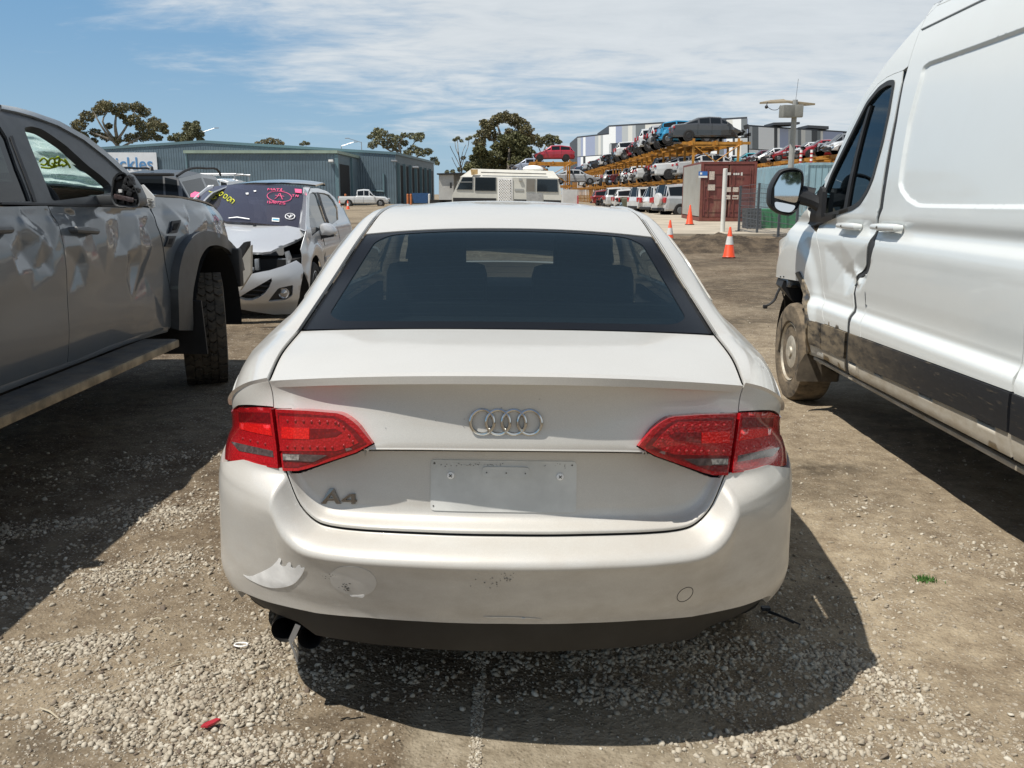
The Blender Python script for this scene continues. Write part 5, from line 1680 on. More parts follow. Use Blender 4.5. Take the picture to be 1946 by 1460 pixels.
_vrec.append(np.array(a_ + [(-3.2, a_[-1][1]), (-3.2, b_[0][1])] + b_))
REX = np.vstack([resample(inset(_vrec[0], d_), .022) for d_ in (-.005, .0, .006, .012, .018, .024, .030)])
def vdirt(col, amt):
    def fn(b, p):
        o = b.obj()
        n = b.ramp(b.noise(b.obj((1, .9, 2.4)), 7, 8, .7), .34, .60)
        sc = b.ramp(b.noise(b.obj((1, 1.0, 9.0)), 9, 6, .7), .58, .68)
        y = b.sepz(o)[1]
        near = b.ramp(y, -.9, .9)
        f = b.math('MULTIPLY', b.math('ADD', b.math('MULTIPLY', n, near), b.math('MULTIPLY', sc, .35), True), amt)
        b.put(p.inputs['Base Color'], b.mix(f, col, (.30, .235, .15)))
        b.put(p.inputs['Roughness'], b.ramp(f, 0, 1, .45, .9, False))
    return fn
m_van = paint('van_white_paint', (0.66, 0.68, 0.66), flake=0.0, rough=.35, coat=.9, dirt=(.40, .34, .25), dirt_h=(.38, .78), dirt_amt=.6, smudge=.03)
m_vanlow = paint('van_dusty_white', (0.58, 0.55, 0.48), flake=0.0, rough=.5, coat=.3, dirt=(.36, .29, .19), dirt_h=(.40, .75), dirt_amt=.9, smudge=.15)
m_band = mat('muddy_black_strip', (.016, .018, .021), .45, fn=vdirt((.017, .019, .023), .8))
m_seal = mat('rubber_seal', (.03, .031, .032), .6)
rear_edge = [(1713, 158), (1699, 230), (1681, 323.7), (1670.5, 395.7), (1661, 447), (1646, 503), (1630, 522), (1624, 543), (1622, 590), (1609, 633), (1605.5, 677), (1607, 707)]
gapR = [(1726, 126), (1717, 158), (1704.6, 230), (1688.4, 323.7), (1677.6, 395.7), (1668.6, 431.6), (1662, 466), (1651, 515), (1645, 521), (1634, 528), (1627, 548), (1626.5, 594), (1614.7, 637), (1612, 677), (1614.7, 711)]
dtop = [(1568, 345), (1602, 277), (1627, 226.6), (1652.5, 180), (1668, 160), (1685, 147), (1700, 140), (1716, 134)]
win = [(1700, 156), (1688, 157), (1671, 168), (1649, 195), (1627, 238), (1605.7, 281), (1581, 332), (1569, 363), (1566, 412), (1591, 405.5), (1620, 396.5), (1634.5, 386), (1649, 363), (1659.7, 338), (1677.6, 273), (1690, 216)]
winp = roundpoly(vP(win), .03, 3)
# front door, split into white skin, strip, lower skin
dfront = [(1566, 663), (1566, 610), (1565, 555), (1561, 505), (1556, 470), (1552, 440)]
zf = vP([(1536, 607), (1922, 746)]); zf2 = vP([(1536, 652), (1918, 823)])
ztop = lambda y: zf[0][1] + (y-zf[0][0])*(zf[1][1]-zf[0][1])/(zf[1][0]-zf[0][0])
zbot = lambda y: zf2[0][1] + (y-zf2[0][0])*(zf2[1][1]-zf2[0][1])/(zf2[1][0]-zf2[0][0])
RE = vP(rear_edge); GR = vP(gapR); DF = vP(dfront); DT = vP(dtop)
def splitz(line, f):
    return [p for p in line if p[1] > f(p[0])+.005]
def at_line(line, f):
    for i in range(len(line)-1):
        a, b = line[i], line[i+1]
        fa, fb = a[1]-f(a[0]), b[1]-f(b[0])
        if fa*fb <= 0:
            t = fa/(fa-fb); return (a[0]+(b[0]-a[0])*t, a[1]+(b[1]-a[1])*t)
    return line[-1]
fy = DF[0][0]
door = DT + splitz(RE, ztop) + [at_line(RE, ztop)] + [(fy, ztop(fy))] + splitz(DF, ztop)
vdoor = panel('front_door', van_S, door, m_van, VAN, step=.022, bstep=.03, gap=.002, rim=.006, holes=[winp], vgrid=VZG, sign=-1)
rb_, rt_ = at_line(RE, zbot), at_line(RE, ztop)
mid = [p for p in RE if zbot(p[0]) < p[1] < ztop(p[0])]
panel('side_strip', van_S, [(fy+.14, ztop(fy+.14)), rt_] + mid + [rb_, (fy+.14, zbot(fy+.14))], m_band, vdoor, step=.03, gap=.002, rim=.02, off=.008, sign=-1)
low = [p for p in RE if p[1] < zbot(p[0])]
zs = VS(1607, 707)[1]
panel('lower_door_skin', van_S, [(fy+.13, zbot(fy+.13)), rb_] + low + [(fy+.13, zs+.01)], m_vanlow, vdoor, step=.03, gap=.002, rim=.02, sign=-1)
# window: seal, glass
winr = panel('window_seal', van_S, inset(winp, -.012), m_seal, vdoor, step=.03, rim=.012, off=.004, holes=[inset(winp, .016)], sign=-1)
m_vglass = glass('van_window', (.13, .17, .19), gloss=(.75, .9, 1), gain=.85)
panel('window_glass', van_S, inset(winp, .004), m_vglass, vdoor, step=.06, rim=0, off=-.012, sign=-1)
panel('window_divider', van_S, vP([(1650, 205), (1655, 200), (1640, 252), (1628, 300), (1617, 352), (1609, 400), (1602, 402), (1612, 350), (1624, 296), (1636, 250)]), m_black, vdoor, step=.04, rim=.02, off=.001, sign=-1)
# cab side ahead of and above the door
sil = [(1793, 0), (1764, 29), (1724.4, 72), (1688.4, 115), (1659.7, 154.7), (1638, 187), (1620, 223), (1602, 270), (1580.5, 320), (1566, 342)]
SI = vP(sil)
cab = SI + [DT[0]] + DT + [GR[0]] + [(GR[0][0]-.02, GR[0][1]+.12), (GR[0][0]-.05, GR[0][1]+.3)]
ys = SI[0][0]
cab = SI + DT + [GR[0], (GR[0][0], 2.42), (ys, 2.50)]
cab = [(SI[0][0], SI[0][1])] + SI[1:] + DT + [GR[0]] + [(GR[0][0], max(2.44, SI[0][1]-.06))]
panel('cab_pillar', van_S, cab, m_van, VAN, step=.035, bstep=.03, gap=.001, rim=.03, vgrid=VZG, sign=-1)
# dark gap at the door's rear edge (door pushed forward)
gp_ = RE + GR[::-1]
gpan = panel('door_jamb', van_S, gp_, m_seal, VAN, step=.03, rim=0, off=-.007, sign=-1)
# wing over the wheel
wingo = [(1552, 440), (1541, 430), (1534, 396), (1512, 425), (1494, 448), (1483, 464), (1478, 485), (1475.5, 510), (1477, 524), (1482, 532), (1497, 529), (1514, 521), (1524, 536), (1531, 560), (1534, 600), (1536.5, 650), (1538, 674), (1565, 684)]
WG = vP(wingo)
wgp = WG[:-5] + WG[-5:] + [DF[0]] + DF[1:]
vw = panel('front_wing', van_S, wgp, m_van, VAN, step=.022, bstep=.03, gap=.002, rim=.025, vgrid=VZG, sign=-1)
panel('wheel_arch_trim', van_S, vP([(1514, 519), (1520, 516), (1531, 538), (1538, 570), (1539, 612), (1540.5, 668), (1536.5, 673), (1534, 640), (1532.5, 590), (1529, 560), (1523, 538)]), m_band, vw, step=.02, rim=.02, off=.012, sign=-1)
panel('side_strip', van_S, vP([(1539, 609), (1562, 616.5), (1562, 663), (1540, 653)]), m_band, vw, step=.03, rim=.02, off=.010, sign=-1)
# torn lower lip of the wing
rr = random.Random(6)
mb = MB()
tl = [VS(*p) for p in [(1476, 523), (1484, 520), (1494, 518), (1504, 517), (1514, 517)]]
P0 = [Vector(van_S(np.array([a]), np.array([c]))[0]) for a, c in tl]
P1 = [p + Vector((.03, 0, -.05 - .012*(i % 2))) for i, p in enumerate(P0)]
mb.add(P0+P1, [(i, i+1, 5+i+1, 5+i) for i in range(4)]); mb.build('torn_flange', m_van, vw, smooth=False)
mb = MB()
for i, px in enumerate((1484, 1490, 1498, 1506)):
    a, c = VS(px, 523); p = Vector(van_S(np.array([a]), np.array([c]))[0]); mb.sphere(p + Vector((-.002, 0, -.012)), .006, 6, 4)
mb.build('clip_hole', m_dark, vw)
# body behind the cab: pillar strip, sliding door, rear quarter
pil = [(1646, 524), (1643.5, 597.6), (1636, 641), (1631, 691), (1634, 722)]
PL = vP(pil)
ytopd = GR[0][0]
upper = GR[:8]
slR = vP([(1938.5, 691), (1922, 748.7), (1917, 820.7), (1922, 871)])
yr = slR[0][0]
zroof = 2.40
PLt = splitz(PL, ztop) + [at_line(PL, ztop)]
sl_up = [(upper[0][0], 2.42)] + upper + PLt + [at_line(slR, ztop)] + [(yr-.012, slR[0][1]+.0), (yr-.012, 1.3), (yr-.012, 2.42)]
sdoor = panel('sliding_door', van_S, sl_up, m_van, VAN, step=.03, bstep=.03, gap=.0025, rim=.02, vgrid=VZG, extra=REX, sign=-1)
PLm = [p for p in PL if zbot(p[0]) < p[1] < ztop(p[0])]
sRm = [p for p in slR if zbot(p[0]) < p[1] < ztop(p[0])]
panel('side_strip', van_S, [at_line(PL, ztop)] + PLm + [at_line(PL, zbot), at_line(slR, zbot)] + sRm[::-1] + [at_line(slR, ztop)], m_band, sdoor, step=.03, gap=.002, rim=.02, off=.008, sign=-1)
PLl = [p for p in PL if p[1] < zbot(p[0])]
panel('lower_door_skin', van_S, [at_line(PL, zbot)] + PLl + [slR[-1], at_line(slR, zbot)], m_vanlow, sdoor, step=.03, gap=.002, rim=.02, sign=-1)
GL = [p for p in GR[8:]]
pp = [GL[0]] + GL[1:]
bp_ = [PL[0]] + PL[1:]
panel('door_pillar', van_S, splitz(GL, ztop) + [at_line(GL, ztop), at_line(PL, ztop)] + splitz(PL, ztop)[::-1], m_van, VAN, step=.03, gap=.001, rim=.02, vgrid=VZG, sign=-1)
GLm = [p for p in GL if zbot(p[0]) < p[1] < ztop(p[0])]
panel('side_strip', van_S, [at_line(GL, ztop)] + GLm + [at_line(GL, zbot), at_line(PL, zbot)] + PLm[::-1] + [at_line(PL, ztop)], m_band, VAN, step=.03, gap=.001, rim=.02, off=.006, sign=-1)
panel('lower_pillar_skin', van_S, [at_line(GL, zbot)] + [p for p in GL if p[1] < zbot(p[0])] + PLl[::-1] + [at_line(PL, zbot)], m_vanlow, VAN, step=.03, gap=.001, rim=.02, sign=-1)
# rear body, just in view at the edge of the picture and beyond
yb = -4.0
panel('rear_quarter', van_S, [(yr-.016, 2.42), (yr-.016, slR[0][1]), (slR[1][0]-.016, ztop(slR[1][0])), (yb, ztop(slR[1][0])), (yb, 2.42)], m_van, VAN, step=.10, bstep=.05, gap=.001, rim=.02, vgrid=VZG, extra=REX, sign=-1)
panel('side_strip', van_S, [(slR[1][0]-.018, ztop(slR[1][0])), (slR[2][0]-.016, zbot(slR[2][0])), (yb, zbot(slR[2][0])), (yb, ztop(slR[1][0]))], m_band, VAN, step=.08, gap=.001, rim=.02, off=.008, sign=-1)
panel('lower_rear_skin', van_S, [(slR[2][0]-.016, zbot(slR[2][0])), (slR[3][0]-.016, slR[3][1]), (yb, slR[3][1]), (yb, zbot(slR[2][0]))], m_vanlow, VAN, step=.08, gap=.001, rim=.02, sign=-1)
# roof from the gutter up
gut = [(1753, 56), (1868, 0)]
G_ = vP(gut)
panel('roof', van_S, [(ys, SI[0][1]+.002), (ys-.0, 2.615), (yb, 2.615), (yb, 2.422), (GR[0][0], 2.422), (GR[0][0], max(2.44, SI[0][1]-.06)+.002)], m_van, VAN, step=.06, rim=.03, vgrid=VZG, sign=-1)
mb = MB()
pts = [Vector(van_S(np.array([y_]), np.array([z_]))[0]) + Vector((-.003, 0, 0)) for y_, z_ in [(G_[0][0], G_[0][1]), ((G_[0][0]+G_[1][0])/2, (G_[0][1]+G_[1][1])/2), (G_[1][0], G_[1][1]), (-3.9, G_[1][1]+.02)]]
mb.tube(pts, .005, 6); mb.build('roof_gutter', mat('grey_sealer', (.30, .31, .31), .7), VAN)
# windscreen, far side, bonnet front, bumper
def v3(px, py):
    q = VS(px, py); return van_S(np.array([q[0]]), np.array([q[1]]))[0]
wl = [v3(*p) for p in ((1764, 29), (1688.4, 115), (1620, 223), (1580.5, 320), (1566, 342))]
wl.append(wl[-1] + np.array((-.02, .25, -.12)))
mv = lambda P: np.array((2.06-P[0], P[1], P[2]))
VW = ruled(wl, [mv(p) for p in wl], 0)
def VWS(s, t):
    P = VW(s, t); b = 4*t*(1-t); P[:, 1] += .22*b; P[:, 2] += .05*b
    return P
panel('windscreen', VWS, [(.3, .015), (4.95, .015), (4.95, .985), (.3, .985)], m_vglass, VAN, step=.08, k=(.3, 1.7), sign=-1, rim=.003)
bl_ = [v3(1552, 440) + np.array((0, .0, 0.0)), v3(1534, 396), v3(1512, 425), v3(1494, 448), v3(1483, 464), v3(1476, 500)]
wl2 = [wl[-1], bl_[1], bl_[2], bl_[3], bl_[4], bl_[5] + np.array((.0, .0, 0))]
BN = ruled(wl2, [mv(p) for p in wl2], 0)
def BNS(s, t):
    P = BN(s, t); b = 4*t*(1-t); P[:, 1] += .42*b*sstep(0, 2, s); P[:, 2] += .03*b
    return P
panel('bonnet', BNS, [(0, 0), (5, 0), (5, 1), (0, 1)], m_van, VAN, step=.07, k=(.2, 1.7), sign=-1, rim=.01)
mb = MB()
def vw_(x, y, z): return Vector((x, y, z)) - VL
mb.box(vw_(3.88, 3.4, 1.4), (.05, 4.6, 1.7)); mb.box(vw_(3.0, 1.0, 1.5), (1.6, .05, 2.0)); mb.box(vw_(3.0, 3.1, .48), (1.9, 7.0, .06)); mb.box(vw_(3.0, 6.2, .8), (1.5, .5, .5)); mb.box(vw_(3.0, 4.55, 1.4), (1.6, .04, 1.6))
mb.build('body_shell', m_cabin, VAN)
mb = MB()
mb.box(vw_(3.0, 6.05, 1.35), (1.7, .55, .35), bev=.08); mb.build('dashboard', m_cabin, VAN)
mb = MB()
mb.box(vw_(2.55, 4.95, 1.25), (.5, .18, .75), Matrix.Rotation(R(-10), 3, 'X'), bev=.06); mb.box(vw_(2.55, 4.88, 1.72), (.30, .12, .24), bev=.05); mb.box(vw_(2.55, 5.2, .92), (.5, .5, .16), bev=.05)
mb.build('seat', mat('grey_seat', (.09, .10, .105), .8), VAN)
mb = MB()
Mx = Matrix.Translation(vw_(3.4, 5.55, 1.42)) @ Matrix.Rotation(R(50), 4, 'X')
mb.tube([Mx @ Vector((.2*math.cos(a), .2*math.sin(a), 0)) for a in np.linspace(0, 2*math.pi, 25)], .016, 8, caps=False); mb.build('steering_wheel', m_cabin, VAN)
# door handles
def on_v(px, py, off=0.0):
    u, v = VS(px, py); P = van_S(np.array([u]), np.array([v]))[0]; N = snormal(van_S, np.array([u]), np.array([v]))[0]
    return Vector(P - N*off)
for (a, c, par) in (((1604, 430), (1639, 431), vdoor), ((1670, 428), (1717, 430), sdoor)):
    P, Q = on_v(*a, .035), on_v(*c, .035)
    mb = MB()
    d = (Q-P)
    mb.tube([P + Vector((.03, 0, 0)), P + d*.02, P + d*.3, P + d*.7, P + d*.98, Q + Vector((.03, 0, 0))], [.014, .018, .021, .022, .020, .014], 12)
    mb.build('door_handle', m_van, par)
    ctr = (P+Q)/2
    mb = MB(); mb.sphere(ctr + Vector((.045, d.y*.05, .0)), (.012, abs(d.y)*.26, .055), 16, 10)
    mb.build('handle_cup', mat('handle_cup', (.45, .46, .45), .5), par)
    mb = MB(); mb.sphere(P + d*.35 + Vector((-.021, 0, .0)), .007, 8, 5); mb.build('key_hole', m_scuff, par)
# mirror: black housing, two panes, arm
MY = 6.02
def vm(px, py, Y=MY): return atY(px, py, Y) - VL
mo = [(1462, 378), (1464, 360), (1476, 334), (1484, 324), (1495, 320), (1516, 320), (1526, 326), (1529, 338), (1527, 362), (1521, 388), (1514, 402), (1503, 410), (1490, 409), (1474, 402), (1464, 392)]
ms = curvy(mo, 4, True)
F0 = [vm(a, c) for a, c in ms]; cen = sum(F0, Vector())/len(F0); n_ = len(F0)
mb = MB()
rings = [[cen + (p-cen)*.86 + Vector((0, .012, 0)) for p in F0], [cen + (p-cen)*.93 + Vector((0, -.004, 0)) for p in F0], [cen + (p-cen)*1.0 + Vector((0, .012, 0)) for p in F0], [cen + (p-cen)*1.0 + Vector((0, .06, 0)) for p in F0], [cen + (p-cen)*.9 + Vector((0, .12, 0)) for p in F0], [cen + (p-cen)*.5 + Vector((0, .17, 0)) for p in F0]]
vs_ = [p for r_ in rings for p in r_]
mb.add(vs_, [(i*n_+k, i*n_+(k+1) % n_, (i+1)*n_+(k+1) % n_, (i+1)*n_+k) for i in range(5) for k in range(n_)] + [tuple(5*n_+k for k in range(n_)), tuple(k for k in range(n_-1, -1, -1))])
mb.tube([vm(1517, 372, 6.06), vm(1545, 382, 6.04), vm(1566, 392, 6.02)], [.055, .045, .06], 10)
mb.tube([vm(1517, 360, 6.10), vm(1548, 368, 6.07)], [.03, .035], 8)
vmir = mb.build('door_mirror', m_black, VAN)
m_mirror = mat('mirror_glass', (.82, .85, .87), .02, 1.0)
def vpane(name, pts, tilt):
    mb = MB(); q = [vm(a, c) for a, c in roundpoly(pts, 7, 4)]; cc = sum(q, Vector())/len(q)
    q = [Vector((p.x, cc.y + tilt[0]*(p.x-cc.x) + tilt[1]*(p.z-cc.z) - .006, p.z)) for p in q]
    mb.add(q, [tuple(range(len(q)))]); return mb.build(name, m_mirror, vmir, smooth=False, fix=False)
vpane('mirror_pane', [(1469, 375), (1473, 355), (1484, 333), (1493, 328), (1519, 327), (1522, 333), (1519, 358), (1513, 386), (1500, 384)], (-.20, -.01))
vpane('lower_mirror_pane', [(1472, 383), (1490, 386), (1511, 391), (1507, 399), (1500, 404), (1484, 402), (1474, 396)], (-.14, .16))
mb = MB()
tri = [(1541, 428), (1548, 405), (1556, 378), (1570, 358), (1566, 342), (1580.5, 322), (1584, 326), (1572, 362), (1569, 408), (1575, 410), (1600, 405), (1590, 412), (1566, 424), (1550, 434)]
q0 = [on_v(a, c, .012) for a, c in tri]
mb.add(q0, [tuple(range(len(q0)))]); 
panel('mirror_base', van_S, vP([(1541, 428), (1547, 405), (1553, 385), (1566, 355), (1570, 358), (1571, 365), (1568, 412), (1590, 407), (1588, 414), (1566, 424), (1549, 433)]), m_black, vdoor, step=.02, rim=.03, off=.025, sign=-1)
# wheel, flap, strut, cable
def van_wheel(x, y, r=.355, w=.23, side=-1):
    tb = MB(); Mx = Matrix.Translation(vw_(x, y, r-.006)) @ Matrix.Rotation(R(90), 4, 'Y')
    h = w/2
    tb.lathe([(.205, -h*.8), (.225, -h*.98), (r*.80, -h*1.04), (r*.94, -h*.95), (r*.985, -h*.78), (r, -h*.4), (r, h*.4), (r*.985, h*.78), (r*.94, h*.95), (r*.80, h*1.04), (.205, h*.8)], Mx, 48)
    for k in (-.5, -.17, .17, .5): pass
    o = tb.build('wheel', mat('mud_caked_tyre', (.075, .060, .043), .95, var=.5, vscale=14, bump=.4, bscale=40, dirt=(.26, .20, .13), dirt_h=(2, 3), dirt_amt=.75), VAN)
    tb = MB(); Mx2 = Matrix.Translation(vw_(x, y, r-.006)) @ Matrix.Rotation(R(90*side), 4, 'Y')
    tb.lathe([(0, h*.93), (.035, h*.93), (.042, h*.83), (.10, h*.86), (.135, h*.74), (.150, h*.42), (.160, h*.35), (.185, h*.55), (.197, h*.80), (.208, h*.92), (.214, h*.80), (.20, -h*.7), (0, -h*.5)], Mx2, 36)
    rm = tb.build('rim', mat('dusty_steel_rim', (.50, .46, .38), .5, .35, var=.3, vscale=10, dirt=(.30, .23, .15), dirt_h=(-.1, .55), dirt_amt=.9), o)
    tb = MB()
    for k in range(10):
        a = 2*math.pi*k/10
        tb.sphere(Mx2 @ Vector((.168*math.cos(a), .168*math.sin(a), h*.42)), .016, 8, 5)
    tb.build('rim_slot', m_dark, rm)
    return o
van_wheel(2.115, 6.46); van_wheel(2.12, 2.75); van_wheel(3.85, 6.46, side=1); van_wheel(3.85, 2.75, side=1)
mb = MB(); mb.prism([(1513, 720), (1517, 694), (1530, 673), (1546, 676), (1556, 690), (1592, 712), (1590, 726), (1514, 725)], lambda a, c: atY(a, c, 6.0) - VL, lambda a, c: atY(a, c, 6.0) - VL + Vector((.02, .02, 0)))
mb.build('mud_flap', mat('muddy_flap', (.10, .082, .06), .9, var=.4, vscale=8), VAN, smooth=False)
mb = MB()
mb.prism([(1480, 546), (1484, 534), (1500, 532), (1512, 536), (1518, 548), (1517, 568), (1512, 577), (1503, 574), (1492, 562)], lambda a, c: atY(a, c, 6.62) - VL + Vector((.02, 0, 0)), lambda a, c: atY(a, c, 6.62) - VL + Vector((.05, .25, 0)))
mb.build('bumper_bracket', m_black, VAN, smooth=False)
mb = MB(); mb.box(atY(1496, 538, 6.64) - VL + Vector((.05, .05, 0)), (.13, .2, .06), bev=.02); mb.build('crash_box', m_steel, VAN)
mb = MB(); mb.tube([Vector(p) for p in curvy([tuple(atY(a, c, 6.6) - VL) for a, c in ((1482, 548), (1477, 558), (1472, 570), (1463, 578), (1455, 582))], 4)], .009, 6)
mb.box(atY(1454, 583, 6.6) - VL, (.03, .03, .028), bev=.006)
mb.tube([atY(1487, 556, 6.6) - VL, atY(1491, 572, 6.62) - VL, atY(1492, 588, 6.64) - VL], .005, 6); mb.build('loose_cable', m_black, VAN)
mb = MB(); mb.box(vw_(2.28, 3.0, .40), (.10, 6.6, .05)); mb.box(vw_(2.03, 3.0, .395), (.03, 5.9, .022), bev=.006); 
mb.build('sill_rail', m_vanlow, VAN)
mb = MB()
A = [vw_(2.03, 6.46+.42*math.cos(a), .36+.47*math.sin(a)) for a in np.linspace(-.1, math.pi+.1, 18)]
B_ = [p + Vector((.5, 0, 0)) for p in A]
mb.add(A+B_, [(i, i+1, 19+i, 18+i) for i in range(17)] + [tuple(range(18, 36))]); mb.build('arch_liner', m_dark, VAN)
mb = MB(); mb.box(vw_(2.9, 6.9, .75), (1.2, .3, .5), bev=.05); mb.build('front_structure', m_black, VAN)
# ================================================================== silver hatchback facing the camera, nose smashed
PL_ = Vector((-3.22, 10.0, .13))
PEU = empty('hatchback', PL_, 0, 'silver hatchback with missing headlight and coloured scrawl on its dark windscreen', 'car')
PM = Matrix.Translation(PL_)
m_silver = paint('silver_paint', (0.58, 0.59, 0.60), flake=0.5, rough=.36, metal=.35, coat=1.0, dirt=(.34, .30, .24), dirt_h=(.1, .6), dirt_amt=.2, smudge=.04)
m_fscreen = glass('dark_windscreen', (.06, .06, .075), gloss=(.9, .9, 1.0), gain=1.3, film=(.14, .14, .19), film_amt=.32)
_hp = spl([-.1, .08, .14, .20, .34, .46, .56, .64, .72, .80, .92], [.30, .14, .07, .03, .0, .01, .05, .12, .20, .30, .45])
def peu_F(x, z):
    x = np.asarray(x, float); z = np.asarray(z, float)
    a = np.abs(x)
    y = _hp(z) + .30*(a/.85)**2.6 + .55*np.maximum(0, a-.70)**1.6
    return np.stack((x, y, z), -1)
PF = solver(peu_F, PM, (np.linspace(-.95, .95, 60), np.linspace(-.05, .95, 50)))
def f(pts): return [PF(*p) for p in pts]
front = [(427, 583), (427, 560), (440, 548), (452, 540), (477, 521), (495, 517), (512, 514), (538, 506), (563, 495), (574, 503), (577, 515), (574, 532), (569, 565), (562, 592), (556, 597), (520, 598), (479, 592), (452, 587)]
bumper_o = f(front)
bumper_o = [(-.80, bumper_o[0][1]), (-.82, .40), (-.6, .52)] + bumper_o[2:]
grl = f([(453, 566), (474, 553), (497, 540), (516, 529), (517, 534), (511, 548), (503, 558), (492, 566), (479, 571), (466, 571)])
fog = roundpoly(f([(509, 574), (529, 548), (557.5, 541.5), (556, 562), (543, 570)]), .02, 3)
pb = panel('bumper', peu_F, bumper_o, m_silver, PEU, step=.03, bstep=.02, rim=.04, holes=[grl, fog])
pg = panel('grille', peu_F, inset(np.array(grl), -.006), m_dark, PEU, step=.04, rim=0, off=-.04)
mb = MB()
for t in (.18, .40, .62, .84):
    a = np.array(grl[0])*(1-t) + np.array(grl[3])*t
    P = [Vector(peu_F(np.array([u]), np.array([w]))[0]) + Vector((0, .02, 0)) for u, w in ((a[0]-.02, a[1]), (a[0]+.10, a[1]-.012), (a[0]+.20-.14*t, a[1]-.02))]
    mb.tube(P, .009, 6)
mb.build('grille_bar', m_black, pg)
fp = panel('fog_lamp_surround', peu_F, fog, m_black, PEU, step=.04, rim=0, off=-.02)
q = PF(539, 557.5); Pq = Vector(peu_F(np.array([q[0]]), np.array([q[1]]))[0])
mb = MB(); mb.lathe([(.062, 0), (.058, .02), (.045, .012), (0, .03)], Matrix.Translation(Pq + Vector((0, .015, 0))) @ Matrix.Rotation(R(90), 4, 'X'), 20)
mb.build('fog_lamp', m_lens_clear, fp)
panel('front_lip', peu_F, [(-.8, .10)] + f([(452, 588), (479, 594), (520, 600), (556, 599), (563, 594)]) + [(.80, .02), (.3, -.02), (-.8, -.02)], m_black, PEU, step=.05, rim=.02, off=-.02)
# engine bay void and bits
mb = MB()
mb.box((0, .78, .42), (1.45, .75, .36)); mb.build('engine_bay', m_dark, PEU)
mb = MB()
def pv(px, py, Y): return atY(px, py, Y) - PL_
mb.box(pv(489, 503, 10.32), (.05, .05, .13), bev=.012); mb.box(pv(479, 512, 10.30), (.06, .05, .05), bev=.02); mb.tube([pv(483, 520, 10.45), pv(500, 512, 10.45), pv(520, 508, 10.5)], .008)
mb.tube([pv(545, 478, 10.34), pv(549, 490, 10.34), pv(547, 505, 10.34)], [.03, .035, .02]); mb.box(pv(538, 494, 10.50), (.12, .04, .03), bev=.01)
mb.build('engine_part', m_steel, PEU)
# bonnet
def peu_H(x, y):
    x = np.asarray(x, float); y = np.asarray(y, float)
    t = np.clip((y-.2)/1.05, -.3, 1.3)
    z = .665 + .335*t - .035*t*t - .07*(np.abs(x)/.8)**2.5 - .05*np.exp(-((y-.2)/.12)**2)
    z = z + .02*np.exp(-((x-.05)/.3)**2 - ((y-.5)/.3)**2)
    return np.stack((x, y, z), -1)
PH = solver(peu_H, PM, (np.linspace(-.95, .95, 50), np.linspace(.0, 1.6, 50)))
hd = [(441, 474), (455, 478), (477, 479.5), (498, 480), (515, 478), (539, 466.5), (560, 458), (572, 452), (580, 446), (575, 437), (568, 433.5), (529, 427), (479, 422), (429, 420)]
hp_ = [PH(*p) for p in hd]
hp_ = [(-.78, hp_[0][1]+.2)] + hp_ + [(-.80, hp_[-1][1]+.02)]
bn = panel('bonnet', peu_H, hp_, m_silver, PEU, step=.035, bstep=.025, rim=.03)
mb = MB(); q = PH(484, 430); mb.lathe([(.022, 0), (.018, .015), (0, .018)], Matrix.Translation(Vector(peu_H(np.array([q[0]]), np.array([q[1]]))[0])), 12); mb.build('washer_jet', m_black, bn)
# windscreen
def peu_W(x, t):
    x = np.asarray(x, float); t = np.asarray(t, float)
    y = 1.22 + 1.02*t + .28*(np.abs(x)/.75)**2*(1-.3*t) - .02
    z = .985 + .575*t - .09*t*t
    return np.stack((x, y, z - .03*(x/.7)**2), -1)
PW = solver(peu_W, PM, (np.linspace(-1, 1, 50), np.linspace(-.1, 1.3, 50)))
wd = [(429, 421), (479, 423.5), (529, 428.5), (569, 435), (573, 405), (578, 364), (577, 357), (540, 352), (495, 349.5), (450, 350), (405, 355), (394, 359), (378, 372), (362, 390)]
wsh = panel('windscreen', peu_W, [PW(*p) for p in wd], m_fscreen, PEU, step=.05, bstep=.03, rim=0)
def on_pw(px, py, off=.012):
    u, w = PW(px, py); P = peu_W(np.array([u]), np.array([w]))[0]; N = snormal(peu_W, np.array([u]), np.array([w]))[0]
    return Vector(P + N*off*(1 if N[1] < 0 else -1))
stroke_text('marker_writing', [[(398, 365), (403, 367), (410, 366), (406, 369)], [(409, 370), (412, 365), (417, 366), (414, 371), (409, 371)], [(418, 370), (422, 367), (424, 371), (419, 374), (418, 370)], [(425, 377), (429, 371), (433, 374), (429, 379), (425, 377)], [(432, 381), (437, 376), (440, 380), (434, 384), (432, 381)], [(438, 386), (442, 380), (446, 384), (441, 389)], [(394, 378), (396, 376), (400, 377), (397, 380)], [(402, 377), (407, 375), (411, 378), (404, 380), (402, 377)]], m_yel, wsh, .0055, on_pw)
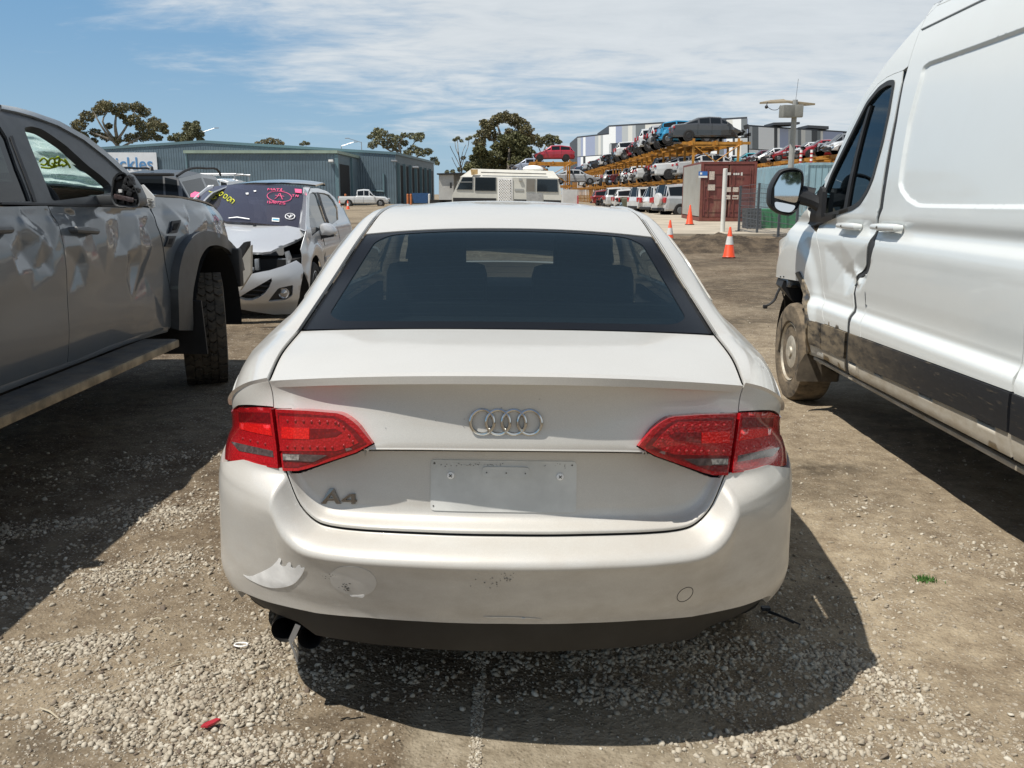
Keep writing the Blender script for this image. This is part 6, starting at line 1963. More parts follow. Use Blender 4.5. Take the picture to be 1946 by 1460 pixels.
# the pink lettering: M A T / L, a ringed A, T N and a date
def pk(strs): return strs
pink = [[(509, 364), (510, 360), (513, 362), (516, 360), (516, 364)], [(518, 364), (521, 360), (524, 364)], [(519.5, 362.8), (523, 362.8)], [(525, 360.5), (532, 360.5)], [(528.5, 360.5), (528, 364.8)], [(532, 365.5), (535, 360)], [(536, 360.5), (535.5, 365), (540.5, 365)],
        [(522, 380), (527, 376), (532, 369), (534, 374), (537, 381)], [(523, 373), (531, 374), (540, 375)],
        [(555, 371.5), (560, 372)], [(557.5, 372), (557, 376)], [(562, 376), (563, 372), (566, 376), (567, 372.5)],
        [(509, 384), (508.5, 388)], [(511, 384), (514, 384.5), (512, 386), (514.5, 387.5), (511, 388.5)], [(516, 388.5), (518.5, 384)], [(520, 384.5), (519.5, 388.5)], [(522, 386), (524, 384.5), (525, 387), (523, 388.7), (522, 386)], [(527, 389), (530, 384.5)], [(531, 385), (535, 385.5), (533, 387.5), (531, 389.5), (536, 389.5)], [(542, 386), (538.5, 386), (538, 388), (541, 388), (541, 390), (537.5, 390)]]
ring = [(531 + 23*math.cos(a), 375.5 + 10*math.sin(a)*(1) + 1.5*math.cos(a)) for a in np.linspace(.1, 2*math.pi+.05, 26)]
stroke_text('marker_writing', pink + [ring], m_pink, wsh, .0045, on_pw)
mb = MB()
mb.tube([on_pw(551 + 9*math.cos(a), 413 + 5.5*math.sin(a)) for a in np.linspace(0, 6.28, 20)], .006, 5); mb.tube([on_pw(546, 411), on_pw(551, 415), on_pw(556, 411)], .008, 5); mb.tube([on_pw(549, 416), on_pw(553, 410)], .006, 5)
mb.build('chalk_mark', m_whitep, wsh)
def wquad(name, pts, m, off=.010, par=wsh):
    mb = MB(); q = [on_pw(*p, off) for p in pts]; mb.add(q, [tuple(range(len(q)))]); return mb.build(name, m, par, smooth=False, fix=False)
m_blue = mat('blue_print', (.10, .38, .55), .6)
st = wquad('sticker', [(517, 415), (531, 416), (530.5, 423), (516.5, 422)], m_paper, .010); wquad('printed_text', [(518, 417.5), (529.5, 418.3), (529.5, 420.8), (518, 420)], m_blue, .014, st)
wquad('sticker', [(396, 353.5), (407, 353), (405, 356), (394, 356.5)], m_paper)
wquad('pink_tape', [(560, 361), (573, 362), (573, 369.5), (561, 368)], m_pink, .016); wquad('pink_tape', [(364, 371), (372, 366.5), (382, 369), (379, 377), (364, 377)], m_pink, .02)
wquad('sticker', [(467, 368), (472.5, 367.5), (472.5, 371), (468, 371)], m_paper); wquad('sticker', [(482, 363.5), (487, 363), (487, 365.5), (483, 366)], m_paper)
mb = MB(); mb.tube([on_pw(436, 417.5, .02), on_pw(452, 416.5, .025), on_pw(475, 419.5, .02)], .009, 6); mb.build('wiper_blade', m_steel, wsh)
mb = MB(); mb.box(on_pw(477, 359, -.06), (.24, .04, .09), bev=.03); mb.build('interior_mirror', m_cabin, PEU)
# flank: traced on the side surface
_sp2 = spl([.0, .12, .22, .40, .55, .66, .76, .86, .92, 1.0, 1.2, 1.38, 1.46], [-.10, -.05, -.02, .0, .005, .018, .0, -.015, -.03, -.07, -.155, -.24, -.32])
def peu_S(y, z):
    y = np.asarray(y, float); z = np.asarray(z, float)
    o = _sp2(z) - .55*np.maximum(0, .62-y)**1.8 - .35*np.maximum(0, y-3.4)**2 - .02*sstep(1.6, .9, y)*sstep(1.0, .8, z)
    r = np.sqrt(((y-.92)/.42)**2 + ((z-.30)/.45)**2)
    o = o + .03*np.exp(-((r-.95)/.16)**2) + .012*(vnoise(y, z, 5, 3)-.5)*sstep(1.7, .9, y)
    return np.stack((.87+o, y, z), -1)
PS = solver(peu_S, PM, (np.linspace(.15, 4.1, 80), np.linspace(0, 1.46, 60)))
mb = MB(); mb.tube([on_pw(a, c, .0) for a, c in ((360, 391), (378, 373), (394, 360), (405, 355.5))], .03, 6); mb.build('windscreen_pillar', m_silver, PEU)
for sg in (1,):
    ea = [peu_W(np.array([PW(*q_)[0]]), np.array([PW(*q_)[1]]))[0]*np.array([sg, 1, 1]) for q_ in ((569, 436), (573, 405), (577, 366), (577, 356))]
    eb = [peu_S(np.array([PS(*q_)[0]]), np.array([PS(*q_)[1]]))[0]*np.array([sg, 1, 1]) for q_ in ((581, 440), (583, 400), (584, 372), (590, 357))]
    PLr = ruled(ea, eb, .0)
    panel('windscreen_pillar', PLr, [(0, 0), (3, 0), (3, 1), (0, 1)], m_silver if sg > 0 else m_black, PEU, step=.05, k=(.35, .2), sign=sg, rim=.01)
# roof
def peu_R(x, y):
    x = np.asarray(x, float); y = np.asarray(y, float)
    z = 1.475 + .065*np.sin(np.clip((y-2.1)/1.9, 0, 1)*math.pi*.75) - .055*(np.abs(x)/.62)**2.4 - .12*np.maximum(0, (y-3.0))**1.6
    return np.stack((x, y, z), -1)
panel('roof', peu_R, [(-.60, 2.42), (-.3, 2.24), (0, 2.18), (.3, 2.24), (.585, 2.42), (.57, 3.0), (.50, 3.5), (-.50, 3.5)], mat('black_roof', (.03, .032, .036), .25, coat=1.0), PEU, step=.06, rim=.02)
def sp_(pts): return [PS(*p) for p in pts]
wf = sp_([(588, 369), (594, 365.5), (600, 366), (611, 394), (622, 425), (606, 438), (593, 449), (589, 430), (587.5, 400)])
wr_ = sp_([(605.5, 366), (616, 367), (626, 370.5), (635, 382), (642, 396), (643, 417), (631, 426.5), (626, 424)])
yA = .92
archp = [(yA + .345*math.cos(a), .26 + .36*math.sin(a)) for a in np.linspace(0, math.pi, 14)]
archr = [(3.42 + .34*math.cos(a), .26 + .36*math.sin(a)) for a in np.linspace(0, math.pi, 14)]
body = sp_([(574, 503), (571.5, 475), (578, 452), (581, 440), (583, 400), (584, 372), (590, 358), (604, 358), (621, 363.5), (636, 376), (650, 396)]) + [(3.75, 1.16), (3.98, .95), (4.02, .55), (3.90, .25)] + archr + [(3.0, .16), (1.4, .15)] + archp + [(.55, .22)]
sidep = panel('body_side', peu_S, body, m_silver, PEU, step=.035, bstep=.03, rim=.006, holes=[wf, wr_])
panel('side_window', peu_S, inset(np.array(wf), -.012), m_window, PEU, step=.06, rim=0, off=-.015)
panel('side_window', peu_S, inset(np.array(wr_), -.012), m_window, PEU, step=.06, rim=0, off=-.015)
panel('window_pillar', peu_S, sp_([(600.5, 366), (605, 366), (625.5, 424), (622.5, 425.5)]), m_black, sidep, step=.05, rim=.003, off=.004)
panel('rubbing_strip', peu_S, [(1.45, .50), (3.0, .50), (3.0, .56), (1.45, .56)], m_silver, sidep, step=.06, rim=.015, off=.015)
mb = MB()
for a, c in (((1.40, .18), (1.42, .93)), ((2.42, .20), (2.46, .95))):
    pts = [Vector(peu_S(np.array([a[0] + (c[0]-a[0])*t]), np.array([a[1] + (c[1]-a[1])*t]))[0]) for t in np.linspace(0, 1, 8)]
    mb.tube(pts, .004, 4)
mb.build('door_gap', m_gap, sidep)
P = Vector(peu_S(np.array([2.2]), np.array([.80]))[0]) + Vector((.02, 0, 0)); mb = MB(); mb.box(P, (.03, .17, .03), bev=.012); mb.build('door_handle', m_silver, sidep)
mo = [(606, 441), (606, 432), (610, 426), (620, 424), (632, 429), (639, 438), (638, 446), (630, 450), (618, 449), (609, 449)]
Fm = [pv(a, c, 11.35) for a, c in curvy(mo, 3, True)]; cen = sum(Fm, Vector())/len(Fm); n_ = len(Fm)
mb = MB(); rg = [[cen + (p-cen)*k + Vector((0, d, 0)) for p in Fm] for k, d in ((.25, -.06), (.75, -.045), (1.0, 0), (.98, .06), (.6, .10))]
mb.add([p for r_ in rg for p in r_], [(i*n_+k, i*n_+(k+1) % n_, (i+1)*n_+(k+1) % n_, (i+1)*n_+k) for i in range(4) for k in range(n_)] + [tuple(k for k in range(n_)), tuple(4*n_+k for k in range(n_))])
mm = mb.build('door_mirror', m_silver, PEU)
mb = MB(); mb.prism([(602, 452), (607, 441), (612, 447), (636, 446), (634, 450), (612, 454), (606, 467)], lambda a, c: pv(a, c, 11.31), lambda a, c: pv(a, c, 11.42)); mb.build('mirror_foot', m_black, mm, smooth=False)
# left-hand flank, tail, cabin
PSm = lambda y, z: peu_S(y, z)*np.array([-1, 1, 1])
panel('body_side', PSm, [(.20, .74), (.40, .86), (.75, .90), (1.15, .955), (1.5, 1.16), (1.9, 1.36), (2.3, 1.44), (3.4, 1.40), (3.98, .95), (3.90, .2), (1.4, .15), (.3, .3)], m_silver, PEU, step=.10, sign=-1, rim=.02)
mb = MB(); mb.box((0, 3.93, .62), (1.3, .05, .6)); mb.build('tailgate', m_silver, PEU)
mb = MB(); mb.box((0, 2.4, .22), (1.6, 3.0, .06)); mb.box((0, 1.45, .80), (1.35, .35, .2), bev=.06)
for x_ in (-.38, .38): mb.box((x_, 2.25, .72), (.46, .14, .62), Matrix.Rotation(R(12), 3, 'X'), bev=.06); mb.box((x_, 2.34, 1.12), (.27, .1, .18), bev=.04)
mb.build('cabin', m_cabin, PEU)
def small_wheel(par, x, y, r=.31, w=.20, side=1, z0=0.0, rim_m=None):
    tb = MB(); M0 = Matrix.Translation((x, y, r+z0)); Mx = M0 @ Matrix.Rotation(R(90), 4, 'Y'); h = w/2
    tb.lathe([(r*.62, -h*.8), (r*.70, -h), (r*.92, -h*.98), (r, -h*.7), (r, h*.7), (r*.92, h*.98), (r*.70, h), (r*.62, h*.8)], Mx, 28)
    o = tb.build('wheel', m_rubber, par)
    tb = MB(); Mx2 = M0 @ Matrix.Rotation(R(90*side), 4, 'Y')
    tb.lathe([(0, h*.6), (r*.1, h*.62), (r*.13, h*.3), (r*.13, h*.1), (0, h*.1)], Mx2, 16)
    tb.lathe([(r*.56, h*.5), (r*.62, h*.95), (r*.66, h*.9), (r*.66, -h*.8), (r*.60, -h*.8)], Mx2, 28)
    for k in range(5):
        a = 2*math.pi*k/5
        for d in (-.17, .17):
            tb.tube([Mx2 @ Vector((r*.08*math.cos(a), r*.08*math.sin(a), h*.5)), Mx2 @ Vector((r*.60*math.cos(a+d), r*.60*math.sin(a+d), h*.72))], [r*.055, r*.045], 5)
    rm = tb.build('rim', rim_m or m_alloy, o)
    tb = MB(); tb.lathe([(0, -h*.2), (r*.63, -h*.2)], Mx2, 24); tb.build('brake_void', m_dark, rm)
    return o
for x_, sd_ in ((.76, 1), (-.76, -1)):
    for y_ in (.92, 3.42): small_wheel(PEU, x_, y_, .31, .2, sd_, -.08)
mb = MB()
for y_ in (.92, 3.42):
    A = [Vector((.84, y_+.36*math.cos(a), .26+.37*math.sin(a))) for a in np.linspace(-.1, math.pi+.1, 14)]; B_ = [p + Vector((-.35, 0, 0)) for p in A]
    mb.add(A+B_, [(i, i+1, 15+i, 14+i) for i in range(13)] + [tuple(range(14, 28))])
mb.build('arch_liner', m_dark, PEU)
# torn end of the bumper standing up by the truck
mb = MB(); mb.prism([(443, 545), (455, 500), (463, 487), (477, 466), (476, 520), (466, 536), (456, 552)], lambda a, c: pv(a, c, 9.72), lambda a, c: pv(a, c, 9.72) + Vector((.012, .03, 0)))
tb_ = mb.build('torn_bumper_end', mat('dusty_silver', (.50, .47, .41), .45, .3, coat=.5, var=.08), PEU, smooth=False)
mb = MB(); mb.prism([(444, 478), (455, 470), (463, 461), (470, 459), (470, 466), (462, 485), (448, 494)], lambda a, c: pv(a, c, 9.78), lambda a, c: pv(a, c, 9.78) + Vector((.02, .06, 0))); mb.build('torn_bracket', m_black, tb_, smooth=False)
# ================================================================== sheds, containers, racks and far buildings
def onplane(Y): return lambda a, b: atY(a, b, Y)
def px_prism(tb, poly, Y, depth, mi=0):
    q = [atY(a, b, Y) for a, b in poly]; n = len(q)
    tb.add(q + [p + Vector((0, depth, 0)) for p in q], [tuple(range(n-1, -1, -1)), tuple(range(n, 2*n))] + [(i, (i+1) % n, n+(i+1) % n, n+i) for i in range(n)], mi)
def ribbed(name, col, per, axis='x', depth=.6, rough=.5, var=.1, metal=0.0, dirt=None, sharp=.35):
    """profiled steel sheet: ribs as relief, not colour"""
    def fn(b, p):
        o = b.obj()
        x = b.sepz(o)['XYZ'.index(axis.upper())]
        w = b.math('PINGPONG', b.math('MULTIPLY', x, 1.0), per/2)
        h = b.ramp(w, per*.5*(.5-sharp*.5), per*.5*(.5+sharp*.5))
        n = b.ramp(b.noise(b.obj((.35, .35, .9)), .9, 6, .6), .3, .7)
        c = b.mix(n, [v*(1-var) for v in col], [v*(1+var) for v in col])
        if dirt:
            d = b.ramp(b.noise(b.obj((1.2, 1.2, .35)), 2.2, 7, .7), .50, .72)
            c = b.mix(b.math('MULTIPLY', d, dirt[3]), c, dirt[:3])
        b.put(p.inputs['Base Color'], c)
        b.put(p.inputs['Normal'], b.bump(h, depth, per*.35))
    return mat(name, col, rough, metal, fn=fn)
m_shed = ribbed('blue_green_sheet', (.13, .185, .222), .30, 'x', .8)
m_shedy = ribbed('blue_green_sheet_shaded', (.10, .145, .172), .30, 'y', .8)  # same sheet, shade of the side wall put into its colour
m_shedroof = mat('pale_green_fascia', (.30, .38, .31), .5, var=.1, vscale=1)
m_open = mat('dark_opening', (.010, .012, .014), .9)
m_trim2 = mat('shed_trim', (.13, .215, .245), .5)
SY = 112.0
SH = empty('warehouse', (-25, SY, .1), 0, 'long blue-green corrugated steel warehouse with a white sign board', 'shed')
def loc(o): return Matrix.Translation(-Vector(o))
SHM = loc(SH.location)
mb = MB()
zbase = .1
pk_ = atY(385, 267.5, SY); le = atY(20, 292, SY); rr_ = atY(751, 290, SY)
mb.prism([(le.x-25, zbase), (rr_.x, zbase), (rr_.x, rr_.z), (pk_.x, pk_.z), (le.x, le.z), (le.x-25, le.z-1)], lambda a, b: (a, SY, b), lambda a, b: (a, SY+.25, b))
mb.build('front_wall', m_shed, SH, smooth=False, M=SHM)
mb = MB()
re_ = Vector((-12.2, SY+33, 6.5))
mb.add([(rr_.x, SY+.25, zbase), (re_.x, re_.y, zbase), (re_.x, re_.y, rr_.z), (rr_.x, SY+.25, rr_.z), (rr_.x-.3, SY+.25, zbase), (re_.x-.3, re_.y, zbase), (re_.x-.3, re_.y, rr_.z), (rr_.x-.3, SY+.25, rr_.z)], [(0, 1, 2, 3), (4, 7, 6, 5), (0, 4, 5, 1), (3, 2, 6, 7), (0, 3, 7, 4), (1, 5, 6, 2)])
sw = mb.build('side_wall', m_shedy, SH, smooth=False, M=SHM)
mb = MB()
mb.add([(rr_.x+.15, SY-.1, rr_.z+.05), (re_.x+.15, re_.y, rr_.z+.05), (pk_.x, re_.y, pk_.z+.05), (pk_.x, SY-.1, pk_.z+.05), (le.x, re_.y, le.z+.05), (le.x, SY-.1, le.z+.05),
        (rr_.x+.15, SY-.1, rr_.z-.25), (re_.x+.15, re_.y, rr_.z-.25), (pk_.x, SY-.1, pk_.z-.25), (le.x, SY-.1, le.z-.25)],
       [(0, 1, 2, 3), (3, 2, 4, 5), (0, 6, 7, 1), (0, 3, 8, 6), (3, 5, 9, 8)])
mb.build('roof', m_trim2, SH, smooth=False, M=SHM)
# bays along the side wall
for i, t in enumerate((.04, .17, .31, .45, .59, .73, .87)):
    y0 = SY + .3 + 32*t; y1 = y0 + 3.3; x0 = rr_.x + (re_.x-rr_.x)*(y0-SY)/33; x1 = rr_.x + (re_.x-rr_.x)*(y1-SY)/33
    mb = MB(); mb.add([(x0+.03, y0, .12), (x1+.03, y1, .12), (x1+.03, y1, 4.9), (x0+.03, y0, 4.9)], [(0, 1, 2, 3)]); mb.build('bay_door', m_open, SH, smooth=False, M=SHM)
    mb = MB(); mb.box((x0+.12, y0-.25, 2.6), (.35, .4, 5.0)); mb.build('bay_post', m_trim2, SH, smooth=False, M=SHM)
mb = MB(); a = atY(676, 362, SY-.05); b_ = atY(731, 364, SY-.05); mb.tube([a, b_, b_ + Vector((0, 0, -1.6))], .09, 6); c_ = atY(729, 330, SY-.1); mb.tube([c_, c_ + Vector((0, 0, -2.2))], .12, 6); mb.build('pipework', m_trim2, SH, M=SHM)
for px, py in ((749, 306), (790, 318)):
    mb = MB(); p = atY(px, py, SY-.4); mb.box(p, (.7, .5, .22), bev=.05); mb.build('flood_lamp', m_steel, SH, M=SHM)
# sign board
SG = atY(150, 290, SY-.2)
sgo = empty('sign_board', SG, 0, 'white sign board with blue lettering on the warehouse wall', 'sign')
mb = MB(); q1 = atY(297, 290, SY-.2); mb.box((( q1.x-SG.x)/2, 0, -1.35), (q1.x-SG.x, .12, 2.7)); mb.build('board', mat('sign_white', (.74, .76, .78), .5, var=.04, vscale=1), sgo, smooth=False)
m_sblue = mat('sign_blue', (.10, .27, .52), .5)
tm = text_mesh('lettering', 'Pickles', 2.05, m_sblue, sgo, .02, 'RIGHT', Matrix.Translation((q1.x-SG.x-.45, -.08, -1.98)) @ Matrix.Rotation(R(90), 4, 'X'), bold=.02)
# annex in front of the warehouse
AY = 98.0
AN = empty('shed_annex', (-28, AY, .1), 0, 'lower blue-green shed with pale green roof edge in front of the warehouse', 'shed')
ANM = loc(AN.location)
al, ar = atY(354, 291, AY), atY(637, 292, AY)
mb = MB(); mb.box(((al.x+ar.x)/2, AY+7, (al.z+.1)/2), (ar.x-al.x, 14, al.z-.1)); mb.build('wall', [m_shed], AN, smooth=False, M=ANM)
mb = MB(); mb.box(((al.x+ar.x)/2, AY+7, al.z+.12), (ar.x-al.x+.5, 14.4, .30)); mb.build('roof', m_shedroof, AN, smooth=False, M=ANM)
mb = MB(); mb.add([(ar.x+.03, AY+2.2, .12), (ar.x+.03, AY+8.0, .12), (ar.x+.03, AY+8.0, 4.6), (ar.x+.03, AY+2.2, 4.6)], [(0, 1, 2, 3)]); mb.build('doorway', m_open, AN, smooth=False, M=ANM)
mb = MB(); mb.box((ar.x+.1, AY+.1, 2.8), (.35, .35, 5.4)); mb.box((ar.x+.1, AY+9, 2.8), (.25, .3, 5.4)); mb.tube([(al.x, AY-.05, .1), (al.x, AY-.05, 5.8)], .1, 6); mb.build('downpipe', m_trim2, AN, smooth=False, M=ANM)
mb = MB(); p = atY(629, 306, AY-.3); mb.box(p, (.5, .4, .25), bev=.05); mb.build('flood_lamp', m_bare, AN, M=ANM)
# striped office and storage blocks, far right
STR = [mat('panel_white', (.86, .88, .88), .6), mat('panel_light_grey', (.46, .49, .50), .6), mat('panel_mid_grey', (.17, .19, .20), .6), mat('panel_blue_grey', (.33, .38, .52), .6), mat('panel_charcoal', (.055, .06, .068), .6), mat('panel_cream', (.70, .70, .65), .6)]
def striped(name, label, x0, x1, yt0, yt1, yb, Y0, Y1, seed, dep, rows=2):
    r_ = random.Random(seed)
    o = empty(name, (atY((x0+x1)/2, yb, (Y0+Y1)/2)), 0, label, 'building', 'striped panel buildings'); M_ = loc(o.location)
    mb = MB()
    x = x0; prev = -1
    def P(t, v, out=0.0):
        px = x0 + (x1-x0)*t; Yv = 1/((1-t)/Y0 + t/Y1); yt = yt0 + (yt1-yt0)*t
        return atY(px, yt + (yb-yt)*v, Yv) + Vector((0, -out, 0))
    t = 0.0
    while t < 1:
        w = r_.choice((.05, .07, .09, .13, .20))*90/(x1-x0); t2 = min(1, t+w)
        for k in range(rows):
            v0, v1 = k/rows + .006, (k+1)/rows - .006
            m_ = r_.choices((0, 1, 2, 3, 4, 5), (52, 12, 10, 12, 8, 10))[0]
            while m_ == prev: m_ = r_.choice((0, 1, 2, 3, 4, 0, 5))
            prev = m_
            q = [P(t, v0, .6), P(t2, v0, .6), P(t2, v1, .6), P(t, v1, .6)]
            mb.add(q, [(0, 1, 2, 3)], m_)
        t = t2
    mb.build('facade', STR, o, smooth=False, M=M_, fix=False)
    mb = MB()
    a, b_, c_, d_ = P(0, -.02), P(1, -.02), P(1, 1), P(0, 1)
    q = [a, b_, c_, d_]; dv = Vector((0, dep, 0))
    mb.add(q + [p+dv for p in q], [(0, 1, 2, 3), (4, 7, 6, 5), (0, 4, 5, 1), (1, 5, 6, 2), (0, 3, 7, 4), (3, 2, 6, 7)])
    mb.build('wall', STR[4], o, smooth=False, M=M_)
    return o
striped('office_building', 'lowest left block of the distant striped grey and white building', 1097, 1160, 262, 255, 372, 232, 226, 1, 30, 3)
striped('office_building', 'widest middle block of the distant striped building, behind the dark grey saloon', 1157, 1420, 241, 225, 372, 226, 205, 2, 30, 4)
striped('office_building', 'right block of the distant striped building, behind the solar camera mast', 1422, 1760, 240, 262, 372, 208, 262, 3, 30, 3)
mb = MB(); px_prism(mb, [(1470, 238), (1520, 236), (1520, 232), (1470, 233)], 214, 8); px_prism(mb, [(1535, 243), (1575, 246), (1575, 240), (1535, 238)], 226, 8)
rf_ = mb.build('rooftop_plant', STR[4], None, smooth=False); tag(rf_, 'dark roof plant boxes above the right striped block', 'roof plant')
# ---- shipping containers
def container(name, label, c0, size, col, colend, rz=0.0, dirt=(.30, .22, .14, .5), door=True):
    L, W, H = size
    o = empty(name, c0, rz, label, 'container', 'shipping containers')
    ms = ribbed(name + '_side_' + label[:6].replace(' ', '_'), col, .28, 'y', 1.0, dirt=dirt, var=.12)
    me_ = ribbed(name + '_end_' + label[:6].replace(' ', '_'), colend, .28, 'x', .6 if not door else .0, dirt=dirt, var=.12)
    mf = mat(name + '_frame_' + label[:6].replace(' ', '_'), colend, .6, var=.25, vscale=4, dirt=(.20, .09, .04), dirt_h=(-1, 4), dirt_amt=.5)
    for x in (.03, W-.03):
        mb = MB(); mb.box((x, L/2, H/2+.06), (.03, L-.2, H-.3)); mb.build('side_wall', ms, o, smooth=False)
    mb = MB(); mb.box((W/2, L/2, H-.06), (W-.1, L-.1, .03)); mb.build('roof', ms, o, smooth=False)
    mb = MB(); mb.box((W/2, L-.06, H/2), (W-.2, .04, H-.2)); mb.build('end_wall', me_, o, smooth=False)
    mb = MB()
    for x in (.06, W-.06):
        for y in (.06, L-.06): mb.box((x, y, H/2), (.12, .12, H))
        mb.box((x, L/2, .09), (.10, L-.24, .16)); mb.box((x, L/2, H-.05), (.08, L-.24, .10))
    for y in (.06, L-.06): mb.box((W/2, y, .09), (W-.24, .11, .16)); mb.box((W/2, y, H-.06), (W-.24, .11, .12))
    mb.build('corner_frame', mf, o, smooth=False)
    if door:
        for k, x in enumerate((W*.27, W*.73)):
            mb = MB(); mb.box((x, .05, H/2+.02), (W*.44, .05, H-.34))
            d = mb.build('door', me_, o, smooth=False)
            mb = MB()
            for z in (.45, 1.0, 1.55, 2.1):
                mb.box((x, .015, z), (W*.40, .025, .08))
            for dx_ in (-.22, .22): mb.box((x+dx_*W*.9, .01, H/2), (.05, .03, H-.5))
            mb.build('door_rib', me_, d, smooth=False)
            mb = MB()
            for dx_ in (-.13, .15): mb.tube([(x+dx_*W, -.02, .25), (x+dx_*W, -.02, H-.25)], .018, 6); mb.box((x+dx_*W+.06, -.03, 1.05), (.2, .03, .04))
            mb.build('lock_rod', mf, d)
    else:
        mb = MB(); mb.box((W/2, .06, H/2), (W-.2, .04, H-.2)); mb.build('end_wall', me_, o, smooth=False)
    return o
RC = container('shipping_container', 'rust red container with a grey long side and shut doors', (8.36, 41.0, .26), (6.06, 2.44, 2.59), (.40, .39, .35), (.155, .042, .036), R(-3))
def on_rc(name, px0, py0, px1, py1, m, d=-.035):
    P = atY(px0, py0, 41.0); Q = atY(px1, py1, 41.0); L = RC.matrix_basis.inverted()
    mb = MB(); a = L @ P; b_ = L @ Q; mb.box(((a.x+b_.x)/2, d, (a.z+b_.z)/2), (abs(b_.x-a.x), .004, abs(b_.z-a.z))); return mb.build(name, m, RC, smooth=False)
on_rc('blue_sticker', 1327.5, 326, 1344, 334, mat('sticker_blue', (.03, .14, .42), .5)); on_rc('white_sticker', 1327.5, 334.5, 1344, 338, m_paper)
on_rc('sticker_emblem', 1330, 328, 1334, 332, m_paper, -.041)
m_worn = mat('worn_label', (.50, .44, .38), .8, var=.4, vscale=30)
for a in ((1348, 326, 1357, 342), (1345, 351, 1358, 362), (1379, 356, 1388, 365), (1392, 356, 1402, 365), (1379, 371, 1387, 379), (1391, 371, 1402, 379)): on_rc('worn_label', *a, m_worn)
m_let = mat('container_lettering', (.60, .58, .55), .7)
for a in ((1382, 328, 1388, 333), (1393, 329, 1396, 333), (1397, 329, 1400, 333), (1401, 329, 1404, 333), (1407, 328, 1410, 334)): on_rc('stencil_letter', *a, m_let)
BC = container('shipping_container', 'long light blue container, rust streaked, behind the wire fence', (13.35, 42.2, .26), (12.1, 2.44, 2.59), (.27, .42, .48), (.27, .42, .48), R(-1), dirt=(.25, .15, .09, .45), door=False)
mb = MB()
for i in range(7): mb.box((-.004, 11.6-i*.0, 2.2-i*.30), (.01, .22, .12))
mb.build('blue_mark', mat('stencil_blue', (.05, .10, .45), .6), BC, smooth=False)
# ---- racking full of wrecks
m_or = mat('orange_rack_paint', (.46, .205, .025), .6, var=.25, vscale=3, dirt=(.13, .055, .02), dirt_h=(-1, 6), dirt_amt=.75)
def rack(name, label, X0, X1, Ys, levels, ztop_post, feet=.14):
    o = empty(name, ((X0+X1)/2, Ys[0], feet), 0, label, 'storage rack', 'car storage racks'); M_ = loc(o.location)
    for i, y in enumerate(Ys):
        for x in (X0, X1):
            mb = MB(); mb.box((x, y, (ztop_post+feet)/2), (.13, .13, ztop_post-feet)); mb.build('post', m_or, o, smooth=False, M=M_)
    for z in levels:
        for x in (X0-.12, X1+.12, (X0+X1)/2):
            mb = MB(); mb.box((x, (Ys[0]+Ys[-1])/2, z-.16), (.10, Ys[-1]-Ys[0]+.5, .26)); mb.build('long_beam', m_or, o, smooth=False, M=M_)
        for y in Ys:
            mb = MB(); mb.box(((X0+X1)/2, y, z-.17), (X1-X0+1.4, .10, .16)); mb.build('cross_beam', m_or, o, smooth=False, M=M_)
    y = Ys[0]
    mb = MB()
    for z0, z1 in zip([.3] + levels[:-1], levels): mb.tube([(X0, y-.08, z0), (X1, y-.08, z1-.3)], .035, 5); mb.tube([(X1, y-.08, z0), (X0, y-.08, z1-.3)], .035, 5)
    mb.build('brace', m_or, o, M=M_)
    for z in levels:
        mb = MB(); mb.box(((X0+X1)/2, y-.02, z+.55-.9), (X1-X0, .05, .06)); mb.build('rail', m_or, o, smooth=False, M=M_)
    return o
RY = [56.0 + 2.75*i for i in range(41)]
rack('storage_rack', 'long orange steel rack running away behind the red container', 10.9, 13.6, RY, [2.40, 4.60], 4.7)
rack('storage_rack', 'short orange rack bay under the red hatchback', 2.35, 5.45, [88.0, 91.0, 94.0, 97.0], [2.35, 4.5], 4.6)
rack('storage_rack', 'right-hand orange rack behind the light blue container', 24.2, 27.2, [64.0 + 3.2*i for i in range(15)], [2.2, 4.35], 4.3)
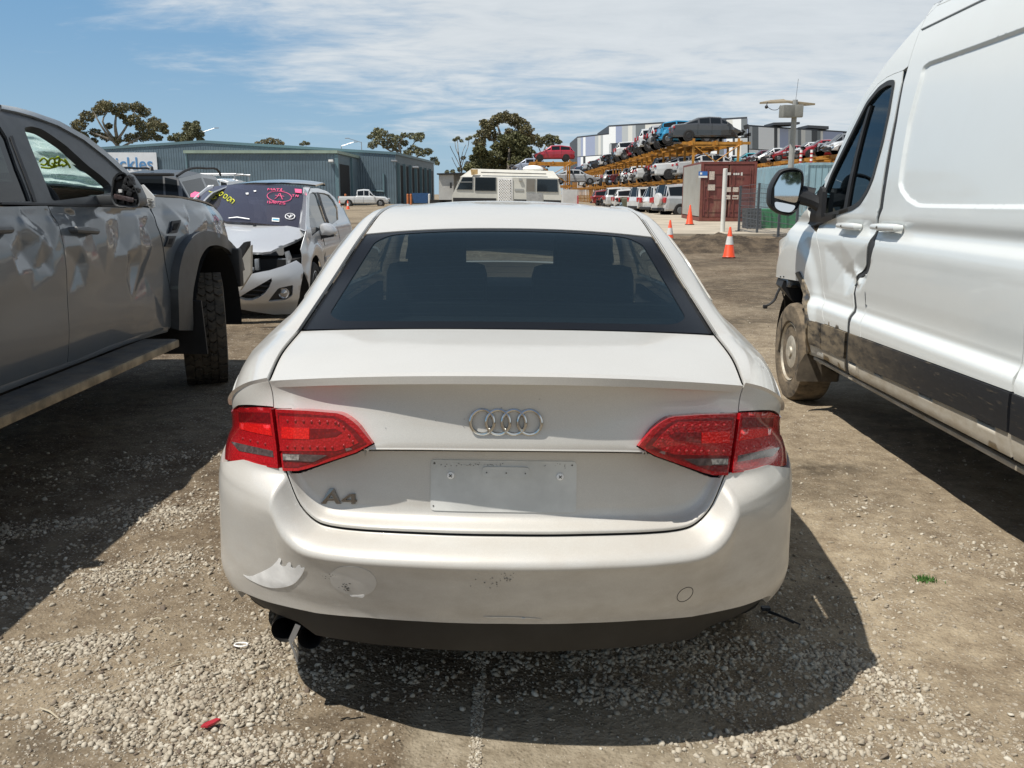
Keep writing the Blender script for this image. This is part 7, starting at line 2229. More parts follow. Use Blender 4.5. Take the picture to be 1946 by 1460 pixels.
# ================================================================== the stored cars, all built by one maker
CAR = {
 'sedan': (4.75, 1.82, [(0, .78, 0, .86), (.025, .95, 0, .93), (.15, 1.0, 0, 1), (.33, .98, 1.38, 1), (.47, .97, 1.44, 1), (.61, .96, 1.41, 1), (.77, .95, 0, 1), (.93, .80, 0, .96), (1, .58, 0, .82)]),
 'hatch': (4.05, 1.72, [(0, .72, 0, .86), (.02, .95, 0, .94), (.10, .99, 1.36, 1), (.34, .98, 1.48, 1), (.55, .96, 1.45, 1), (.73, .95, 0, 1), (.92, .80, 0, .95), (1, .56, 0, .80)]),
 'suv': (4.6, 1.85, [(0, .72, 0, .90), (.015, 1.05, 0, .96), (.07, 1.08, 1.58, 1), (.34, 1.06, 1.69, 1), (.55, 1.05, 1.65, 1), (.70, 1.04, 0, 1), (.93, .95, 0, .96), (1, .66, 0, .86)]),
 'wagon': (4.85, 1.88, [(0, .75, 0, .94), (.01, 1.10, 0, .97), (.04, 1.12, 1.78, 1), (.30, 1.10, 1.86, 1), (.57, 1.08, 1.82, 1), (.69, 1.07, 0, 1), (.93, 1.02, 0, .97), (1, .70, 0, .90)]),
 'canopy': (5.2, 1.86, [(0, .80, 0, .95), (.01, 1.06, 0, .97), (.03, 1.08, 1.72, .98), (.33, 1.08, 1.76, .98), (.56, 1.06, 1.74, 1), (.68, 1.05, 0, 1), (.93, 1.0, 0, .97), (1, .70, 0, .88)]),
 'tray': (5.2, 1.84, [(0, .80, 0, .96), (.01, 1.02, 0, .98), (.34, 1.02, 0, 1), (.37, 1.04, 1.66, 1), (.50, 1.04, 1.74, 1), (.60, 1.03, 1.70, 1), (.70, 1.02, 0, 1), (.93, .97, 0, .97), (1, .70, 0, .88)]),
 'van': (4.9, 1.9, [(0, .90, 0, .96), (.01, 1.15, 0, .98), (.03, 1.16, 1.86, 1), (.40, 1.14, 1.94, 1), (.70, 1.12, 1.86, 1), (.84, 1.08, 0, 1), (.95, .98, 0, .96), (1, .65, 0, .88)])}
m_tail = mat('small_tail_lamp', (.42, .012, .015), .25, coat=1.0)
m_head = mat('small_headlamp', (.62, .64, .65), .12, .4, coat=1.0)
m_glassd = mat('far_window', (.012, .015, .018), .12, spec=.30)
m_trimb = mat('far_black_trim', (.02, .02, .021), .6)
m_wheelg = mat('far_alloy', (.20, .205, .21), .45, .5)
def cpaint(col, name):
    return mat('car_paint_' + name.replace(' ', '_'), col, .35, .15, coat=1.0, coat_r=.05, var=.07, vscale=2.5)
def gcar(name, kind, col, cname, loc, rz, label, cat='car', group=None, front=0.0, rear=0.0, seed=0, roofm=None, detail=2, open_hood=False, glassm=None):
    L, W, st = CAR[kind]
    o = empty(name, loc, rz, label, cat, group)
    r_ = random.Random(seed*7+3)
    m = cpaint(col, cname)
    h = W/2; rows = []
    z0 = .24 if kind in ('sedan', 'hatch') else .34
    # densify the stations
    ys = [s[0] for s in st]
    for (f, zb, zr, wf) in st:
        y = (f-.5)*L; w = h*wf; cab = zr > 0
        wr = w*.70 if cab else w*.86
        zt = zr if cab else zb + .015
        rows.append(([(w*.92, y, z0), (w*.985, y, z0+.10), (w, y, (z0+zb)*.5+.04), (w*.985, y, zb-.06), (w*.95, y, zb), (wr, y, zt-.02), (wr*.6, y, zt + (.035 if cab else .03)), (0, y, zt + (.05 if cab else .04))], cab))
    def sm(p, k):
        x, y, z = p
        t = y/(L*.5)
        if front and t > .25:
            q = min(1, (t-.25)/.6); y -= front*q*q*L*.14*(1+.5*r_.uniform(-1, 1)); z += r_.uniform(-.10, .10)*front*q; x += r_.uniform(-.13, .13)*front*q
        if rear and t < -.35:
            q = min(1, (-t-.35)/.55); y += rear*q*q*L*.10*(1+.6*r_.uniform(-1, 1)); z += r_.uniform(-.08, .08)*rear*q; x += r_.uniform(-.12, .12)*rear*q
        return Vector((x, y, z))
    G = []
    for pts, cab in rows:
        right = [sm(p, 0) for p in pts]; left = [sm((-p[0], p[1], p[2]), 1) for p in pts[:-1]][::-1]
        G.append(right + left)
    n = len(G[0])
    body = MB(); win = MB(); roof = MB()
    def quad(tb, q, mi=0): tb.add(q, [(0, 1, 2, 3)], mi)
    def glass_quad(q, a=.12, b=.10, tb=body):
        c = [q[0].lerp(q[1], a).lerp(q[3].lerp(q[2], a), b), q[0].lerp(q[1], 1-a).lerp(q[3].lerp(q[2], 1-a), b), q[0].lerp(q[1], 1-a).lerp(q[3].lerp(q[2], 1-a), 1-b), q[0].lerp(q[1], a).lerp(q[3].lerp(q[2], a), 1-b)]
        for i in range(4): tb.add([q[i], q[(i+1) % 4], c[(i+1) % 4], c[i]], [(0, 1, 2, 3)])
        win.add(c, [(0, 1, 2, 3)])
    for i in range(len(G)-1):
        ca, cb = rows[i][1], rows[i+1][1]
        for k in range(n-1):
            q = [G[i][k], G[i+1][k], G[i+1][k+1], G[i][k+1]]
            side = k in (4, n-6); top = k in (5, 6, n-8, n-7)
            if side and ca and cb and not (kind == 'van' and i < 3): glass_quad(q, .05, .12)
            elif side and (ca or cb) and not (kind == 'van' and i < 3):
                glass_quad(q, .10, .22) if kind not in ('van', 'canopy') or ca else quad(body, q)
            elif top and ca != cb:
                q6 = q
                if k in (6, n-8): win.add(q, [(0, 1, 2, 3)])
                else: glass_quad(q, .06, .0 if False else .12)
            elif top and ca and cb: quad(roof, q)
            else: quad(body, q)
    for e in (0, -1):
        body.add(G[e], [tuple(range(n))])
    bo = body.build('body', m, o, angle=48)
    win.build('window', glassm or m_glassd, o, angle=50, fix=True)
    roof.build('roof', roofm or m, o, angle=40)
    rw = .32 if kind in ('sedan', 'hatch') else .37
    yf, yr_ = L*.5*.64, -L*.5*.60
    for s in (1, -1):
        for y in (yf, yr_):
            if front > .8 and y == yf and r_.random() < .4: continue
            mb = MB(); M0 = Matrix.Translation((s*(h-.10), y, rw)) @ Matrix.Rotation(R(90*s), 4, 'Y')
            mb.lathe([(0, .108), (rw*1.08, .104), (rw*1.08, -.1)], M0, 18); mb.build('wheel_arch', m_trimb, o)
            mb = MB(); mb.lathe([(rw*.62, .115), (rw*.90, .125), (rw, .10), (rw, -.10), (0, -.10)], M0, 20); w_ = mb.build('wheel', m_rubber, o)
            mb = MB(); mb.lathe([(0, .122), (rw*.16, .125), (rw*.50, .128), (rw*.54, .116)], M0, 14)
            for a in range(5):
                pass
            mb.build('rim', m_wheelg if seed % 3 else m_trimb, w_)
    for s in (1, -1):
        zl_ = st[1][1]-.14
        if rear < .9:
            mb = MB(); mb.box((s*(h*.80), -L/2+.05, zl_), (h*.30, .12, .15 if kind in ('sedan', 'hatch') else .32), bev=.03); mb.build('tail_lamp', m_tail, o)
        if front < .9:
            mb = MB(); mb.box((s*(h*.66), L/2-.10, st[-2][1]-.16), (h*.42, .2, .15), bev=.04); mb.build('headlight', m_head, o)
        mb = MB(); mb.box((s*(h+.08), L*.5*.38, st[-3][1]+.07), (.18, .10, .13), bev=.03); mb.build('door_mirror', m, o)
        mb = MB()
        for yy in (L*.22, -L*.01, -L*.19): mb.box((s*(h+.001), yy, .72), (.006, .012, .62))
        mb.build('door_gap', m_gap, o, smooth=False)
    mb = MB(); mb.box((0, -L/2+.01, .42), (W*.80, .10, .16), bev=.03); mb.box((0, L/2-.02, .40), (W*.72, .10, .20), bev=.03); mb.build('bumper', m_trimb, o)
    if front > .3:
        mb = MB()
        for i in range(7): mb.box((r_.uniform(-.6, .6), L/2-.35+r_.uniform(-.25, .15), r_.uniform(.4, .85)), (r_.uniform(.1, .5), r_.uniform(.05, .3), r_.uniform(.05, .25)), Matrix.Rotation(r_.uniform(-.8, .8), 3, 'Z') @ Matrix.Rotation(r_.uniform(-.6, .6), 3, 'X'))
        mb.build('torn_engine_part', m_trimb, o, smooth=False)
    if rear > .3:
        mb = MB()
        for i in range(6): mb.box((r_.uniform(-.7, .7), -L/2+.05+r_.uniform(-.15, .2), r_.uniform(.35, .95)), (r_.uniform(.15, .5), r_.uniform(.04, .2), r_.uniform(.06, .3)), Matrix.Rotation(r_.uniform(-.8, .8), 3, 'Z') @ Matrix.Rotation(r_.uniform(-.6, .6), 3, 'X'))
        mb.build('torn_panel', m_trimb, o, smooth=False)
    if open_hood:
        mb = MB(); mb.box((0, L*.30, 1.30), (W*.8, .9, .04), Matrix.Rotation(R(48), 3, 'X'), bev=.015); mb.build('raised_bonnet', m, o)
    return o
WHITE, SILVER, BLACK, RED, GREY = (.66, .67, .66), (.42, .43, .44), (.015, .016, .018), (.33, .016, .024), (.055, .057, .060)
TEAL, BLUE = (.05, .33, .38), (.02, .25, .45)
east = R(-90); west = R(90)
# top deck of the long rack, tails towards us
top = [
 (57.6, 'sedan', GREY, 'charcoal', .9, 0, 'charcoal saloon with a smashed nose, nearest on the top deck of the long rack', 12.15),
 (60.8, 'hatch', BLUE, 'bright blue', .6, .8, 'bright blue wreck behind the charcoal saloon on the top deck', 11.2),
 (63.8, 'suv', (.17, .17, .18), 'mid grey', .3, .9, 'grey wagon with red broken tail panel beside the bright blue wreck', 11.9),
 (67.6, 'suv', SILVER, 'silver', .2, .4, 'silver wagon next to the grey one with the broken red tail panel', 11.9),
 (71.0, 'suv', WHITE, 'white', .2, .3, 'white wagon beside the silver wagon on the top deck', 11.7),
 (75.0, 'hatch', WHITE, 'white', .4, .9, 'white hatchback with torn-off rear bumper, top deck', 12.2),
 (79.5, 'hatch', BLACK, 'black', .4, .4, 'black hatchback between two white cars on the top deck', 12.1),
 (84.0, 'hatch', RED, 'red', .2, .5, 'red hatchback with battered tail on the top deck', 12.2),
 (88.6, 'suv', WHITE, 'white', .1, .2, 'tall white wagon with clean tail, beyond the red hatchback', 12.0),
 (95, 'sedan', BLACK, 'black', .3, .9, 'black saloon with crushed tail midway along the top deck', 12.2),
 (102, 'sedan', BLACK, 'black', .3, .6, 'black saloon behind the crushed one on the top deck', 12.3),
 (110, 'hatch', WHITE, 'white', .3, .3, 'small white hatchback among dark wrecks on the top deck', 12.2),
 (120, 'sedan', BLACK, 'black', .5, .7, 'dark wreck two from the far end of the top deck', 12.2),
 (131, 'sedan', SILVER, 'silver', .5, .3, 'silver saloon next to last on the top deck', 12.2),
 (146, 'sedan', (.03, .05, .10), 'navy', .3, .3, 'navy saloon at the far end of the top deck', 12.2)]
for i, (Y, k, c, cn, fr, re, lb, X) in enumerate(top):
    gcar('wrecked_car', k, c, cn, (X, Y, 4.60), east, lb, 'car', 'cars on the top deck of the long rack', fr, re, i)
mid = [
 (57.6, 'sedan', (.48, .48, .47), 'pale silver', .3, .2, 'pale silver saloon with dark windows above the red container', 12.4),
 (61.0, 'sedan', WHITE, 'white', .2, .1, 'white saloon with slim tail lamps, left of the pale silver one', 11.6),
 (64.6, 'hatch', BLACK, 'black', .6, 1.0, 'black crushed hatchback beside the white saloon on the middle deck', 12.1),
 (68.4, 'suv', SILVER, 'silver', .4, .8, 'silver wagon with caved-in tail on the middle deck', 12.2),
 (72.6, 'sedan', WHITE, 'white', .4, .2, 'white saloon with red tail lamps past the silver wagon', 11.9),
 (77.4, 'sedan', BLACK, 'black', .4, .8, 'dark saloon stripped at the tail on the middle deck', 12.3),
 (82.8, 'hatch', WHITE, 'white', .4, .5, 'white hatchback with torn bumper on the middle deck', 12.1),
 (88.8, 'hatch', WHITE, 'white', .3, .9, 'white wreck without a boot lid on the middle deck', 12.1),
 (95.5, 'sedan', (.10, .012, .02), 'maroon', .3, .6, 'maroon saloon midway along the middle deck', 12.2),
 (103, 'suv', WHITE, 'white', .3, .4, 'white wagon past the maroon saloon', 12.2),
 (112, 'sedan', SILVER, 'silver', .4, .4, 'silver saloon in the far half of the middle deck', 12.2),
 (123, 'hatch', WHITE, 'white', .4, .4, 'white hatchback towards the far end of the middle deck', 12.2),
 (137, 'sedan', WHITE, 'white', .4, .4, 'white saloon last in view on the middle deck', 12.2)]
for i, (Y, k, c, cn, fr, re, lb, X) in enumerate(mid):
    gcar('wrecked_car', k, c, cn, (X, Y, 2.40), east, lb, 'car', 'cars on the middle deck of the long rack', fr, re, i+20)
low_ = [
 (55.0, 'wagon', (.50, .50, .50), 'light silver', 0, .1, 'light silver four-wheel drive with white spare wheel on its tail, left of the red container', 10.9),
 (59.2, 'canopy', WHITE, 'white', .2, .3, 'white service truck with box body behind the light silver four-wheel drive', 10.9),
 (64.5, 'canopy', WHITE, 'white', .2, 0, 'white utility with black windowed canopy at ground level', 10.8),
 (70.0, 'tray', (.16, .17, .12), 'olive grey', .5, .6, 'olive grey tray utility loaded with dark scrap', 10.6),
 (75.5, 'suv', WHITE, 'white', .2, .1, 'white wagon with large rear window between the tray utility and the four-wheel drive', 10.5),
 (81.5, 'wagon', WHITE, 'white', .2, .2, 'older white four-wheel drive in the ground row', 10.5),
 (88.5, 'sedan', BLACK, 'black', .6, .6, 'black wreck in the ground row beside the white box trailer', 10.6),
 (97, 'suv', (.26, .03, .03), 'dull red', .3, .3, 'dull red wagon far down the ground row', 10.6)]
for i, (Y, k, c, cn, fr, re, lb, X) in enumerate(low_):
    o = gcar('wrecked_car', k, c, cn, (X, Y, .142), R(-72) if i < 3 else east, lb, 'car', 'cars along the ground row of the rack', fr, re, i+40)
    if i == 0:
        mb = MB(); mb.lathe([(0, .0), (.36, .02), (.38, .12), (.36, .22), (0, .24)], Matrix.Translation((.25, -2.42, 1.0)) @ Matrix.Rotation(R(90), 4, 'X'), 24); mb.build('spare_wheel_cover', cpaint(WHITE, 'white'), o)
# right-hand rack, noses towards us
rb = [
 (66.0, 'hatch', RED, 'red', .3, 0, 'red hatchback with its bonnet raised on the right-hand rack', True),
 (69.6, 'sedan', WHITE, 'white', .3, 0, 'white saloon beside the red hatchback with raised bonnet', False),
 (73.2, 'suv', (.20, .21, .22), 'steel grey', .9, 0, 'steel grey wagon with crushed nose, right of the camera mast', False),
 (77.2, 'sedan', RED, 'red', .5, 0, 'red saloon just behind the camera mast', False),
 (81.4, 'hatch', WHITE, 'white', .8, 0, 'white hatchback with smashed front behind the camera mast', False),
 (86.0, 'sedan', RED, 'red', .7, 0, 'red saloon with dented nose left of the camera mast', False),
 (91.0, 'sedan', WHITE, 'white', .6, 0, 'white saloon left of the red one on the right-hand rack', False),
 (96.5, 'hatch', (.12, .012, .022), 'maroon', .4, 0, 'maroon hatchback between white cars on the right-hand rack', False),
 (102.5, 'hatch', TEAL, 'turquoise', .5, 0, 'turquoise hatchback on the right-hand rack', False),
 (108.5, 'sedan', WHITE, 'white', .3, 0, 'white saloon at the far end of the right-hand rack', False)]
for i, (Y, k, c, cn, fr, re, lb, oh) in enumerate(rb):
    gcar('wrecked_car', k, c, cn, (25.9, Y, 4.35), west, lb, 'car', 'cars on the right-hand rack', fr, re, i+60, open_hood=oh)
# short bay
gcar('wrecked_car', 'hatch', (.40, .014, .035), 'crimson', (3.95, 89.6, 4.50), west, 'crimson hatchback alone on top of the short rack bay', 'car', None, .5, 0, 81)
gcar('wrecked_car', 'sedan', SILVER, 'silver', (6.2, 92.5, 2.35), east, 'silver saloon under the crimson hatchback on the short rack bay', 'car', None, .3, .3, 83)
gcar('wrecked_car', 'hatch', (.30, .34, .42), 'pale blue', (1.6, 95.5, 3.5), west, 'crumpled pale blue car tipped beside the crimson hatchback', 'car', None, 1.0, .5, 85)
# vehicles standing about
w_ = gcar('utility_truck', 'tray', WHITE, 'white', (-15.2, 95, .142), R(-84), 'small white dual-cab utility truck parked before the warehouse', 'truck', None, .25, 0, 91)
sv = gcar('suv', 'suv', (.085, .088, .092), 'graphite', (-6.35, 17.6, .16), R(2), 'grey wagon with black roof and tinted rear window behind the utility truck', 'car', None, 0, 0, 93, roofm=mat('gloss_black_roof', (.016, .017, .019), .4, coat=.25, coat_r=.15))
mb = MB()
for s in (1, -1): mb.tube([Vector(p) for p in curvy([(s*.60, -1.9, 1.60), (s*.62, -1.5, 1.70), (s*.63, -.3, 1.77), (s*.62, .6, 1.73), (s*.60, .75, 1.67)], 4)], .022, 6)
mb.build('roof_rail', m_trimb, sv)
mb = MB(); mb.prism([(0, 0), (.16, 0), (.12, .07), (.06, .075)], lambda a, b: (.02, -1.55+a, 1.70+b), lambda a, b: (.045, -1.55+a, 1.70+b)); mb.build('aerial_fin', m_trimb, sv)
mb = MB(); mb.box((0, -2.19, 1.62), (1.25, .22, .05), bev=.02); mb.build('roof_spoiler', m_trimb, sv)
vn = gcar('van', 'van', WHITE, 'white', (-10.5, 34, .02), R(2), 'white van with roof rack, only its roof showing behind the silver hatchback', 'van', None, 0, 0, 95)
mb = MB()
for y_ in (-1.6, -.6, .4): mb.tube([(-.8, y_, 2.12), (.8, y_, 2.12)], .03, 6)
for s in (-.75, .75):
    mb.tube([(s, -1.7, 2.10), (s, .5, 2.10)], .025, 6)
    for y_ in (-1.6, .4): mb.tube([(s, y_, 1.9), (s, y_, 2.12)], .02, 6)
mb.build('roof_rack', m_steel, vn)
# ================================================================== trees
def leaf_fn(dark, light):
    def fn(b, p):
        at = b.n('ShaderNodeAttribute'); at.attribute_name = 'tone'
        c = b.mix(at.outputs['Fac'], dark, light)
        b.put(p.inputs['Base Color'], c)
    return fn
m_leaf = {'gum': mat('gum_leaves', (.07, .075, .04), .6, spec=.3, fn=leaf_fn((.075, .082, .042), (.27, .26, .14))),
          'gum_brown': mat('bronze_gum_leaves', (.07, .06, .035), .6, spec=.3, fn=leaf_fn((.075, .070, .036), (.29, .25, .125))),
          'dark': mat('dark_conifer_leaves', (.04, .05, .025), .6, spec=.3, fn=leaf_fn((.045, .050, .022), (.18, .175, .075)))}
m_bark = mat('pale_bark', (.22, .19, .15), .85, var=.35, vscale=2)
def tree(name, label, Y, base_px, clumps, limbs, kind, trunk_r=.35, n_leaf=130, leaf=.42, seed=0, zb=.1, depth=1.0, squash=.72):
    """clumps: (px, py, radius in px) of the foliage masses; limbs: polylines in px"""
    sc = Y/FPX
    base = atY(base_px, 368, Y); base.z = zb
    o = empty(name, base, 0, label, 'tree', 'trees beyond the yard'); M_ = loc(base)
    r_ = np.random.RandomState(seed)
    mb = MB()
    for li, pts in enumerate(limbs):
        P = []
        for i, (a, c) in enumerate(pts):
            p = atY(a, c, Y); p.y += 0 if i == 0 else r_.uniform(-1, 1)*1.4*depth
            if li == 0 and i == 0: p.z = zb
            P.append(p)
        if len(P) > 2:
            P = [Vector(q) for q in curvy([tuple(p) for p in P], 3)]
        r0 = trunk_r*(1 if li == 0 else .45)
        mb.tube(P, [max(.04, r0*(1-.75*i/(len(P)-1))) for i in range(len(P))], 6)
    mb.build('trunk', m_bark, o, M=M_)
    V = []; T = []
    for (a, c, rp) in clumps:
        ctr = np.array(atY(a, c, Y)); ctr[1] += r_.uniform(-1, 1)*rp*sc*1.6*depth
        rad = rp*sc
        n = int(4.6*n_leaf*(rp/16.0)**1.6) + 40
        d = r_.normal(size=(n, 3)); d /= np.linalg.norm(d, axis=1)[:, None]
        rr = rad*r_.uniform(.25, 1.0, n)**.45
        jag = 1 + .22*np.sin(d[:, 0]*5+seed) * np.cos(d[:, 2]*6+rp)
        pos = ctr + d*(rr*jag)[:, None]*np.array([1, 1, squash])
        tn = r_.normal(size=(n, 3)); tn /= np.linalg.norm(tn, axis=1)[:, None]
        tb = np.cross(tn, r_.normal(size=(n, 3))); tb /= np.linalg.norm(tb, axis=1)[:, None]
        s = leaf*.43*r_.uniform(.5, 1.25, n)[:, None]
        q = np.stack((pos + tn*s, pos + tb*s*.55, pos - tn*s, pos - tb*s*.55), 1)
        V.append(q.reshape(-1, 3)); T.append(np.repeat(np.clip(r_.uniform(0, 1, n)*.75 + r_.uniform(0, .25), 0, 1), 4))
    V = np.vstack(V) - np.array(base); T = np.concatenate(T); n = len(V)//4
    me = bpy.data.meshes.new('crown')
    me.vertices.add(len(V)); me.vertices.foreach_set('co', V.ravel())
    me.loops.add(len(V)); me.loops.foreach_set('vertex_index', np.arange(len(V)))
    me.polygons.add(n); me.polygons.foreach_set('loop_start', np.arange(n)*4)
    me.update(calc_edges=True)
    at = me.attributes.new('tone', 'FLOAT', 'POINT'); at.data.foreach_set('value', T.astype(np.float32))
    link_mesh('crown', me, m_leaf[kind], o)
    return o
tree('gum_tree', 'spreading gum tree with open crown above the warehouse sign', 150, 222,
     [(152, 238, 15), (140, 248, 10), (168, 222, 15), (182, 208, 14), (200, 202, 13), (215, 205, 13), (228, 214, 11), (240, 206, 12), (255, 203, 13), (266, 212, 12), (262, 228, 12), (246, 232, 11), (270, 240, 13), (288, 232, 13), (300, 242, 14), (310, 240, 9), (315, 250, 7), (285, 258, 14), (262, 258, 12), (240, 262, 12), (222, 266, 10), (196, 260, 11), (176, 252, 11), (158, 258, 11), (172, 268, 9), (208, 240, 7), (300, 262, 8), (232, 222, 7)],
     [[(222, 390), (222, 330), (220, 268), (226, 240), (224, 215)], [(221, 275), (204, 250), (190, 226), (182, 212)], [(222, 268), (240, 245), (252, 222), (258, 208)], [(222, 285), (262, 264), (290, 246)], [(220, 270), (188, 256), (160, 248)], [(214, 262), (202, 232), (205, 208)]], 'gum_brown', .5, 190, .42, 1)
tree('gum_tree', 'small dense tree right of the spreading gum, above the warehouse ridge', 160, 358,
     [(340, 262, 12), (356, 244, 11), (352, 256, 12), (368, 240, 10), (376, 244, 10), (380, 256, 11), (368, 256, 12), (328, 264, 7), (358, 268, 12), (384, 266, 7), (372, 234, 6), (356, 236, 6)],
     [[(358, 390), (358, 300), (360, 250)]], 'gum', .3, 260, .40, 2)
tree('gum_tree', 'low rounded bronze treetop over the warehouse ridge', 190, 513, [(500, 271, 9), (513, 268, 9), (526, 271, 9), (535, 273, 5), (490, 273, 5)], [[(513, 390), (513, 275)]], 'gum_brown', .3, 190, .40, 3)
tree('gum_tree', 'tiny treetop showing over the warehouse roof', 200, 579, [(579, 272, 6), (585, 273, 4), (572, 274, 4)], [[(579, 390), (579, 275)]], 'gum', .2, 160, .38, 4)
tree('gum_tree', 'sparse gum tree behind the right end of the warehouse', 170, 760,
     [(713, 256, 10), (702, 260, 6), (728, 254, 11), (722, 268, 12), (708, 276, 9), (742, 262, 12), (736, 276, 10), (756, 266, 11), (752, 280, 11), (768, 258, 7), (780, 258, 8), (796, 262, 12), (800, 258, 8), (768, 272, 8), (786, 284, 12), (800, 290, 11), (812, 288, 9), (776, 292, 9), (824, 304, 8), (830, 310, 6), (716, 248, 7)],
     [[(764, 390), (764, 320), (752, 285), (738, 266)], [(764, 310), (780, 280), (792, 264)], [(764, 320), (790, 300), (808, 288)], [(756, 295), (730, 280), (714, 268)], [(764, 300), (760, 275), (770, 260)]], 'gum', .45, 220, .38, 5)
tree('gum_tree', 'tall bronze gum tree at the back of the big tree clump', 138, 952,
     [(930, 240, 14), (944, 228, 13), (958, 224, 14), (975, 226, 15), (990, 236, 14), (1000, 250, 14), (1006, 262, 12), (918, 256, 14), (935, 258, 13), (912, 272, 13), (985, 256, 14), (968, 250, 9), (920, 234, 9)],
     [[(955, 390), (955, 300), (952, 262), (945, 236)], [(955, 290), (975, 258), (982, 238)], [(953, 280), (930, 262)]], 'gum_brown', .5, 230, .40, 6)
tree('dense_tree', 'dark dense conifer-like tree in the middle of the big clump', 128, 965,
     [(980, 262, 15), (965, 270, 16), (950, 282, 17), (985, 280, 17), (1000, 290, 16), (970, 296, 18), (940, 300, 17), (956, 316, 18), (985, 312, 18), (925, 310, 14), (1008, 310, 14), (995, 270, 12), (955, 262, 10), (1000, 325, 14), (935, 322, 14)],
     [[(966, 390), (966, 330), (968, 280)]], 'dark', .5, 330, .42, 7)
tree('dense_tree', 'dark green bushy tree at the left of the big clump', 126, 918,
     [(905, 300, 14), (912, 288, 13), (918, 310, 15), (900, 318, 13), (922, 296, 13), (890, 320, 10), (910, 326, 13)], [[(912, 390), (912, 310)]], 'dark', .4, 300, .42, 8)
tree('gum_tree', 'flat-topped gum right of the big clump, behind the crimson hatchback', 150, 1040,
     [(1018, 262, 9), (1030, 266, 9), (1042, 262, 9), (1054, 264, 9), (1060, 270, 7), (1045, 274, 9), (1025, 274, 8), (1012, 270, 8)], [[(1032, 390), (1030, 300), (1040, 268)], [(1031, 300), (1020, 270)]], 'gum', .3, 240, .36, 9)
tree('bare_tree', 'nearly bare thin tree left of the big clump', 130, 872,
     [(870, 263, 5), (864, 266, 4), (877, 268, 4), (888, 264, 4), (893, 262, 5), (903, 258, 5), (880, 300, 5), (874, 322, 6), (888, 310, 6), (860, 326, 5), (850, 327, 5)],
     [[(876, 390), (877, 330), (872, 290), (869, 264)], [(876, 320), (866, 300), (858, 284), (856, 278)], [(877, 318), (884, 296), (889, 278), (892, 264)], [(876, 310), (880, 290), (885, 275)], [(876, 330), (866, 316), (860, 300)], [(878, 324), (892, 306), (900, 292)], [(872, 296), (866, 282), (864, 270)]], 'gum', .14, 130, .30, 10)
# ================================================================== motorhome, truck box, trailer
m_cream = mat('weathered_cream_panel', (.60, .59, .53), .5, coat=.3, coat_r=.2, var=.06, vscale=1.5, dirt=(.34, .24, .13), dirt_h=(3.4, 1.5), dirt_amt=.25)
MYY = 54.0
mo_b = atY(960, 392, MYY)
MH = empty('motorhome', (mo_b.x, MYY, .142), 0, 'old cream motorhome with dark windows and lattice door, beyond the white sedan', 'motorhome')
MHM = loc(MH.location)
def mpoly(name, pts, m, par=MH, d0=-.01, dep=.03, smooth=False):
    mb = MB(); q = [atY(a, c, MYY) + Vector((0, d0, 0)) for a, c in pts]; n = len(q)
    mb.add(q + [p + Vector((0, dep, 0)) for p in q], [tuple(range(n-1, -1, -1)), tuple(range(n, 2*n))] + [(i, (i+1) % n, n+(i+1) % n, n+i) for i in range(n)])
    return mb.build(name, m, par, smooth=smooth, M=MHM)
mb = MB()
px_prism(mb, [(858, 404), (859, 372), (876, 336), (1060, 339), (1066, 360), (1067, 404)], MYY, 2.4)
bd = mb.build('body', m_cream, MH, smooth=False, M=MHM)
mb = MB()
q0 = [atY(a, c, MYY) for a, c in ((874, 337), (896, 320.5), (1052, 325), (1063, 340))]
q1 = [p + Vector((0, 2.4, 0)) for p in q0]
m0 = [p + Vector((0, .35 if i in (1, 2) else 0, 0)) for i, p in enumerate(q0)]; m1 = [p - Vector((0, .35 if i in (1, 2) else 0, 0)) for i, p in enumerate(q1)]
mb.add(m0 + m1, [(3, 2, 1, 0), (4, 5, 6, 7), (0, 1, 5, 4), (1, 2, 6, 5), (2, 3, 7, 6), (0, 4, 7, 3)])
rf = mb.build('roof', m_cream, MH, smooth=False, M=MHM)
mpoly('rain_rail', [(914, 327), (1038, 330), (1038, 331.6), (914, 328.6)], m_trimb, rf, -.0, .04)
mpoly('rust_stain', [(894, 322), (908, 322), (908, 331), (896, 333)], mat('rust_stain', (.48, .33, .15), .8, var=.3, vscale=4), rf, -.03, .05)
mb = MB(); mb.sphere(atY(1013, 321.5, MYY+1.2), (.62, .5, .22), 16, 8); mb.build('satellite_dome', m_bare, MH, M=MHM)
m_mwin = mat('motorhome_window', (.012, .016, .02), .1, coat=.5)
m_frame = mat('window_frame_alloy', (.42, .42, .40), .4, .5)
for pts in ([(867, 361), (879, 336.5), (899, 336.5), (898.5, 361.5)], [(902.5, 336.5), (943, 337), (943, 364), (902, 363.5)], [(1000, 339.5), (1017.5, 339.8), (1017, 364.5), (999.5, 364)], [(1020, 339.8), (1060, 340.5), (1061, 366), (1019.5, 365)]):
    fr = mpoly('window', pts, m_frame, MH, -.03, .05)
    ins = inset(np.array(pts), .9)
    mpoly('pane', [tuple(p) for p in ins], m_mwin if pts[0][0] != 1000 else mat('curtained_pane', (.20, .18, .15), .2, coat=.5), fr, -.045, .02)
mpoly('window_bar', [(869, 345.5), (897.5, 345.5), (897.5, 346.8), (868, 346.8)], m_frame, MH, -.055, .02)
dr = mpoly('door', [(946, 338), (974, 339), (974, 392), (946.5, 392)], m_bare, MH, -.05, .06)
mb = MB()
px0, px1, py0, py1 = 949, 971, 341.5, 391
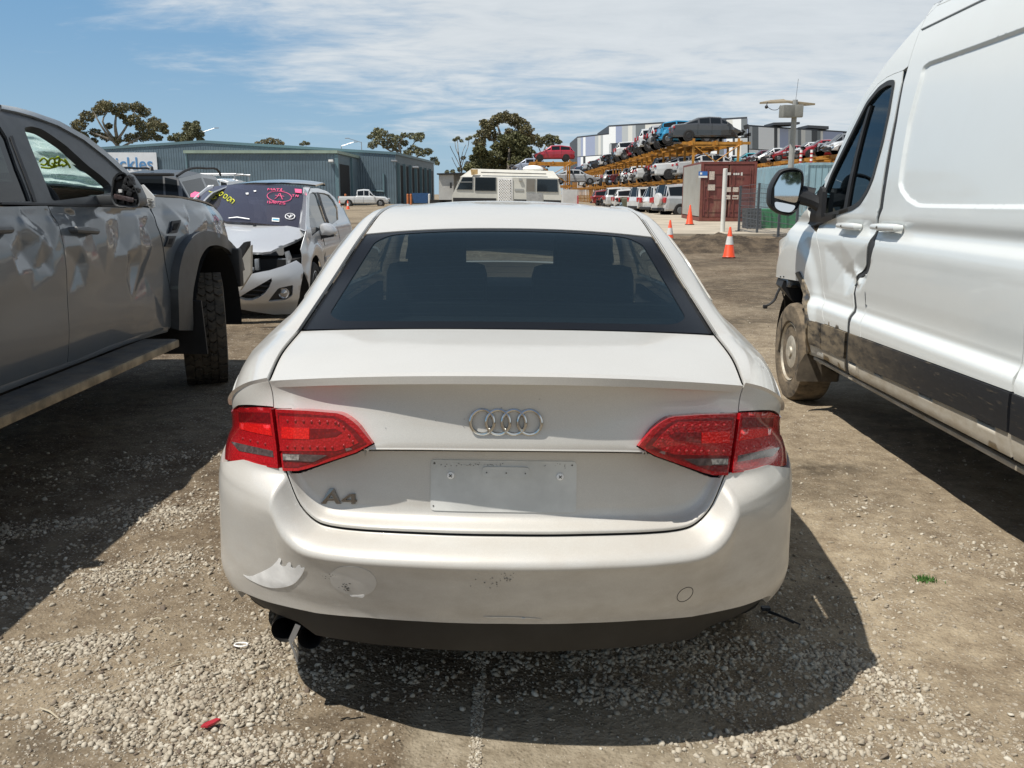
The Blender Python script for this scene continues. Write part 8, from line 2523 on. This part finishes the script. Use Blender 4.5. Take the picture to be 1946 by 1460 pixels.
for s in (1, -1):
    for k in range(-16, 20):
        a0 = px0 + k*3.1
        pts = []
        for t in np.linspace(0, 1, 2):
            pass
        x_at = lambda y: (a0 + (y-py0)*.62*s) if s > 0 else (a0 + 30 - (y-py0)*.62)
        ys_ = [y for y in np.linspace(py0, py1, 40) if px0 <= x_at(y) <= px1]
        if len(ys_) > 1: mb.tube([atY(x_at(ys_[0]), ys_[0], MYY-.075), atY(x_at(ys_[-1]), ys_[-1], MYY-.075)], .018, 4)
mb.build('lattice', m_bare, dr, M=MHM); mpoly('door_screen', [(949, 341), (971, 342), (971, 391), (949, 391)], m_trimb, dr, -.062, .015)
mpoly('skirt_stripe', [(861, 376), (943, 377), (943, 384), (861, 383)], m_trimb, MH, -.02, .04); mpoly('skirt_stripe', [(977, 379), (1001, 379.5), (1001, 384), (977, 384)], m_trimb, MH, -.02, .04); mpoly('skirt_stripe', [(1033, 380), (1066, 381), (1066, 386), (1033, 385)], m_trimb, MH, -.02, .04)
mpoly('folding_table', [(1000.5, 367), (1031, 368), (1031, 384), (1000.5, 383.5)], mat('dull_metal_hatch', (.36, .36, .35), .5, .3, var=.15), MH, -.04, .05)
mpoly('vent_hatch', [(978, 359), (995, 359.5), (995, 363.5), (978, 363)], m_frame, MH, -.03, .04); mpoly('porch_lamp', [(986, 339.5), (992, 339.7), (992, 344), (986, 343.8)], m_frame, MH, -.10, .1)
mb = MB()
for a in (880, 1045): mb.lathe([(0, -.1), (.40, -.12), (.40, .12), (0, .1)], Matrix.Translation(Vector((atY(a, 390, MYY).x, MYY+.25, .55))) @ Matrix.Rotation(R(90), 4, 'X'), 20)
mb.build('wheel', m_rubber, MH, M=MHM)
TB = empty('box_truck', (atY(865, 390, 63).x, 63, .142), 0, 'dull white box truck body behind the left end of the motorhome', 'truck')
mb = MB(); px_prism(mb, [(834, 380), (834, 332.5), (862, 332), (862, 380)], 63, 5, 0); mb.build('box_body', mat('grubby_white', (.48, .48, .46), .6, var=.1, vscale=1, dirt=(.30, .25, .18), dirt_h=(3.5, 0), dirt_amt=.5), TB, smooth=False, M=loc(TB.location))
mb = MB(); px_prism(mb, [(863, 384), (863, 331), (905, 331), (905, 384)], 64, 4, 0); mb.build('box_body', mat('grey_box', (.30, .30, .29), .6, var=.15, vscale=1), TB, smooth=False, M=loc(TB.location))
mb = MB(); px_prism(mb, [(830, 332), (907, 330), (907, 327.5), (830, 329.5)], 62.8, 5.5); mb.build('roof_edge', m_trimb, TB, smooth=False, M=loc(TB.location))
mb = MB()
for a in (838, 850): mb.lathe([(0, -.15), (.48, -.15), (.48, .15), (0, .15)], Matrix.Translation(Vector((atY(a, 385, 63).x, 63.3, .62))) @ Matrix.Rotation(R(90), 4, 'X'), 18)
mb.box(atY(848, 384, 63.5), (2.2, .6, .3)); mb.build('wheel', m_rubber, TB, M=loc(TB.location))
mb = MB(); px_prism(mb, [(855, 347), (858.5, 347), (858.5, 358), (855, 358)], 62.7, .15); mb.build('latch', m_trimb, TB, smooth=False, M=loc(TB.location))
BT = empty('box_trailer', (atY(1085, 395, 60).x, 60, .142), 0, 'small white box trailer beside the right end of the motorhome', 'trailer')
mb = MB(); px_prism(mb, [(1070, 392), (1070, 360), (1098, 360.5), (1098, 392)], 60, 2.0); mb.build('box_body', mat('trailer_white', (.52, .52, .51), .6, var=.12, vscale=1.5), BT, smooth=False, M=loc(BT.location))
mb = MB(); px_prism(mb, [(1097, 392), (1097, 372), (1099.5, 372), (1099.5, 392)], 59.9, .2); mb.build('tail_lamp', m_tail, BT, smooth=False, M=loc(BT.location))
mb = MB()
for a in (1078, 1090): mb.lathe([(0, -.1), (.33, -.1), (.33, .1), (0, .1)], Matrix.Translation(Vector((atY(a, 395, 60).x, 60.3, .47))) @ Matrix.Rotation(R(90), 4, 'X'), 16)
mb.build('wheel', m_rubber, BT, M=loc(BT.location))
# ================================================================== cones, posts, fence, mast, bins
m_cone = mat('cone_orange', (.78, .075, .018), .45, var=.08, vscale=9)
m_band2 = mat('cone_reflector', (.66, .64, .60), .4, var=.12, vscale=20)
def cone(loc_, h, label, worn=0.0, white=True):
    o = empty('traffic_cone', loc_, random.Random(int(h*1000)).uniform(0, 1.5), label, 'traffic cone', 'traffic cones')
    mb = MB(); b_ = h*.29
    mb.box((0, 0, .018), (b_*2*.62, b_*2*.62, .036), bev=.012)
    mb.build('base', mat('cone_base', (.10, .035, .02), .6), o)
    mb = MB(); r0, r1 = h*.185, h*.032
    mb.lathe([(r0*1.12, .036), (r0, .06), (r1, h-.01), (r1*.7, h), (0, h)], None, 24)
    sh = mb.build('shell', m_cone, o)
    rz = lambda z: r0 + (r1-r0)*(z-.06)/(h-.07) + .003
    if white:
        mb = MB(); z0, z1 = h*.44, h*.70; mb.lathe([(rz(z0)-.002, z0), (rz(z0), z0), (rz(z1), z1), (rz(z1)-.002, z1)], None, 24); mb.build('reflective_band', m_band2, sh)
    return o
pc = atZ(1385, 491, 0); cone((pc.x, pc.y, g_height(np.array([pc.x]), np.array([pc.y]))[0] + .0), .72, 'orange cone with white band standing on the dirt, nearest of the cones')
p = atY(1273, 446, 26.2); p.z = float(full_h(np.array([p.x]), np.array([26.2]))[0]); cone(p, 1.47-p.z+(368-417)*26.2/1717*.985, 'orange cone with white band half hidden by the sedan roof')
p = atY(1310.5, 424, 36.5); p.z = .256; cone(p, .78, 'all orange cone on the concrete by the grey container side', white=False)
for px, Y, lb in ((646, 78, 'distant orange cone beside the annex doorway'), (661.5, 75, 'distant orange cone right of the one by the annex doorway')):
    p = atY(px, 398, Y); p.z = .142; cone(p, .78, lb)
m_pole = mat('white_post', (.66, .65, .60), .6, var=.08, vscale=3)
p = atY(1373, 438, 29.7); b_ = MB(); b_.lathe([(.072, 0), (.072, 1.99), (.05, 2.0), (0, 2.0)], Matrix.Translation((0, 0, 0)), 16)
o = b_.build('white_post', m_pole); o.location = (p.x, 29.7, .255); tag(o, 'plain white round post in front of the red container', 'post')
FN = empty('wire_fence', (12.0, 29, .25), 0, 'galvanised wire mesh fence panels between dark grey posts', 'fence'); FM_ = loc(FN.location)
m_fp = mat('fence_post', (.10, .11, .12), .5, .4)
posts = [(1403.5, 440, 353, 30.2), (1438, 449, 348, 29.0), (1478, 455, 352, 28.0), (1512, 462, 352, 27.2)]
pp3 = []
for a, yb, yt, Y in posts:
    B0 = atY(a, yb, Y); T0 = atY(a+6, yt, Y); B0.z = min(B0.z, .4); T0.x = B0.x; pp3.append((B0, T0))
    mb = MB(); mb.box((B0+T0)/2, (.065, .065, T0.z-B0.z)); mb.box(B0 + Vector((0, 0, .02)), (.2, .2, .02)); mb.build('post', m_fp, FN, smooth=False, M=FM_)
for (B0, T0), (B1, T1) in zip(pp3, pp3[1:]):
    mb = MB()
    for k in range(12):
        z = .08 + k*(T0.z-B0.z-.1)/11
        mb.tube([B0 + Vector((0, 0, z)), B1 + Vector((0, 0, z*(T1.z-B1.z)/(T0.z-B0.z)))], .006 if k % 3 else .011, 4)
    for k in range(1, 22):
        q = B0.lerp(B1, k/22); mb.tube([q + Vector((0, 0, .06)), q + Vector((0, 0, (T0.z-B0.z)-.05))], .0045, 4)
    mb.build('mesh_panel', m_fp, FN, M=FM_)
MA = atY(1497, 400, 37.5)
MAST = empty('camera_mast', (MA.x, 37.5, .25), 0, 'tall grey mast carrying tilted solar panels and grey boxes', 'mast'); MM_ = loc(MAST.location)
mb = MB(); zt = atY(1500, 190, 37.5).z; mb.tube([(MA.x, 37.5, .25), (MA.x+.03, 37.5, zt)], [.13, .10], 10); mb.build('pole', mat('mast_grey', (.30, .30, .28), .6, var=.1), MAST, M=MM_)
for k, q in enumerate(([(1446, 197), (1482, 187.5), (1509, 185), (1497, 196)], [(1509, 185), (1571, 189), (1549, 200), (1497, 196)])):
    mb = MB(); P = [atY(a, c, 37.5) for a, c in q]; P[1].y += 1.3; P[2].y += 1.4 if k == 0 else 0; P[0].y += .2; 
    if k == 1: P[0].y += 1.4; P[1].y += 1.5
    for pt in P: pass
    n_ = Vector((0, 0, .07)); mb.add(P + [pt + n_ for pt in P], [(3, 2, 1, 0), (4, 5, 6, 7)] + [(i, (i+1) % 4, 4+(i+1) % 4, 4+i) for i in range(4)])
    mb.build('solar_panel', mat('panel_back', (.26, .21, .135), .6, var=.15), MAST, smooth=False, M=MM_)
for a, c, w, rot in ((1496.5, 212, .52, 8), (1515, 211.5, .44, -14)):
    mb = MB(); mb.box(atY(a, c, 37.3), (w, .45, .46), Matrix.Rotation(R(rot), 3, 'Z'), bev=.02); mb.build('control_box', mat('box_grey', (.20, .20, .18), .6, var=.1), MAST, M=MM_)
mb = MB(); p = atY(1456.5, 203.5, 37.4); mb.sphere(p, (.07, .09, .07), 8, 6); mb.tube([p, p + Vector((.05, .1, .2))], .02, 6); mb.tube([Vector(v) for v in curvy([tuple(atY(a, c, 37.5)) for a, c in ((1459, 204), (1468, 209), (1478, 208), (1484, 200))], 4)], .012, 5); mb.build('camera', m_trimb, MAST, M=MM_)
mb = MB(); mb.tube([(MA.x+.05, 37.5, zt), (MA.x+.1, 37.5, zt+.8)], .007, 4); mb.build('aerial', m_trimb, MAST, M=MM_)
GB = empty('skip_bin', (atY(1478, 430, 33).x, 33, .255), 0, 'green steel bin behind the wire fence', 'bin'); GM_ = loc(GB.location)
mb = MB(); px_prism(mb, [(1446, 441), (1445, 398), (1512, 398), (1512, 444)], 33, 1.6); mb.build('bin_body', mat('bin_green', (.035, .22, .085), .55, var=.2, vscale=2), GB, smooth=False, M=GM_)
mb = MB()
for a in (1447, 1462, 1477, 1492): px_prism(mb, [(a, 441), (a, 398), (a+3, 398), (a+3, 441)], 32.93, .07)
mb.build('bin_rib', mat('bin_green', (.035, .22, .085)), GB, smooth=False, M=GM_)
CR = empty('stillage', (atY(1432, 430, 32).x, 32, .255), 0, 'dark wire stillage of scrap left of the green bin', 'crate'); CM_ = loc(CR.location)
mb = MB(); px_prism(mb, [(1421, 441), (1421, 396), (1445, 396), (1445, 441)], 32.4, .8); mb.build('scrap_load', mat('scrap_dark', (.045, .045, .045), .8, var=.6, vscale=8), CR, smooth=False, M=CM_)
mb = MB()
for k in range(8): 
    y_ = 397+k*6; mb.tube([atY(1419, y_, 32), atY(1447, y_, 32)], .012, 4)
for k in range(5):
    x_ = 1420+k*6.5; mb.tube([atY(x_, 396, 32), atY(x_, 441, 32)], .02, 4)
mb.build('wire_side', m_fp, CR, M=CM_)
BS = empty('skip_bin', (atY(800, 385, 100).x, 100, .142), 0, 'blue steel skip beside the warehouse side doors', 'bin')
mb = MB(); px_prism(mb, [(786, 386), (783, 367), (815, 367), (812, 386)], 100, 2); mb.build('bin_body', mat('bin_blue', (.02, .075, .19), .55, var=.2), BS, smooth=False, M=loc(BS.location))
m_hv = mat('bollard_orange', (.50, .16, .05), .6, var=.2)
for px, lb in ((657, 'orange and white bollard by the annex doorway'), (775, 'orange bollard left of the blue skip'), (781, 'orange bollard against the blue skip'), (816, 'pale bollard right of the blue skip')):
    mb = MB(); mb.lathe([(.11, 0), (.11, 1.25), (.06, 1.3), (0, 1.3)], None, 10); p = atY(px, 385, 96)
    o = mb.build('bollard', m_hv if px != 816 else m_pole); o.location = (p.x, 96, .142); tag(o, lb, 'bollard', 'bollards by the warehouse')
for (px, yt, Y, side, lb) in ((390.5, 251, 175, 1, 'grey street lamp with one arm between the two left gum trees'), (652, 277, 190, 1, 'thin street lamp over the right end of the annex'), (690, 270, 190, -1, 'thin street lamp left of the sparse gum')):
    p = atY(px, 368, Y); zt = atY(px, yt, Y).z
    o = empty('street_lamp', (p.x, Y, .1), 0, lb, 'street lamp', 'street lamps'); mb = MB(); mb.tube([(0, 0, 0), (0, 0, zt-.1)], [.14, .08], 6); mb.tube([(0, 0, zt-.2), (side*2.6, 0, zt+.6)], .06, 5); mb.build('pole', m_steel, o)
    mb = MB(); mb.box((side*2.9, 0, zt+.62), (.8, .3, .14), bev=.04); mb.build('lamp_head', m_steel, o)
# striped hazard posts on the right-hand rack
m_red = mat('hazard_red', (.45, .03, .03), .6)
for px, lb in ((1521, 'red and white hazard post under the steel grey wagon'), (1541, 'red and white hazard post right of the other one')):
    o = empty('hazard_post', atY(px, 312, 64), 0, lb, 'post', 'hazard posts')
    mb = MB(); mb.tube([(0, 0, -.3), (0, 0, .95)], .09, 8); mb.build('post', m_bare, o)
    mb = MB()
    for k in range(4): mb.lathe([(.093, -.2+k*.28), (.095, -.2+k*.28), (.095, -.08+k*.28), (.093, -.08+k*.28)], None, 10)
    mb.build('red_ring', m_red, o)
# ================================================================== litter on the ground
def litter(name, label, cat, px, py, build, m, dz=.006):
    p = atZ(px, py, 0); z = float(full_h(np.array([p.x]), np.array([p.y]))[0])
    mb = MB(); build(mb); o = mb.build(name, m, smooth=False); o.location = (p.x, p.y, z+dz); tag(o, label, cat); return o
m_shard = mat('red_plastic', (.42, .022, .035), .25, coat=1.0)
litter('lens_shard', 'broken piece of red lamp lens on the gravel', 'shard', 402, 1393, lambda b: b.prism([(-.026, -.008), (-.004, -.016), (.012, -.008), (.026, .006), (.010, .016), (-.012, .010), (-.022, .004)], lambda x, y: (x, y, .002+.25*x), lambda x, y: (x, y, .008+.3*x)), m_shard, .012)
m_straw = mat('dry_straw', (.46, .40, .29), .85)
rr = random.Random(12)
for (px, py, L, a, lb) in ((245, 1091, .085, .05, 'pale dry twig lying flat left of the bumper'), (298, 1183, .035, .15, 'short pale twig below the long one'), (95, 1365, .10, -.6, 'bent dry stem at the lower left edge'), (335, 1270, .05, .7, 'thin grey twig in the gravel patch'), (350, 843, .10, .1, 'dark flat sliver in the shade beside the utility truck'), (110, 1240, .07, .6, 'grey bark strip at far left'), (527, 1335, .022, 1.4, 'small upright splinter near the red shard')):
    litter('twig', lb, 'twig', px, py, lambda b: b.tube([(-L/2*math.cos(a), -L/2*math.sin(a), .002), (0, .004, .006), (L/2*math.cos(a), L/2*math.sin(a), .003)], [.0022, .003, .0018], 5), m_straw if py != 843 else m_scuff)
litter('plastic_strip', 'thin black plastic trim strips beside the right end of the bumper', 'trim strip', 1492, 1185, lambda b: (b.tube([(-.05, .06, .01), (-.02, .02, .012), (.02, -.03, .006)], .004, 5), b.tube([(-.045, .05, .006), (0, -.005, .012), (.04, -.04, .005)], .0035, 5), b.box((-.05, .07, .012), (.03, .02, .012))), m_black)
litter('gasket', 'small pale oval gasket on the gravel below the tailpipes', 'gasket', 459, 1238, lambda b: b.tube([(.022*math.cos(t), .012*math.sin(t), .006) for t in np.linspace(0, 6.28, 16)], .003, 5, caps=False), m_bare)
def tuft(b):
    for i in range(130):
        x, y = rr.gauss(0, .022), rr.gauss(0, .014); h_ = rr.uniform(.008, .022); a = rr.uniform(0, 6.28); w = .003
        dx_, dy_ = math.cos(a)*w, math.sin(a)*w; lx, ly = rr.uniform(-.010, .010), rr.uniform(-.010, .010)
        b.add([(x-dx_, y-dy_, 0), (x+dx_, y+dy_, 0), (x+lx, y+ly, h_)], [(0, 1, 2)])
litter('weed', 'small green weed growing in the dirt right of the sedan', 'weed', 1756, 1108, tuft, mat('weed_green', (.07, .17, .035), .6), 0)
# big bush behind the camera that the van's mirror shows
def behind(name, label, loc_, R_, n, seed):
    o = empty(name, loc_, 0, label, 'tree'); r_ = np.random.RandomState(seed); V = []; T = []
    for k in range(16):
        c = np.array([r_.uniform(-R_, R_), r_.uniform(-R_*.5, R_*.5), 1.2 + r_.uniform(0, R_*1.3)])
        d = r_.normal(size=(n, 3)); d /= np.linalg.norm(d, axis=1)[:, None]; pos = c + d*(R_*.45*r_.uniform(.3, 1, n)**.5)[:, None]
        tn = r_.normal(size=(n, 3)); tn /= np.linalg.norm(tn, axis=1)[:, None]; tb = np.cross(tn, r_.normal(size=(n, 3))); tb /= np.linalg.norm(tb, axis=1)[:, None]
        V.append(np.stack((pos+tn*.3, pos+tb*.18, pos-tn*.3, pos-tb*.18), 1).reshape(-1, 3)); T.append(np.repeat(r_.uniform(0, 1, n), 4))
    V = np.vstack(V); T = np.concatenate(T); m_ = len(V)//4
    me = bpy.data.meshes.new('crown'); me.from_pydata(V.tolist(), [], [(4*i, 4*i+1, 4*i+2, 4*i+3) for i in range(m_)])
    at = me.attributes.new('tone', 'FLOAT', 'POINT'); at.data.foreach_set('value', T.astype(np.float32)); link_mesh('crown', me, m_leaf['gum'], o)
    mb = MB(); mb.tube([(0, 0, 0), (.2, 0, 2.6)], [.3, .2], 8); mb.build('trunk', m_bark, o)
behind('broad_tree', 'bushy olive tree reflected in the van mirror', (-7.5, -110, 0), 3.6, 420, 77)
